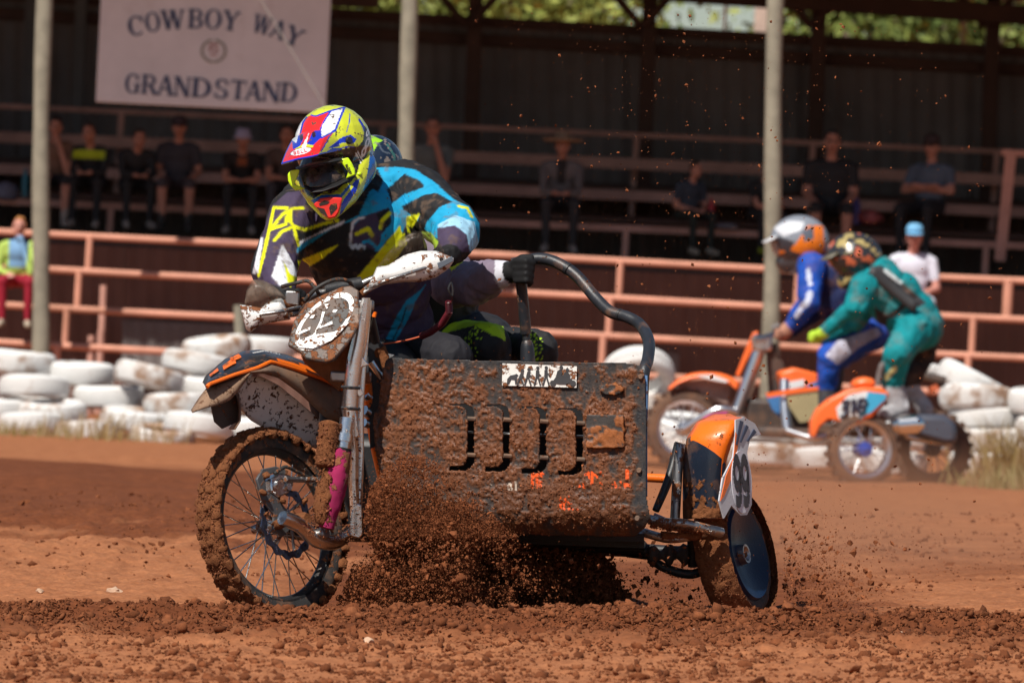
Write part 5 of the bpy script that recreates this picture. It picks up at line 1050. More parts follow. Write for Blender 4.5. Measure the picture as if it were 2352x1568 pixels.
def fingers_on_bar(c_, along, front, up, s, key, flip=1):
    pr = []
    for i in range(4):
        b = c_ + along*(-.033 + .022*i); k_ = s*(1.0 - .07*abs(i - 1.3)); pr += [C(b - front*.012*s + up*.024*s, .0125*s, b + front*.024*k_ + up*.020*s, .0115*s, key), C(b + front*.024*k_ + up*.020*s, .0115*s, b + front*.028*k_ - up*.012*s, .0105*s, key), C(b + front*.028*k_ - up*.012*s, .0105*s, b + front*.006*k_ - up*.027*s, .0095*s, key)]
    t0 = c_ - along*.05*flip - front*.008*s; pr += [C(t0 + up*.012, .014*s, t0 + along*.006*flip + front*.02*s - up*.008*s, .0125*s, key), C(t0 + along*.006*flip + front*.02*s - up*.008*s, .0125*s, t0 + along*.03*flip + front*.022*s - up*.022*s, .011*s, key)]
    pr.append(E(c_ - front*.022*s + up*.014*s, (.047*s, .03*s, .026*s), key)); return pr
# ---------------------------------------------------------------- near rider
K1 = lambda x, y: (526.8 + .402*x, 216.4 + .402*y)
def c1(x, y, d): return px(*K1(x, y), d)
r_loc = px(900, 800, 25.75)
RID = thing('person', 'rider in blue, black and yellow jersey and bright motocross helmet steering the near outfit', 'person', r_loc)
X3 = np.eye(3)
barv = unit(BARP[6] - BARP[0])
prims = [E(px(822, 530, 25.36), (.245, .165, .20), 'J'), C(px(706, 470, 25.35), .105, px(930, 440, 25.48), .12, 'J'), E(px(845, 590, 25.42), (.225, .18, .2), 'J'), E(px(865, 665, 25.52), (.205, .17, .18), 'J'), E(px(885, 735, 25.6), (.185, .165, .15), 'J'), E(px(905, 805, 25.75), (.19, .18, .12), 'P'),
 C(px(674, 490, 25.27), .088, px(631, 616, 25.02), .084, 'J'), C(px(631, 616, 25.02), .08, px(648, 668, 24.88), .05, 'J'), C(px(648, 668, 24.88), .042, px(662, 686, 24.86), .036, 'G'),
 C(px(962, 446, 25.42), .108, px(1046, 530, 25.2), .095, 'J'), C(px(1046, 530, 25.2), .09, px(1040, 566, 25.05), .068, 'J'), C(px(1040, 570, 25.04), .055, px(1032, 588, 25.0), .042, 'G'),
 C(px(795, 470, 25.38), .08, px(775, 410, 25.2), .07, 'N'),
 C(px(930, 808, 25.72), .105, px(1036, 822, 25.36), .082, 'P'), C(px(1036, 822, 25.36), .078, px(1060, 1010, 25.5), .055, 'P'), C(px(1060, 1010, 25.5), .055, px(1075, 1150, 25.5), .05, 'B'), C(px(1075, 1160, 25.5), .05, px(1060, 1175, 25.33), .042, 'B'),
 C(px(880, 810, 25.72), .10, px(745, 880, 25.38), .08, 'P'), C(px(745, 880, 25.38), .075, px(770, 1060, 25.55), .055, 'P'), C(px(770, 1060, 25.55), .055, px(775, 1190, 25.55), .05, 'B'), C(px(775, 1190, 25.55), .05, px(765, 1205, 25.4), .042, 'B')]
prims += fingers_on_bar(px(1022, 592, 24.99), barv, V3(0, -1, 0), V3(0, 0, 1), 1.1, 'G') + fingers_on_bar(px(665, 691, 24.82), barv, V3(0, -1, 0), V3(0, 0, 1), 1.1, 'G', -1)
me = remesh(prims, .0051, 5); v = getco(me)
folds(me, .009, 10, 5, ss(0, .05, np.linalg.norm(v - px(1030, 590, 25), axis=1) - .06)); v = getco(me)
col = prim_colours(v, prims, {'J': BLK, 'P': (.02, .019, .024), 'G': (.012, .012, .013), 'N': BLK, 'B': (.05, .05, .05)})
pp = to_px(v); qx = (pp - np.array((526.8, 216.4)))/.402; jer = (col == np.array(BLK)).all(1)
front = jer
def paint(poly, c_, extra=None):
    m_ = inpoly(qx, poly) & front
    col[m_] = c_
def pline(line, w, c_): col[near_line(qx, line, w) & front] = c_
paint([(120, 1040), (190, 800), (240, 640), (330, 560), (450, 550), (430, 640), (520, 700), (560, 735), (380, 765), (392, 860), (385, 1000), (420, 1110), (300, 1100), (120, 1060)], PUR)
paint([(690, 1180), (840, 1080), (1000, 1060), (1200, 1040), (1200, 1250), (1120, 1400), (900, 1440), (860, 1400), (740, 1400), (720, 1220)], PUR)
paint([(830, 420), (960, 415), (1060, 430), (1170, 500), (1280, 600), (1370, 640), (1430, 740), (1430, 900), (1370, 900), (1190, 830), (1100, 760), (1060, 700), (1000, 760), (985, 800), (900, 830), (860, 900), (830, 895), (790, 850), (740, 870), (690, 830), (720, 720), (620, 745), (480, 840), (385, 910), (385, 880), (420, 850), (640, 740), (740, 690), (800, 560), (840, 520)], CY)
paint([(385, 850), (560, 765), (660, 720), (650, 742), (480, 812), (400, 862)], WHT)
paint([(900, 545), (1000, 455), (1090, 495), (1115, 530), (995, 575), (930, 625)], BLK)
paint([(985, 640), (1120, 572), (1190, 565), (1275, 615), (1200, 645), (1130, 730), (1105, 790), (1060, 760), (1090, 690), (1040, 690), (990, 655)], BLK)
paint([(800, 430), (850, 430), (880, 500), (850, 560), (820, 540)], BLK)
paint([(1190, 745), (1290, 690), (1400, 730), (1430, 870), (1370, 900), (1355, 800), (1290, 750), (1195, 770)], LBL)
paint([(1185, 765), (1290, 750), (1355, 800), (1375, 900), (1240, 900), (1190, 845)], PUR)
paint([(690, 860), (700, 760), (760, 700), (905, 650), (925, 700), (875, 770), (855, 895), (770, 872), (700, 872)], PUR)
paint([(840, 680), (915, 650), (925, 735), (880, 790), (860, 760)], BLK)
pline([(690, 860), (698, 780), (705, 735), (735, 712), (770, 705)], 7, WHT); pline([(690, 850), (705, 880), (720, 860), (735, 882), (750, 862), (770, 876)], 9, (.5, .62, .72)); pline([(765, 845), (800, 838), (850, 885), (880, 830), (905, 770)], 9, CY)
pline([(725, 800), (795, 768), (815, 805)], 12, YEL); pline([(862, 765), (872, 722), (915, 680)], 11, YEL)
paint([(700, 1085), (955, 775), (975, 750), (990, 805), (945, 870), (830, 1050), (740, 1105)], YEL)
paint([(820, 1060), (945, 860), (1000, 795), (1015, 850), (910, 1010), (850, 1070)], YEL); paint([(1100, 785), (1150, 790), (1195, 845), (1180, 880), (1115, 880)], (.45, .72, .03))
paint([(390, 955), (625, 858), (540, 935), (410, 1012), (400, 1075), (415, 1040), (400, 1000)], YEL); pline([(400, 1000), (405, 1080)], 10, YEL)
for ln in ([(165, 1035), (200, 900), (245, 690)], [(245, 690), (255, 648), (330, 650)], [(335, 665), (300, 690), (235, 772), (325, 742), (335, 670)], [(258, 835), (300, 785), (368, 755)], [(420, 650), (355, 655), (350, 730), (368, 755), (430, 775), (530, 742), (620, 722)], [(368, 760), (395, 862)]): pline(ln, 9, YEL)
paint([(1010, 700), (1092, 682), (1045, 765), (1010, 745)], YEL); pline([(1310, 640), (1360, 650), (1385, 700)], 7, YEL); paint([(1010, 745), (1045, 800), (1020, 790)], YEL)
paint([(240, 1040), (305, 855), (335, 910), (390, 1010), (375, 1070), (290, 1095)], WHT); paint([(310, 955), (350, 1030), (390, 1045), (345, 1110), (330, 1060)], YEL); paint([(130, 1030), (178, 820), (194, 820), (165, 1020)], WHT)
paint([(880, 1430), (960, 1260), (1010, 1180), (1090, 1120), (1125, 1085), (1065, 1180), (1035, 1260), (985, 1350), (930, 1440)], CY); pline([(925, 1420), (985, 1300), (1010, 1220)], 4, BLK); paint([(765, 1215), (806, 1225), (806, 1345), (765, 1345)], CY)
qd = v[:, [0, 2]]*1.0; spk = fbm(np.stack([v[:, 0]*26, v[:, 1]*26, v[:, 2]*26], 1), 4, 77, .65); dsty = ss(.18, .4, spk)*.5*jer; col = col + dsty[:, None]*(np.array((.15, .095, .062)) - col)
soften(me, col, 1); setcol(me, np.clip(col, 0, 1)); obj('body', me, M_CLOTH, RID, sm=None)
# ---- helmet
HX = lambda x, y: (620.9 + .192*x, 225.8 + .192*y)
def h3(x, y, d): return px(*HX(x, y), d)
def helmet_shell(prims, voxel, par, name='helmet', m=None):
    me = remesh(prims, voxel, 8); return me
hp = [E(h3(750, 560, 25.14), (.146, .17, .150), 0), E(h3(960, 700, 25.18), (.088, .12, .135), 0), C(h3(1040, 820, 25.12), .075, h3(900, 1140, 24.98), .050, 0), C(h3(900, 1140, 24.98), .050, h3(715, 1330, 24.905), .042, 0), C(h3(480, 960, 25.08), .062, h3(570, 1180, 24.96), .045, 0), C(h3(570, 1180, 24.96), .046, h3(700, 1330, 24.905), .042, 0), E(h3(700, 900, 25.07), (.115, .10, .10), 0), C(h3(760, 1250, 24.98), .045, h3(715, 1400, 24.925), .022, 0)]
me = remesh(hp, .0039, 9); v = getco(me); qh = (to_px(v) - np.array((620.9, 225.8)))/.192
LIME = (.60, .66, .035); RED = (.80, .022, .02); BLU = (.012, .035, .50); HW = (.80, .81, .84); MES = (.02, .12, .42)
def painter(q, base):
    colr = np.tile(np.array(base, float), (len(q), 1))
    def pa(poly, c_): colr[inpoly(q, poly)] = c_
    def pl(line, w, c_): colr[near_line(q, line, w)] = c_
    return colr, pa, pl
hc, pa, pl = painter(qh, LIME)
pa([(430, 230), (490, 200), (545, 215), (725, 150), (610, 350), (600, 420), (440, 580), (300, 580), (360, 420), (390, 300)], RED)
pa([(725, 150), (885, 112), (845, 200), (775, 390), (610, 490), (595, 360), (650, 270)], HW); pa([(240, 520), (290, 390), (390, 250), (430, 228), (380, 330), (355, 420), (300, 560)], HW)
for ln, w in (([(725, 150), (640, 280), (605, 360), (600, 420)], 9), ([(887, 115), (850, 200), (778, 385), (725, 415)], 13), ([(432, 230), (388, 295), (358, 430)], 10), ([(488, 203), (545, 215), (725, 150), (870, 112)], 9), ([(950, 190), (945, 290), (910, 410)], 5), ([(1065, 260), (1110, 330), (1140, 420)], 14)): pl(ln, w, BLU)
pl([(790, 400), (783, 480)], 9, (.02, .02, .02))
pa([(690, 600), (860, 465), (960, 438), (1035, 493), (985, 550), (880, 530), (760, 570)], BLU); pl([(720, 600), (870, 555), (985, 560), (1030, 530)], 16, LIME); pl([(790, 615), (900, 585), (1040, 580)], 7, BLU)
col_ = np.hypot(qh[:, 0] - 945, qh[:, 1] - 502) < 36; hc[col_] = (.02, .02, .025)
pa([(230, 720), (380, 690), (620, 660), (780, 620), (1000, 585), (1060, 570), (1110, 500), (1130, 330), (1195, 430), (1205, 570), (1150, 700), (1060, 800), (1040, 900), (960, 1010), (880, 1030), (800, 1100), (640, 1120), (520, 1200), (380, 1120), (340, 1000), (220, 900)], (.014, .013, .014))
for ln, w in (([(1025, 655), (1082, 770)], 7), ([(1045, 640), (1100, 740)], 6), ([(1018, 690), (1050, 700)], 6)): pl(ln, w, HW)
for cx_, cy_, rx, ry in ((1118, 640, 26, 62), (1162, 530, 24, 66), (1165, 410, 16, 50)):
    e_ = np.hypot((qh[:, 0] - cx_ + (qh[:, 1] - cy_)*.25)/rx, (qh[:, 1] - cy_)/ry); hc[(e_ < 1.05) & (e_ > .45)] = HW
pa([(1205, 560), (1260, 600), (1260, 850), (1190, 1040), (1110, 1110), (1150, 960), (1178, 800), (1195, 640)], MES); pa([(1060, 1130), (1110, 1000), (1160, 700), (1178, 720), (1150, 960), (1100, 1110), (1000, 1210)], LIME); pa([(830, 1400), (850, 1260), (1000, 1000), (1072, 955), (1035, 1100), (960, 1215), (860, 1370)], BLU); pa([(845, 1250), (850, 1165), (960, 1025), (1002, 1050)], LIME); pa([(820, 1450), (840, 1390), (980, 1250), (1000, 1200), (1080, 1130), (1000, 1250), (900, 1350), (760, 1480)], LIME)
pa([(400, 1090), (480, 1210), (520, 1290), (505, 1300), (440, 1200)], LIME); pa([(480, 1225), (620, 1155), (840, 1150), (950, 1025), (965, 1050), (850, 1195), (640, 1195), (530, 1260)], MES)
spk = fbm(v*55, 3, 99, .6); hc[(spk > .40) & (qh[:, 1] < 1150)] = (.10, .06, .04); moud = ss(.0, .2, fbm(v*40, 3, 98))*np.exp(-((qh[:, 0] - 680)/120)**2 - ((qh[:, 1] - 1120)/40)**2); hc = hc + np.clip(moud*1.5, 0, 1)[:, None]*(np.array((.19, .09, .05)) - hc)
setcol(me, hc); HEL = obj('helmet', me, M_SHELL, RID, sm=None); HEL['label'] = 'lime, red, white and blue motocross helmet with goggles'
# visor
nb, nf_ = 90, 64
B_ = spline([(262, 492), (340, 430), (450, 392), (600, 380), (740, 392), (880, 440), (1000, 540)], nb); F_ = spline([(128, 786), (210, 762), (330, 730), (500, 700), (620, 668), (740, 645), (880, 612)], nb)
db = np.interp(np.linspace(0, 1, nb), [0, .3, .6, 1], [25.06, 24.965, 24.97, 25.08]); df = np.interp(np.linspace(0, 1, nb), [0, .25, .6, 1], [24.80, 24.74, 24.80, 25.0]); rows = []; qv = []
for i in range(nb):
    row = []
    for j in range(nf_):
        t = j/(nf_ - 1); q = B_[i] + (F_[i] - B_[i])*t; q = q + np.array((0, -26))*math.sin(math.pi*t)*.8; qv.append(q); row.append(h3(q[0], q[1], db[i] + (df[i] - db[i])*t**.9))
    rows.append(row)
me = MB().grid(rows).mesh('visor'); vc, pa, pl = painter(np.array(qv), RED)
pa([(560, 690), (775, 380), (900, 420), (1020, 540), (900, 640), (700, 660)], LIME); pa([(690, 600), (860, 465), (1040, 430), (1035, 560), (880, 560), (760, 590)], BLU); pa([(600, 690), (740, 595), (900, 600), (900, 640), (700, 700)], BLU)
pa([(725, 360), (800, 360), (775, 390), (610, 485), (595, 370)], HW); pa([(240, 480), (360, 400), (345, 440), (305, 545), (255, 500)], HW)
pa([(258, 500), (312, 540), (332, 450), (388, 425), (395, 490), (352, 575), (270, 615)], BLU); pa([(440, 545), (500, 420), (540, 372), (605, 365), (615, 465), (545, 530), (512, 565), (450, 552)], BLU); pl([(775, 388), (612, 476)], 9, BLU); pl([(740, 405), (610, 636)], 8, BLU)
pa([(298, 605), (400, 545), (518, 562), (500, 592), (400, 575), (310, 615)], LIME); pa([(368, 592), (462, 415), (425, 590)], HW)
for hx_, hy_ in ((372, 470), (520, 435)):
    m_ = np.hypot((np.array(qv)[:, 0] - hx_)/22, (np.array(qv)[:, 1] - hy_)/38) < 1; vc[m_] = (.03, .01, .02)
qa = np.array(qv); ca, sa = math.cos(R(-14)), math.sin(R(-14)); ex = (qa[:, 0] - 365)*ca + (qa[:, 1] - 637)*sa; ey = -(qa[:, 0] - 365)*sa + (qa[:, 1] - 637)*ca; e_ = np.hypot(ex/134, ey/40); vc[e_ < 1] = (.05, .03, .03); vc[e_ < .93] = HW
def bl(line, w=5):
    m_ = near_line(np.stack([ex, ey], 1), line, w) & (e_ < .9); vc[m_] = (.55, .01, .01)
for x0 in (-85,): bl([(x0, 18), (x0, -18), (x0 + 22, -14), (x0 + 20, 0), (x0, 0)]); bl([(x0 + 20, 0), (x0 + 24, 16), (x0, 18)])
for x0 in (-42,): bl([(x0 + 26, -18), (x0, -18), (x0, 18), (x0 + 26, 18)]); bl([(x0, 0), (x0 + 20, 0)])
for x0 in (4, 46): bl([(x0, -18), (x0, 18), (x0 + 26, 18)])
pl([(128, 786), (180, 650), (248, 512)], 11, BLU); pl([(128, 786), (210, 762), (330, 730), (500, 700), (620, 668), (740, 645)], 15, BLU)
sp_v = fbm(getco(me)*70, 3, 33, .6); vc[sp_v > .47] = (.14, .07, .04)
setcol(me, vc); o = obj('visor', me, M_SHELL, HEL, sm=60, solid=.005)
# goggles
k = NT('goggle_lens'); k.setc((.03, .022, .018)); k.p(.12, 0, .6); cw = k.coord(); k.l(k.mix(k.ramp(k.noise(cw, 30, 6, .7), .45, .7), (.018, .014, .012), (.13, .085, .06)), k.b.inputs['Base Color']); k.l(k.ramp(k.noise(cw, 18, 5, .6), .4, .6, (.1, .1, .1, 1), (.6, .6, .6, 1)), k.b.inputs['Roughness']); M_LENS = k.m
def hshell(name, top, bot, d0, d1, bulge, m, par, solid=.004, n=24, k_=9):
    a_, b_ = spline(top, n), spline(bot, n); rr = []
    for i in range(n):
        row = []; s_ = i/(n - 1); dd = d0 + (d1 - d0)*s_ - bulge*math.sin(math.pi*s_)
        for j in range(k_):
            t = j/(k_ - 1); q = a_[i] + (b_[i] - a_[i])*t; row.append(h3(q[0], q[1], dd - .012*math.sin(math.pi*t) - .05*t))
        rr.append(row)
    return obj(name, MB().grid(rr), m, par, sm=70, solid=solid)
hshell('goggle_lens', [(330, 850), (420, 815), (600, 772), (760, 748), (850, 735)], [(400, 1050), (480, 1090), (620, 1075), (790, 1015), (900, 955)], 24.965, 24.985, .04, M_LENS, HEL)
hshell('goggle_frame', [(300, 825), (420, 790), (600, 748), (780, 718), (880, 705)], [(320, 862), (420, 825), (600, 782), (770, 756), (870, 742)], 24.955, 24.975, .045, mat('goggle_black', (.012, .012, .013), .5), HEL); hshell('goggle_frame', [(400, 1040), (480, 1080), (620, 1065), (790, 1005), (900, 945)], [(420, 1080), (490, 1125), (630, 1110), (800, 1050), (930, 980)], 24.915, 24.935, .04, mat('goggle_black2', (.012, .012, .013), .5), HEL)
M_FLUO = mat('fluoro_yellow', (.62, .90, .01), .35, var=.05, mud=.12, ms=40, coat=.3)
def hplate(name, poly, d, m, par, th=.02, bv=.004): return obj(name, MB().plate([h3(x, y, d + (dz if len(p_) > 2 else 0)) for p_ in poly for x, y, dz in [(p_[0], p_[1], p_[2] if len(p_) > 2 else 0)]], V3(0, -1, 0), th), m, par, bevel=bv)
g1_ = hplate('goggle_outrigger', [(812, 735), (930, 708), (975, 775), (1010, 850), (1018, 915), (905, 962), (932, 880), (872, 800)], 24.925, M_FLUO, HEL, .03); g2_ = hplate('goggle_outrigger', [(208, 905), (245, 862), (352, 848), (332, 922), (280, 1030), (340, 1048), (422, 1082), (300, 1104), (240, 1042), (212, 985)], 24.90, M_FLUO, HEL, .03)
mb = MB()
for (a_, b_) in (((905, 800), (925, 790)), ((915, 820), (925, 850)), ((930, 840), (950, 830)), ((925, 870), (960, 860)), ((940, 885), (970, 880)), ((900, 795), (915, 830))): mb.tube([h3(*a_, 24.921), h3(*b_, 24.921)], .0022, 5)
obj('goggle_print', mb, M_DARK, HEL); hplate('vent_tab', [(1030, 890), (1085, 880), (1090, 920), (1040, 925)], 24.99, M_FLUO, HEL, .02)
# chin vent
CV = hplate('chin_vent', [(510, 1268), (600, 1195), (720, 1180), (862, 1190), (850, 1260), (820, 1365), (780, 1425), (700, 1442), (640, 1402)], 24.862, mat('red_vent', (.78, .03, .02), .4, mud=.25, ms=45), HEL, .03, .005)
for pl_ in ([(580, 1262), (645, 1222), (712, 1238), (682, 1268), (592, 1288)], [(558, 1302), (645, 1322), (692, 1422), (602, 1372)], [(722, 1272), (792, 1252), (802, 1312), (722, 1402), (702, 1312)]): hplate('vent_opening', pl_, 24.8605, mat('vent_dark', (.03, .018, .014), .9, mud=.45, ms=50), HEL, .004, 0)
obj('visor_screw', MB().lathe(h3(945, 502, 24.985), V3(.45, -.85, .2), [(.001, .006), (.011, .006), (.014, 0), (.014, -.02)], 16), M_DARK, HEL)
# ---------------------------------------------------------------- near passenger
p_loc = px(1120, 810, 26.1)
PAS = thing('person', 'passenger crouched behind the near rider, gloved hand on the black grab rail', 'person', p_loc)
GRY = (.22, .175, .235); LG = (.45, .72, .02)
prims = [E(px(930, 560, 26.1), (.2, .18, .22), 'S'), E(px(980, 690, 26.2), (.2, .18, .22), 'D'), E(px(1080, 800, 26.2), (.2, .2, .14), 'D'), C(px(980, 560, 26.0), .09, px(1045, 650, 25.78), .095, 'S'), C(px(1045, 650, 25.78), .095, px(1092, 652, 25.62), .082, 'S'), C(px(1092, 652, 25.62), .082, px(1136, 634, 25.50), .056, 'S'), C(px(1140, 632, 25.49), .056, px(1157, 630, 25.46), .050, 'W'), C(px(1155, 629, 25.46), .040, px(1178, 624, 25.43), .040, 'G'), E(px(1186, 622, 25.42), (.036, .034, .044), 'G'),
 C(px(850, 440, 26.0), .07, px(856, 400, 25.95), .06, 'D'), C(px(1060, 800, 26.1), .1, px(1120, 792, 25.62), .088, 'L'), C(px(1120, 792, 25.62), .085, px(1125, 1000, 25.75), .055, 'L'), C(px(1120, 810, 26.2), .1, px(1232, 805, 25.72), .078, 'L'), C(px(1232, 805, 25.72), .075, px(1235, 1000, 25.85), .055, 'L'), C(px(860, 560, 26.0), .09, px(800, 640, 26.1), .08, 'S')]
for i in range(4):
    y = 600 + 15*i; prims += [C(px(1184, y, 25.385), .0125, px(1208, y - 1, 25.345), .0125, 'G'), C(px(1208, y - 1, 25.345), .0125, px(1226 - i*2, y + 5, 25.365), .0115, 'G'), C(px(1226 - i*2, y + 5, 25.365), .011, px(1222 - i*2, y + 9, 25.405), .010, 'G')]
prims += [C(px(1178, 604, 25.40), .015, px(1200, 590, 25.375), .013, 'G'), C(px(1200, 590, 25.375), .013, px(1222, 590, 25.37), .012, 'G')]
me = remesh(prims, .0074, 4); v = getco(me); hd = np.linalg.norm(v - px(1205, 625, 25.38), axis=1); folds(me, .013, 10, 15, ss(.07, .14, hd)); v = getco(me)
col = prim_colours(v, prims, {'S': GRY, 'D': (.02, .02, .024), 'W': GRY, 'G': (.011, .011, .012), 'L': (.022, .022, .024)})
qx = (to_px(v) - np.array((526.8, 216.4)))/.402; leg = (col == np.array((.022, .022, .024))).all(1)
def tri(q, s):
    r_ = np.ones(len(q))
    for a in (0, 60, 120):
        t = (q[:, 0]*math.cos(R(a)) + q[:, 1]*math.sin(R(a)))/s; r_ = np.minimum(r_, np.abs(t - np.round(t)))
    return r_
gr = inpoly(qx, [(1190, 1290), (1300, 1300), (1440, 1265), (1560, 1290), (1580, 1410), (1400, 1320), (1250, 1360), (1200, 1400)]) & leg; col[gr] = LG
lat = tri(qx, 34); th_ = .13 + .34*ss(1330, 1600, qx[:, 0] + (qx[:, 1] - 1400)*.4); hexm = inpoly(qx, [(1330, 1390), (1420, 1310), (1560, 1400), (1620, 1480), (1640, 1600), (1440, 1600)]) & leg; col[hexm & (lat > th_)] = LG
th2 = .13 + .3*ss(1740, 1860, qx[:, 0]); hexm = inpoly(qx, [(1700, 1340), (1790, 1380), (1850, 1450), (1870, 1600), (1720, 1600)]) & leg; col[hexm & (lat > th2)] = LG
cq = (to_px(v) - np.array((809, 526.8)))/.204; col[inpoly(cq, [(1610, 330), (1775, 330), (1765, 600), (1830, 690), (1700, 720), (1600, 560)]) & (col == np.array(GRY)).all(1)] = (.60, .60, .66)
yel = inpoly(qx, [(1250, 990), (1330, 900), (1370, 900), (1330, 960), (1270, 1010)]); col[yel] = YEL
setcol(me, col); obj('body', me, M_CLOTHP, PAS, sm=None)
hp = [E(px(858, 378, 25.98), (.115, .14, .115), 0), C(px(890, 400, 25.95), .05, px(880, 440, 25.85), .04, 0)]
me = remesh(hp, .005, 8); v = getco(me); qh = (to_px(v) - np.array((620.9, 225.8)))/.192; hc, pa, pl = painter(qh, (.012, .022, .045)); pa([(1000, 430), (1200, 440), (1350, 505), (1290, 540), (1240, 630), (1000, 700)], (.30, .62, .02)); pl([(1400, 560), (1480, 680), (1490, 800)], 14, (.05, .16, .14)); e_ = np.hypot(qh[:, 0] - 1400, qh[:, 1] - 750) < 38; hc[e_] = (.20, .17, .15); pl([(1290, 540), (1350, 640), (1430, 660)], 10, (.08, .1, .13))
sp_ = fbm(v*60, 3, 44); hc[sp_ > .36] = (.24, .2, .17); setcol(me, hc); h_ = obj('helmet', me, M_SHELL, PAS, sm=None); h_['label'] = 'dark navy and lime helmet half hidden behind the rider'
# ================================================================ DISTANT OUTFIT
K4 = lambda x, y: (1411 + .432*x, 470.4 + .432*y)
def b4(x, y, d): return px(*K4(x, y), d)
bl_ = b4(900, 1480, 48.2); BK = thing('sidecar_motorcycle', 'distant orange racing sidecar motorcycle with blue wheel hub', 'motorcycle', bl_)
M_TYB = mat('dusty_tyre', (.10, .055, .038), .9, var=.3, dust=.4); M_SILV = mat('silver_alloy', (.70, .70, .72), .3, 1.0, var=.1); M_ORB = mat('orange_body', (.92, .16, .03), .4, var=.1, dust=.1); M_BLH = mat('blue_hub', (.02, .10, .55), .3, .4); M_GOLD = mat('olive_gold', (.36, .30, .16), .5); M_BLU2 = mat('blue_panel', (.05, .18, .42), .45); M_WH2 = mat('white_panel', (.75, .74, .74), .45); M_DK2 = mat('dark_engine', (.05, .035, .03), .6, dust=.3)
def bwheel(name, c_, nrm, ro, ri, tw, rimm, hubm, ns=18, blocks=22):
    nrm = unit(nrm); up = unit(V3(0, 0, 1) - nrm*nrm[2]); fw = np.cross(up, nrm); prof = [(ri - .004 + (ro - ri)*(math.sin(math.pi*i/12)**.55 if 0 < i < 12 else 0), -tw*math.cos(math.pi*i/12)) for i in range(13)]
    w = obj(name, MB().lathe(c_, nrm, prof, 48, up=up), M_TYB, BK, sm=50)
    obj('rim', MB().lathe(c_, nrm, [(ri + .006, -tw*.8), (ri - .03, -tw*.6), (ri - .035, 0), (ri - .03, tw*.6), (ri + .006, tw*.8)], 48, up=up), rimm, w, sm=35)
    obj('hub', MB().lathe(c_, nrm, [(.001, -.07), (.05, -.07), (.035, -.03), (.035, .03), (.055, .06), (.05, .075), (.02, .08), (.001, .09)], 24, up=up), hubm, w)
    for i in range(ns):
        a = 2*math.pi*i/ns; sd = 1 if i % 2 else -1; b = a + .5*sd; obj('spoke', MB().tube([c_ + (up*math.cos(b) + fw*math.sin(b))*.045 + nrm*.05*sd, c_ + (up*math.cos(a) + fw*math.sin(a))*(ri - .02)], .0045, 5), M_SILV, w)
    kb = MB().box(V3(0, 0, 0), (.018, tw*.75, .014)).mesh('knob'); kb.materials.append(M_TYB)
    for i in range(blocks):
        a = 2*math.pi*i/blocks; ra = up*math.cos(a) + fw*math.sin(a); tg = np.cross(nrm, ra); o = bpy.data.objects.new('knob', kb); COL.objects.link(o); o.parent = w; p_ = c_ + ra*(ro - .004) - bl_; o.matrix_local = Matrix(((tg[0], nrm[0], ra[0], p_[0]), (tg[1], nrm[1], ra[1], p_[1]), (tg[2], nrm[2], ra[2], p_[2]), (0, 0, 0, 1)))
    return w
NB_ = unit(V3(.16, -.985, .05))
bwheel('front_wheel', b4(370, 1190, 48.7), NB_, .285, .21, .05, M_SILV, M_SILV); bwheel('sidecar_wheel', b4(1318, 1300, 47.4), unit(V3(.30, -.95, .05)), .265, .205, .055, M_SILV, M_BLH); bwheel('rear_wheel', b4(1690, 1300, 48.7), NB_, .285, .20, .06, M_DK2, M_DK2)
def b4tube(name, pts_, r_, m_, n=10): return tubeo(name, [b4(*p) for p in pts_], r_, m_, BK, n)
def b4plate(name, pts_, d, m_, th=.03, bv=.006): return obj(name, MB().plate([b4(x, y, d) for x, y in pts_], V3(.1, -1, 0), th), m_, BK, bevel=bv)
# front fender as an arched strip
def strip(name, top, bot, d, w, m_):
    a_, b_ = spline(top, 20), spline(bot, 20); rr = [[b4(a_[i][0], a_[i][1], d + w), b4(a_[i][0], a_[i][1] - 4, d), b4(a_[i][0], a_[i][1], d - w*.6), b4(b_[i][0], b_[i][1], d - w)] for i in range(20)]; return obj(name, MB().grid(rr), m_, BK, sm=60, solid=.008)
strip('front_fender', [(285, 975), (330, 935), (400, 900), (470, 890), (560, 895), (620, 915), (665, 950)], [(290, 982), (335, 948), (410, 918), (480, 912), (560, 922), (610, 945), (655, 985)], 48.7, .09, M_ORB)
b4plate('fender_graphic', [(430, 905), (520, 900), (610, 935), (590, 945), (500, 925)], 48.56, M_WH2, .01, 0)
b4plate('splash_guard', [(330, 950), (480, 925), (620, 960), (600, 1060), (480, 1010), (360, 1000)], 48.72, mat('streaked_guard', (.30, .2, .17), .6, var=.4), .01, 0)
b4tube('fork_leg', [(778, 745, 48.55), (712, 930, 48.55), (645, 1110, 48.55)], .042, M_SILV); b4tube('fork_leg', [(790, 745, 48.85), (725, 930, 48.85), (660, 1110, 48.85)], .042, M_SILV); b4tube('fork_link', [(650, 1100, 48.52), (540, 1090, 48.5), (375, 1190, 48.55)], .03, M_SILV); b4tube('shock', [(600, 1110, 48.5), (520, 1120, 48.5), (480, 1150, 48.5)], .025, mat('magenta_spring', (.45, .02, .22), .5))
b4tube('handlebar', [(740, 715, 48.3), (800, 705, 48.5), (860, 685, 48.6), (900, 690, 48.9)], .022, M_SILV); obj('bar_mount', MB().box(b4(785, 735, 48.6), (.07, .1, .06)), M_SILV, BK, bevel=.02); b4tube('bar_clamp', [(840, 660, 48.4), (880, 640, 48.4)], .025, M_GREY); b4tube('stem', [(830, 740, 48.6), (850, 850, 48.6)], .045, M_DK2)
b4plate('number_board', [(735, 680), (765, 668), (762, 730), (700, 840), (665, 915), (645, 905), (690, 790)], 48.75, M_ORB, .02)
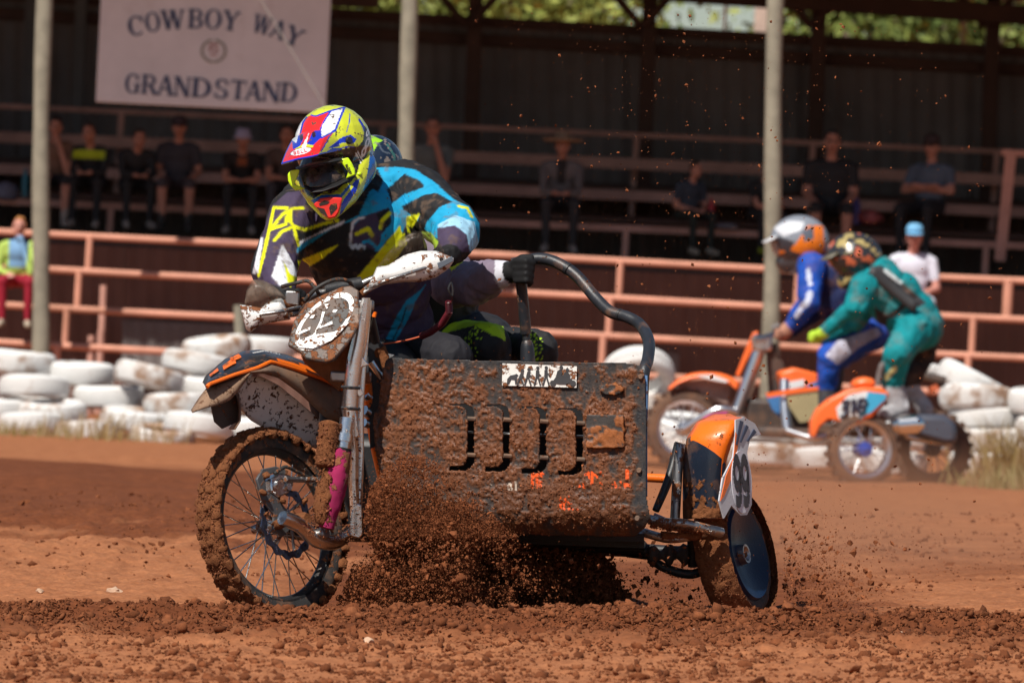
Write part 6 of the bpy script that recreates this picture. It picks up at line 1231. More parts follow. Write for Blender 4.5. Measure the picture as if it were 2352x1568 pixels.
b4plate('tank', [(880, 890), (960, 865), (1085, 895), (1090, 1000), (1000, 985), (905, 1000)], 48.3, M_ORB, .25, .02); b4plate('tank_graphic', [(905, 945), (1010, 925), (1010, 965), (905, 985)], 48.29, M_WH2, .008, 0); b4plate('tank_graphic', [(1020, 960), (1086, 935), (1086, 985), (1040, 985)], 48.29, M_BLU2, .008, 0)
b4plate('side_panel', [(918, 1010), (1085, 985), (1088, 1100), (1030, 1155), (985, 1160), (930, 1075)], 48.1, M_GOLD, .03); b4plate('blue_shroud', [(805, 1010), (905, 1000), (920, 1080), (900, 1150), (840, 1090)], 48.2, M_BLU2, .03); b4plate('orange_stripe', [(805, 1000), (960, 975), (1085, 965), (1085, 985), (900, 1010), (815, 1025)], 48.09, M_ORB, .01, 0)
b4plate('radiator_guard', [(815, 800), (905, 830), (905, 1000), (830, 1010)], 48.55, M_DK2, .1); b4tube('down_tube', [(905, 930, 48.2), (905, 1060, 48.15), (920, 1200, 48.1)], .035, M_SILV); b4tube('orange_strut', [(715, 1050, 48.6), (740, 1140, 48.6)], .03, M_ORB)
obj('engine', MB().box(b4(900, 1130, 48.7), (.28, .14, .13)), M_DK2, BK, bevel=.03); obj('sump', MB().box(b4(960, 1210, 48.3), (.28, .3, .035)), M_DK2, BK, bevel=.02); b4tube('floor_rail', [(920, 1200, 47.7), (1060, 1240, 47.6), (1160, 1220, 47.6)], .025, M_SILV); b4tube('floor_rail', [(1480, 1150, 47.6), (1560, 1230, 47.7), (1780, 1270, 47.9)], .022, M_SILV)
# sidecar fender with number
SFB = [(1048, 1235), (1052, 1150), (1085, 1085), (1150, 1030), (1240, 985), (1330, 968), (1420, 972), (1466, 1002), (1430, 1060), (1375, 1125), (1240, 1192), (1180, 1150), (1140, 1142), (1095, 1180), (1070, 1240)]
b4plate('sidecar_fender', SFB, 47.35, M_ORB, .16, .03); b4plate('fender_hood', [(1260, 970), (1290, 925), (1340, 915), (1390, 925), (1395, 975)], 47.5, M_ORB, .2, .03)
b4plate('number_panel', [(1180, 1080), (1245, 1010), (1330, 990), (1445, 1005), (1440, 1035), (1365, 1105), (1245, 1175), (1190, 1130)], 47.345, M_WH2, .006, 0); b4plate('panel_blue', [(1350, 992), (1448, 1005), (1440, 1035), (1368, 1100), (1300, 1130), (1330, 1060)], 47.34, mat('cyan_print', (.05, .38, .62), .45), .004, 0)
def bn(name, lines):
    mb = MB()
    for ln in lines: mb.tube([b4(x, y, 47.33) for x, y in ln], .014, 6)
    obj(name, mb, mat('numeral_ink', (.03, .03, .06), .5), BK)
bn('numeral_three', [[(1210, 1050), (1245, 1040), (1235, 1070), (1215, 1075), (1240, 1085), (1228, 1115), (1200, 1125)]]); bn('numeral_one', [[(1262, 1045), (1275, 1032), (1268, 1105)]]); bn('numeral_eight', [[(1325, 1030), (1300, 1040), (1300, 1060), (1325, 1065), (1340, 1045), (1325, 1030)], [(1310, 1063), (1290, 1080), (1300, 1102), (1325, 1095), (1330, 1072), (1310, 1063)]])
b4plate('tail_box', [(1480, 1130), (1560, 1110), (1760, 1115), (1820, 1160), (1830, 1270), (1760, 1275), (1600, 1230), (1500, 1190)], 47.7, mat('slate_tail', (.07, .075, .10), .35), .25, .04); obj('muffler', MB().tube([b4(1500, 1172, 47.6), b4(1520, 1172, 47.58), b4(1605, 1165, 47.58), b4(1625, 1165, 47.6)], [.05, .075, .075, .05], 16), mat('polished_muffler', (.85, .84, .82), .18, 1.0), BK)
b4tube('grab_bar', [(1400, 960, 47.6), (1410, 900, 47.6), (1425, 850, 47.6), (1440, 860, 47.7)], .022, M_GREY); b4tube('belly_tube', [(1060, 1180, 48.0), (1250, 1210, 48.0), (1500, 1210, 48.0)], .03, M_DK2); b4plate('foot_deck', [(1080, 1160), (1500, 1170), (1540, 1200), (1060, 1215)], 47.9, M_DK2, .4, .01); b4tube('tail_light', [(1690, 960, 48.7), (1705, 990, 48.7)], .04, mat('tail_orange', (.6, .14, .06), .4)); obj('rear_guard', MB().tube([b4(1480, 960, 48.7), b4(1600, 900, 48.7), b4(1760, 940, 48.7)], .04, 8), M_DK2, BK)
# ---- riders of the distant outfit
def helmet_part(par, prims, painter_fn, voxel=.009):
    me = remesh(prims, voxel, 6); v = getco(me); q = (to_px(v) - np.array((1411, 470.4)))/.432; hc = painter_fn(q); setcol(me, hc); return obj('helmet', me, M_SHELL, par, sm=None)
DRV = thing('person', 'distant rider in blue with silver and orange helmet holding the handlebar', 'person', b4(1330, 690, 48.6))
NV = (.014, .022, .085); RB = (.012, .075, .42)
pr = [E(b4(1150, 390, 48.6), (.20, .17, .22), 'N'), E(b4(1215, 500, 48.6), (.19, .17, .2), 'N'), E(b4(1300, 610, 48.6), (.18, .17, .17), 'N'), E(b4(1340, 680, 48.6), (.17, .17, .13), 'W'), C(b4(1050, 330, 48.42), .10, b4(1035, 520, 48.3), .075, 'B'), C(b4(1035, 520, 48.3), .072, b4(950, 630, 48.4), .055, 'B'), C(b4(940, 640, 48.4), .04, b4(905, 665, 48.4), .04, 'S'), C(b4(1150, 360, 48.85), .1, b4(1080, 560, 49.0), .075, 'N'), C(b4(1080, 560, 49.0), .07, b4(930, 670, 48.9), .05, 'N'), C(b4(1060, 300, 48.55), .07, b4(1000, 250, 48.55), .07, 'N'), C(b4(1340, 690, 48.45), .12, b4(1150, 800, 48.2), .095, 'W'), C(b4(1150, 810, 48.2), .088, b4(1130, 960, 48.25), .065, 'B'), C(b4(1130, 960, 48.25), .06, b4(1125, 1120, 48.25), .055, 'K'), C(b4(1125, 1130, 48.25), .05, b4(1060, 1145, 48.25), .04, 'K'), C(b4(1340, 690, 48.75), .12, b4(1170, 820, 48.95), .09, 'B'), C(b4(1170, 820, 48.95), .08, b4(1150, 1100, 48.95), .055, 'K'), C(b4(905, 665, 48.4), .032, b4(885, 690, 48.4), .02, 'S')]
pr += fingers_on_bar(b4(893, 690, 48.38), V3(.7, .7, 0), V3(-.7, -.7, 0), V3(0, 0, 1), 1.1, 'S')
me = remesh(pr, .011, 4); v = getco(me); folds(me, .016, 8, 25); v = getco(me); col = prim_colours(v, pr, {'N': NV, 'B': RB, 'W': RB, 'S': (.45, .22, .15), 'K': (.06, .06, .07)}); q = (to_px(v) - np.array((1411, 470.4)))/.432
m_ = inpoly(q, [(1120, 800), (1190, 720), (1400, 650), (1420, 690), (1300, 760), (1190, 850)]) & (q[:, 1] > 640); col[m_] = (.50, .50, .62)
for ln, w in (([(1040, 470), (1025, 520), (1000, 540)], 16), ([(985, 560), (970, 590)], 14), ([(1030, 350), (1040, 420)], 12)): col[near_line(q, ln, w)] = (.6, .65, .8)
setcol(me, col); obj('body', me, M_KIT, DRV, sm=None)
def dh(q):
    hc, pa, pl = painter(q, (.24, .26, .30)); pa([(840, 120), (930, 85), (1010, 90), (1000, 130), (900, 170)], (.62, .64, .68)); pa([(870, 195), (960, 215), (1030, 110), (1110, 110), (1120, 280), (1040, 340), (980, 300), (940, 330), (880, 300)], (.85, .20, .015)); pa([(850, 280), (930, 240), (990, 260), (960, 340), (900, 380), (840, 340)], (.05, .045, .05)); pa([(860, 160), (960, 200), (930, 250), (870, 240)], (.04, .04, .05)); pa([(1000, 140), (1060, 110), (1060, 180), (1010, 200)], (.12, .13, .16)); return hc
h_ = helmet_part(DRV, [E(b4(985, 190, 48.55), (.215, .165, .185), 0), C(b4(985, 290, 48.55), .12, b4(915, 305, 48.55), .08, 0), E(b4(1010, 240, 48.55), (.15, .14, .15), 0)], dh)
obj('visor', MB().grid([[b4(x + 70*t, y - 34*t, 48.4 + .3*j/5) for t in (0, .33, .66, 1)] for j, (x, y) in enumerate([(800, 200), (786, 196), (784, 195), (784, 195), (786, 196), (800, 200)])]), mat('visor_white', (.55, .56, .58), .3), h_, sm=60, solid=.01)
PS2 = thing('person', 'distant passenger in teal leaning over the sidecar in patterned helmet', 'person', b4(1600, 660, 47.9))
TE = (.003, .235, .265); TD = (.02, .02, .024)
pr = [E(b4(1400, 430, 47.85), (.2, .18, .2), 'T'), E(b4(1490, 500, 47.88), (.2, .18, .2), 'T'), E(b4(1570, 580, 47.9), (.19, .18, .18), 'T'), E(b4(1610, 650, 47.9), (.185, .19, .17), 'T'), C(b4(1330, 430, 47.7), .10, b4(1280, 540, 47.65), .075, 'T'), C(b4(1280, 540, 47.65), .068, b4(1125, 670, 47.75), .042, 'T'), C(b4(1115, 680, 47.75), .04, b4(1080, 700, 47.78), .032, 'Y'), C(b4(1400, 450, 48.1), .09, b4(1280, 620, 48.2), .07, 'T'), C(b4(1280, 620, 48.2), .06, b4(1120, 700, 48.2), .045, 'T'), C(b4(1340, 380, 47.85), .08, b4(1290, 330, 47.85), .07, 'D'), C(b4(1600, 660, 47.75), .125, b4(1505, 790, 47.6), .10, 'T'), C(b4(1505, 790, 47.6), .095, b4(1478, 950, 47.7), .072, 'T'), C(b4(1478, 970, 47.7), .07, b4(1520, 1080, 47.7), .062, 'B'), C(b4(1520, 1085, 47.7), .055, b4(1440, 1110, 47.65), .045, 'B'), C(b4(1640, 680, 48.1), .12, b4(1640, 800, 48.2), .09, 'D'), C(b4(1640, 800, 48.2), .085, b4(1560, 960, 48.2), .065, 'D'), C(b4(1560, 960, 48.2), .065, b4(1650, 1090, 48.2), .055, 'B')]
pr += fingers_on_bar(b4(1072, 706, 47.76), V3(.6, .8, 0), V3(-.8, -.5, 0), V3(0, 0, 1), 1.1, 'Y')
me = remesh(pr, .011, 4); folds(me, .016, 8, 35); v = getco(me); col = prim_colours(v, pr, {'T': TE, 'D': TD, 'Y': (.45, .68, .05), 'B': (.42, .42, .44)}); q = (to_px(v) - np.array((1411, 470.4)))/.432
for poly in ([(1340, 330), (1420, 320), (1660, 520), (1620, 545), (1560, 520), (1500, 440), (1400, 360)], [(1450, 590), (1550, 510), (1570, 530), (1470, 610)], [(1380, 540), (1460, 590), (1440, 660), (1400, 640)]): col[inpoly(q, poly) & (q[:, 1] < 660)] = (.035, .035, .04)
col[near_line(q, [(1445, 920), (1490, 870)], 14)] = (.55, .55, .25); col[near_line(q, [(1440, 350), (1520, 410)], 9)] = (.6, .65, .66); setcol(me, col); obj('body', me, M_KIT, PS2, sm=None)
def ph(q):
    hc, pa, pl = painter(q, (.03, .03, .032)); n_ = fbm(np.stack([q[:, 0]*.02, q[:, 1]*.02, 0*q[:, 0]], 1), 3, 61); hc[n_ > .26] = (.42, .33, .13); hc[n_ < -.30] = (.55, .13, .06); pa([(1150, 300), (1230, 280), (1240, 350), (1210, 420), (1180, 380)], (.02, .02, .022)); hc[np.hypot(q[:, 0] - 1250, q[:, 1] - 235) < 16] = (.85, .85, .85); return hc
h_ = helmet_part(PS2, [E(b4(1275, 270, 47.85), (.20, .165, .165), 0), C(b4(1290, 340, 47.85), .12, b4(1235, 400, 47.85), .075, 0)], ph); obj('visor', MB().grid([[b4(x + 75*t, y - 40*t, 47.7 + .3*j/5) for t in (0, .33, .66, 1)] for j, (x, y) in enumerate([(1120, 292), (1095, 290), (1090, 290), (1090, 290), (1095, 290), (1120, 292)])]), mat('visor_pattern', (.14, .12, .07), .35, var=.6, vs=30), h_, sm=60, solid=.01)
obj('race_bib', MB().grid([[b4(1375 + 250*t + dx, 325 + 200*t + dy, 47.64 + .02*math.sin(3*t)) for dx, dy in ((0, 0), (-18, 26), (-30, 50))] for t in np.linspace(0, 1, 10)]), mat('bib_black', (.03, .03, .033), .6), PS2, solid=.012)
# ================================================================ SPECTATORS
def spectator(u, v, d, s, label, shirt, pants, skin=(.36, .17, .11), lean=.25, arms='lap', long=False, shorts=False, hair=(.05, .03, .02), hat=None, hatc=None, shoes=(.35, .3, .27), yaw=0, chest=None, socks=None, tilt=.1, narrow=1.0):
    o3 = px(u, v, d); T = thing('person', label, 'person', o3, 'spectators'); cy, sy = math.cos(R(yaw)), math.sin(R(yaw))
    def w(x, y, z): return o3 + s*V3(x*cy - y*sy, x*sy + y*cy, z)
    def U(x, y, z): c_, s_ = math.cos(lean), math.sin(lean); z0 = .09; return w(x, y*c_ - (z - z0)*s_, z0 + (z - z0)*c_ + y*s_)   # leaning upper body
    k_ = s; sk, sh, pa_, fo = 'K', 'S', 'P', 'F'; fk = 'S' if long else 'K'; lk = 'K' if shorts else 'P'; nr = narrow
    ax_ = np.array([[cy, sy, 0], [-sy, cy, 0], [0, 0, 1]])
    pr = [E(U(0, 0, .14), (.17*k_*nr, .13*k_, .13*k_), 'P', ax_), E(U(0, -.01, .3), (.165*k_*nr, .125*k_, .16*k_), sh, ax_), E(U(0, 0, .44), (.18*k_*nr, .125*k_, .15*k_), sh, ax_), C(U(-.14*nr, 0, .52), .065*k_, U(.14*nr, 0, .52), .065*k_, sh), C(U(0, 0, .54), .055*k_, U(0, -.02, .66), .05*k_, sk)]
    hc = U(0, -.04, .76); hd = ax_; pr += [E(hc, (.074*k_, .092*k_, .112*k_), sk, hd), E(hc + w(0, -.03, -.05) - o3, (.055*k_, .06*k_, .06*k_), sk, hd), C(hc + w(0, -.09, .0) - o3, .014*k_, hc + w(0, -.108, -.03) - o3, .016*k_, sk)]
    for sx in (-1, 1):
        pr.append(E(hc + w(sx*.075, .01, -.01) - o3, (.012*k_, .022*k_, .032*k_), sk, hd))
        S_ = U(sx*.19*nr, 0, .5)
        if arms == 'lap': el, ha = U(sx*.25, -.08, .24), w(sx*.05, -.34, .15)
        elif arms == 'knees': el, ha = w(sx*.2, -.34, .22), w(sx*.06, -.46, .20)
        elif arms == 'chin': el, ha = (w(sx*.16, -.34, .20), U(sx*.03, -.14, .64)) if sx > 0 else (U(sx*.24, -.08, .24), w(sx*.08, -.36, .16))
        elif arms == 'crossed': el, ha = U(sx*.27, -.08, .28), U(-sx*.12, -.19, .33)
        else: el, ha = U(sx*.24, -.04, .24), w(sx*.15, -.36, .14)
        mid = S_ + (el - S_)*.6; pr += [C(S_, .062*k_, mid, .052*k_, sh), C(mid, .046*k_, el, .042*k_, fk), C(el, .042*k_, ha, .03*k_, fk), E(ha, (.04*k_, .045*k_, .03*k_), sk, ax_)]
        d_ = unit(ha - el)
        for f in range(4): pr.append(C(ha + ax_[0]*(-.024 + .016*f)*k_, .011*k_, ha + ax_[0]*(-.026 + .017*f)*k_ + d_*.075*k_ - V3(0, 0, .012)*k_, .009*k_, sk))
        pr.append(C(ha, .013*k_, ha - ax_[0]*sx*.045*k_ + d_*.03*k_, .011*k_, sk))
        hi, kn, an = w(sx*.09, -.02, .09), w(sx*.16, -.44, .08), w(sx*.15, -.42, -.34); pr += [C(hi, .095*k_, kn, .07*k_, 'P'), C(kn, .062*k_, an, .042*k_, lk), C(w(sx*.15, -.40, -.41), .045*k_, w(sx*.17, -.56, -.43), .04*k_, fo)]
        if shorts: pr.append(C(w(sx*.155, -.42, -.26), .05*k_, an, .045*k_, 'F'))
    me = remesh(pr, .0165*max(s, .7), 2); vv_ = getco(me); pal = {'S': shirt, 'P': pants, 'K': skin, 'F': shoes}; col = prim_colours(vv_, pr, pal)
    rel = (vv_ - hc); fr = rel @ ax_[1]; sd_ = rel @ ax_[0]; hz = rel[:, 2]
    eye = (fr < -.05*k_) & (np.abs(np.abs(sd_) - .03*k_) < .014*k_) & (np.abs(hz - .012*k_) < .011*k_); col[eye] = (.02, .015, .012); mo = (fr < -.05*k_) & (np.abs(sd_) < .025*k_) & (np.abs(hz + .062*k_) < .008*k_); col[mo] = (.25, .07, .06)
    if chest: 
        cz = (vv_ - U(0, 0, .46)); m_ = (np.abs(cz[:, 2] - .0*k_) < chest[1]*k_) & ((vv_ - U(0, 0, .44)) @ ax_[1] < .04) & (np.abs(cz @ ax_[0]) < chest[2]*k_) & (np.linalg.norm(vv_ - hc, axis=1) > .13*k_); col[m_] = chest[0]
    setcol(me, col); obj('body', me, M_BODY, T, sm=None)
    if hair is not None:
        mb = MB(); mb.ell(hc + w(0, .015, .028) - o3, hd, (.081*k_, .095*k_, .098*k_), 18, 10); hm = mb.mesh('hair'); vv2 = getco(hm); vv2 += getno(hm)*(.012*k_*fbm(vv2*40, 3, 5))[:, None]; cut = ((vv2 - hc) @ ax_[1] < -.035*k_) & ((vv2 - hc)[:, 2] < .06*k_); vv2[cut] += ax_[1]*.05*k_; setco(hm, vv2); obj('hair', hm, mat('hair%d' % int(u), hair, .7), T, sm=60)
    if hat:
        m_ = mat('hat%d' % int(u), hatc, .7, var=.1); mb = MB(); top = hc + V3(0, 0, .045*k_)
        if hat == 'cap': mb.lathe(top, V3(0, 0, 1), [(.088*k_, -.01*k_), (.09*k_, .02*k_), (.08*k_, .06*k_), (.05*k_, .085*k_), (.002, .092*k_)], 20); f_ = -ax_[1]; mb.grid([[top + f_*(.06 + .1*t)*k_*math.cos(a) + ax_[0]*.085*k_*math.sin(a) - V3(0, 0, (.005 + .03*t)*k_) for a in np.linspace(-1.3, 1.3, 9)] for t in (0, .5, 1)])
        if hat == 'bucket': mb.lathe(top, V3(0, 0, 1), [(.125*k_, -.03*k_), (.095*k_, .01*k_), (.085*k_, .08*k_), (.07*k_, .092*k_), (.002, .095*k_)], 22)
        if hat == 'cowboy': mb.lathe(top, V3(0, 0, 1), [(.24*k_, .035*k_), (.2*k_, .0), (.095*k_, .008*k_), (.085*k_, .09*k_), (.06*k_, .12*k_), (.002, .108*k_)], 26)
        obj('hat', mb, m_, T, sm=60, solid=.006)
    return T
DKN = (.05, .05, .065); DBL = (.03, .03, .033); JN = (.06, .06, .075); SK2 = (.52, .25, .18)
spectator(126, 432, 62.0, .76, 'bare legged spectator half hidden by the left timber post', (.22, .12, .08), DBL, SK2, shorts=True, arms='chin')
spectator(214, 436, 62.0, .76, 'spectator in black with a bright yellow chest band, under the sign', DBL, DBL, SK2, chest=((.42, .52, .02), .055, .2), long=True, lean=.46, yaw=-10, arms='knees', hair=(.12, .05, .03))
spectator(302, 440, 62.0, .73, 'spectator in a plain black hooded top, left of the one in shorts', DBL, DBL, SK2, long=True, yaw=16, lean=.5, arms='knees', hair=(.06, .03, .02))
spectator(408, 440, 62.0, .80, 'spectator in navy t-shirt, cap and shorts with bare shins', DKN, (.07, .06, .07), SK2, shorts=True, arms='down', hat='cap', hatc=(.05, .035, .045), shoes=(.04, .04, .04), lean=.2)
spectator(555, 452, 62.0, .74, 'spectator in a pale lavender bucket hat left of the near rider', (.03, .025, .025), DBL, SK2, arms='knees', hat='bucket', hatc=(.42, .42, .62), chest=((.28, .08, .03), .05, .06), hair=(.03, .02, .015), lean=.35)
spectator(655, 448, 62.0, .76, 'spectator mostly hidden behind the near rider helmet', (.12, .08, .07), JN, SK2, arms='knees', lean=.3)
spectator(988, 452, 62.0, .84, 'spectator in grey shirt resting a hand on the chin, right of the middle post', (.16, .19, .19), DKN, SK2, arms='chin', hair=(.09, .08, .08), lean=.12)
spectator(1286, 486, 62.0, .82, 'spectator in brown wide brimmed hat and pale vest sitting alone', (.17, .15, .15), (.045, .042, .045), SK2, long=True, arms='knees', hat='cowboy', hatc=(.30, .2, .13), lean=.22, chest=((.035, .03, .03), .14, .055))
spectator(1572, 508, 62.0, .66, 'boy in dark blue shirt with yellow trimmed trousers, beside a red bottle', (.045, .06, .085), (.03, .035, .03), SK2, arms='lap', yaw=34, lean=.3, shoes=(.4, .35, .28))
spectator(1742, 508, 62.0, .66, 'boy in black with yellow boots half hidden by the right timber post', DBL, DBL, SK2, arms='knees', yaw=24, lean=.32, shoes=(.32, .36, .03))
spectator(1904, 500, 62.0, .92, 'large spectator in black t-shirt behind the silver and orange helmet', DBL, DBL, SK2, shorts=True, arms='down', narrow=1.15, hair=(.06, .05, .045), lean=.1)
spectator(2134, 500, 62.0, .86, 'spectator in grey blue shirt with folded arms at far right', (.11, .14, .19), DBL, SK2, arms='crossed', narrow=1.1, hair=(.04, .03, .03), lean=-.06, yaw=-26, hat='cap', hatc=(.05, .03, .03))
spectator(2092, 712, 58.9, .86, 'spectator in white t-shirt and light blue cap sitting in the sun', (.66, .66, .76), (.5, .5, .58), (.55, .24, .19), arms='lap', hat='cap', hatc=(.16, .42, .68), hair=(.2, .12, .08), lean=.15)
spectator(42, 662, 57.6, .72, 'ginger haired child in blue and yellow top and red trousers', (.42, .58, .12), (.30, .012, .03), (.6, .28, .22), arms='chin', long=True, hair=(.40, .17, .05), lean=.25, shoes=(.4, .33, .25), chest=((.18, .34, .55), .2, .11))
# seat goods
def bottle(u, v, d, h, r_, m_, label):
    b = px(u, v, d); tag(obj('bottle', MB().lathe(b, V3(0, 0, 1), [(.001, 0), (r_, 0), (r_, h*.7), (r_*.5, h*.85), (r_*.45, h), (.001, h)], 14), m_), label, 'bottle', 'things on the benches')
bottle(1632, 516, 62.0, .24, .035, mat('red_bottle', (.45, .03, .03), .4), 'red bottle on the bench right of the seated boy'); bottle(1768, 514, 61.9, .22, .035, mat('pale_bottle', (.3, .33, .42), .4), 'pale blue bottle on the bench behind the right timber post'); bottle(57, 452, 62.0, .26, .032, mat('teal_bottle', (.03, .17, .22), .4), 'teal bottle on the bench left of the left timber post'); bottle(1965, 515, 62.0, .26, .04, mat('purple_bottle', (.08, .05, .22), .4), 'purple bottle on the bench beside the sports bag')
def bag(u, v, d, sx, sy, sz, m_, label, name='bag'):
    me = MB().ell(px(u, v, d), X3, (sx, sy, sz), 18, 12).mesh(name); v_ = getco(me); c_ = px(u, v, d); v_[:, 2] = np.maximum(v_[:, 2], c_[2] - sz*.7); v_ += getno(me)*(.02*fbm(v_*12, 3, 9))[:, None]; setco(me, v_); tag(obj(name, me, m_, sm=60), label, 'bag', 'things on the benches')
bag(2000, 500, 62.0, .13, .1, .08, mat('red_white_bag', (.4, .1, .1), .6, var=.7, vs=9), 'red and white sports bag right of the large spectator in black'); bag(12, 440, 62.0, .12, .1, .1, mat('grey_bag', (.16, .16, .22), .7), 'grey bag on the bench at the left edge'); bag(1665, 521, 62.0, .12, .08, .03, mat('grey_towel', (.25, .24, .27), .8), 'folded grey towel on the bench beside the red bottle', 'towel')
# ================================================================ FLYING DIRT
rg = np.random.default_rng(77)
def spray(name, cen, rad, label, m=None, fine=False):
    o = obj(name, clod_mesh(name, cen, rad, rg, fine), m or MAT_SPRAY, sm=60); return tag(o, label, 'dirt', kind='stuff')
k = NT('flying_earth'); oi = k.n('ShaderNodeNewGeometry'); cw = k.coord(); fine = k.noise(cw, 170, 4, .7); c = k.mix(oi.outputs['Random Per Island'], (0.14, 0.042, 0.015), (0.29, 0.094, 0.036)); c = k.mix(1.0, c, k.ramp(fine, .3, .7, (.7, .7, .7, 1), (1.2, 1.2, 1.2, 1)), 'MULTIPLY'); k.setc(c); k.p(.95, 0, .2); k.bump(fine, .5, .003); MAT_SPRAY = k.m
# the dense plume thrown up behind the front wheel: outline in layout units, density falls towards its rim
PLUME = [(768, 1396), (800, 1330), (822, 1260), (838, 1180), (850, 1120), (880, 1080), (930, 1040), (985, 1050), (1040, 1090), (1100, 1140), (1150, 1200), (1200, 1240), (1280, 1262), (1350, 1290), (1400, 1335), (1430, 1396)]
def plume_pts(n):
    out = np.zeros((0, 2))
    while len(out) < n:
        q = np.stack([rg.uniform(760, 1440, n*3), rg.uniform(1030, 1400, n*3)], 1); q = q[inpoly(q, PLUME)]
        f = fbm(np.stack([q[:, 0]*.018, q[:, 1]*.018, 0*q[:, 0]], 1), 4, 3); w = np.exp(-((q[:, 0] - 985 - (1400 - q[:, 1])*-.15)/165)**2)*(.30 + .95*ss(1080, 1330, q[:, 1])) + .16*ss(1250, 1390, q[:, 1]); keep = rg.random(len(q)) < np.clip(w*(.55 + 1.3*f), .02, 1); out = np.concatenate([out, q[keep]])
    return out[:n]
q = plume_pts(64000); nq = len(q); r1, r2 = rg.random(nq), rg.normal(0, 1, nq)
dd = np.where(q[:, 1] < 1235, 24.60 - .10*r1 + .03*r2, 24.74 + .14*r2); right = ss(1110, 1270, q[:, 0] + 50*r2); dd = dd + right*(.45 + .55*r1) + ss(1300, 1390, q[:, 1])*.15*r1
cen = np.stack([P(a_, b_, c_) for (a_, b_), c_ in zip(q, dd)]); rad = np.minimum(.0019*(1 - rg.random(nq))**-.44, .0105)*np.interp(q[:, 1], [1050, 1250], [.55, 1.0])
sml = rad < .0034; spray('dirt_plume', cen[~sml], rad[~sml], 'dense plume of red earth thrown up behind the near front wheel'); spray('plume_crumbs', cen[sml], rad[sml], 'small crumbs mixed through the near dirt plume', fine='tet')
q = plume_pts(1700); q = q[q[:, 1] > 1110]; cen = np.stack([P(a_, b_, 24.70 + rg.normal(0, .13) + .7*float(ss(1080, 1190, a_))) for a_, b_ in q]); spray('dirt_lumps', cen, np.minimum(.006*(1 - rg.random(len(q)))**-.3, .015), 'larger lumps of earth tumbling inside the near dirt plume', fine='mid')
n = 30000; q = plume_pts(n) + rg.normal(0, 1, (n, 2))*np.array((22, 20)); q = q[q[:, 1] < 1398]; dd = 24.62 + .12*rg.normal(0, 1, len(q)) + .5*ss(1080, 1190, q[:, 0]); dd = np.where(q[:, 1] < 1235, 24.50 - .06*rg.random(len(q)), dd); cen = np.stack([P(a_, b_, c_) for (a_, b_), c_ in zip(q, dd)]); spray('plume_grit', cen, np.minimum(.0010*(1 - rg.random(len(q)))**-.3, .003), 'fine grit hanging round the near dirt plume', fine='tet')
# shaded earth boiling up under the sidecar
n = 44000; q = np.stack([rg.uniform(1060, 1450, n), 1400 - np.abs(rg.normal(0, 80, n))], 1); lim = 1232 + 150*ss(1330, 1450, q[:, 0]); q = q[q[:, 1] > lim + rg.normal(0, 26, n) + 45*fbm(np.stack([q[:, 0]*.02, q[:, 1]*.02, 0*q[:, 0]], 1), 3, 8)]; dd = 25.35 + .5*rg.random(len(q)); cen = np.stack([P(a_, b_, c_) for (a_, b_), c_ in zip(q, dd)]); spray('shaded_plume', cen, np.minimum(.0028*(1 - rg.random(len(q)))**-.42, .014), 'dark shaded earth boiling up under the sidecar floor', fine='tet')
# crumbs thrown off the sidecar wheel
n = 2600; a = rg.normal(0, 1, (n, 2)); q = np.stack([1800 + np.abs(a[:, 0])*120, 1400 - np.abs(a[:, 1])*95], 1); cen = np.stack([P(x, y, 25.4 + rg.normal(0, .35)) for x, y in q]); spray('wheel_spray', cen, np.minimum(.0014*(1 - rg.random(n))**-.5, .014), 'spray of dark crumbs behind the sidecar wheel')
n = 1400; q = np.stack([rg.uniform(1330, 1640, n), 1400 - np.abs(rg.normal(0, 75, n))], 1); cen = np.stack([P(x, y, 25.5 + rg.normal(0, .3)) for x, y in q]); spray('under_spray', cen, np.minimum(.0015*(1 - rg.random(n))**-.5, .014), 'crumbs flying under the sidecar frame')
# sparse flecks hanging in the air to the right
n = 2600; q = np.stack([rg.normal(1640, 330, n), rg.uniform(20, 1320, n)], 1); ok = (q[:, 0] > 1060) & (q[:, 0] < 2340); q = q[ok]; cen = np.stack([P(x, y, 25.1 + rg.normal(0, .5)) for x, y in q]); spray('dirt_flecks', cen, np.minimum(.0012*(1 - rg.random(len(q)))**-.5, .008), 'fine red flecks hanging in the air to the right')

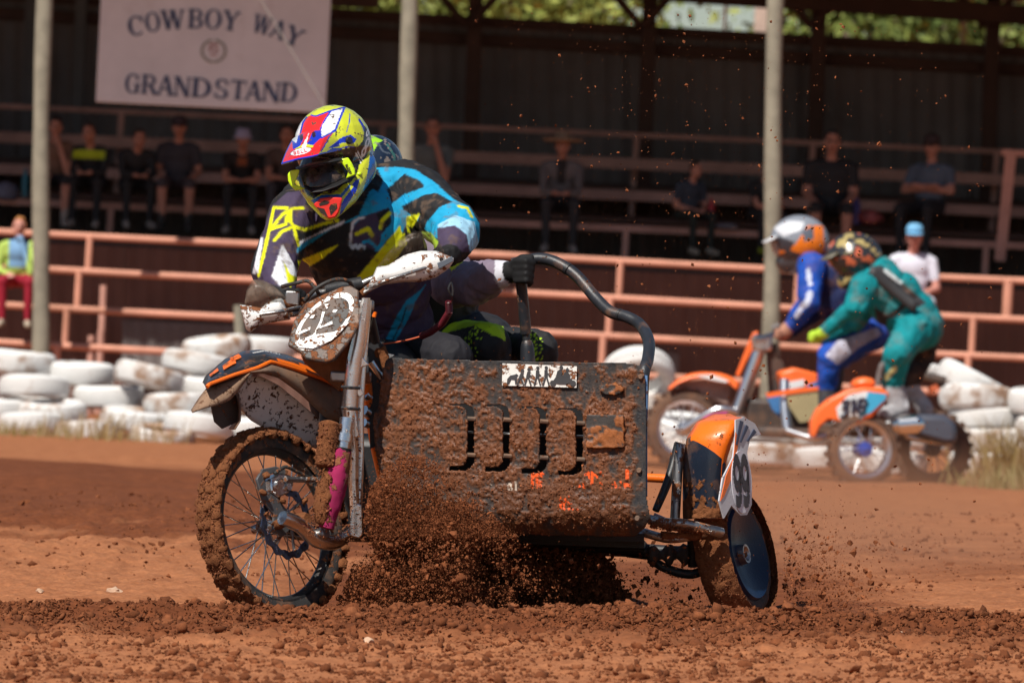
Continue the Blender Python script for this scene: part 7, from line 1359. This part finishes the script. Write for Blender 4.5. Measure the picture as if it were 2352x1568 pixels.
# ================================================================ DUST hanging behind the wheels
def dust(name, c_, rad, dens, label, seed):
    o = obj(name, MB().ell(V3(0, 0, 0), X3, (1, 1, 1), 20, 12), None, sm=None); o.location = c_; o.scale = rad; m = bpy.data.materials.new(name); m.use_nodes = True; t = m.node_tree; t.nodes.remove(t.nodes['Principled BSDF']); pv = t.nodes.new('ShaderNodeVolumePrincipled'); t.links.new(pv.outputs[0], t.nodes['Material Output'].inputs['Volume']); pv.inputs['Color'].default_value = (.66, .40, .26, 1); pv.inputs['Anisotropy'].default_value = .2
    tc = t.nodes.new('ShaderNodeTexCoord'); ln = t.nodes.new('ShaderNodeVectorMath'); ln.operation = 'LENGTH'; t.links.new(tc.outputs['Object'], ln.inputs[0]); r_ = t.nodes.new('ShaderNodeMapRange'); r_.inputs['From Min'].default_value = 1; r_.inputs['From Max'].default_value = .2; t.links.new(ln.outputs['Value'], r_.inputs['Value']); nz = t.nodes.new('ShaderNodeTexNoise'); nz.inputs['Scale'].default_value = 2.2; nz.inputs['Detail'].default_value = 3; mp = t.nodes.new('ShaderNodeMapping'); mp.inputs['Location'].default_value = (seed, 0, 0); t.links.new(tc.outputs['Object'], mp.inputs[0]); t.links.new(mp.outputs[0], nz.inputs['Vector'])
    m1 = t.nodes.new('ShaderNodeMath'); m1.operation = 'MULTIPLY'; t.links.new(r_.outputs[0], m1.inputs[0]); t.links.new(nz.outputs['Fac'], m1.inputs[1]); m2 = t.nodes.new('ShaderNodeMath'); m2.operation = 'MULTIPLY'; t.links.new(m1.outputs[0], m2.inputs[0]); m2.inputs[1].default_value = dens; t.links.new(m2.outputs[0], pv.inputs['Density']); o.data.materials.append(m); return tag(o, label, 'dust', kind='stuff')
dust('dust_cloud', P(1990, 1270, 29.5) , (1.25, 2.2, .5), .55, 'brown dust drifting behind the sidecar wheel', 3.0)
dust('dust_cloud', P(1850, 1090, 46.8), (2.0, 1.2, .36), .7, 'brown dust under the distant outfit', 9.0)
SC.cycles.volume_bounces = 1; SC.cycles.volume_step_rate = 2.0; SC.cycles.volume_max_steps = 64
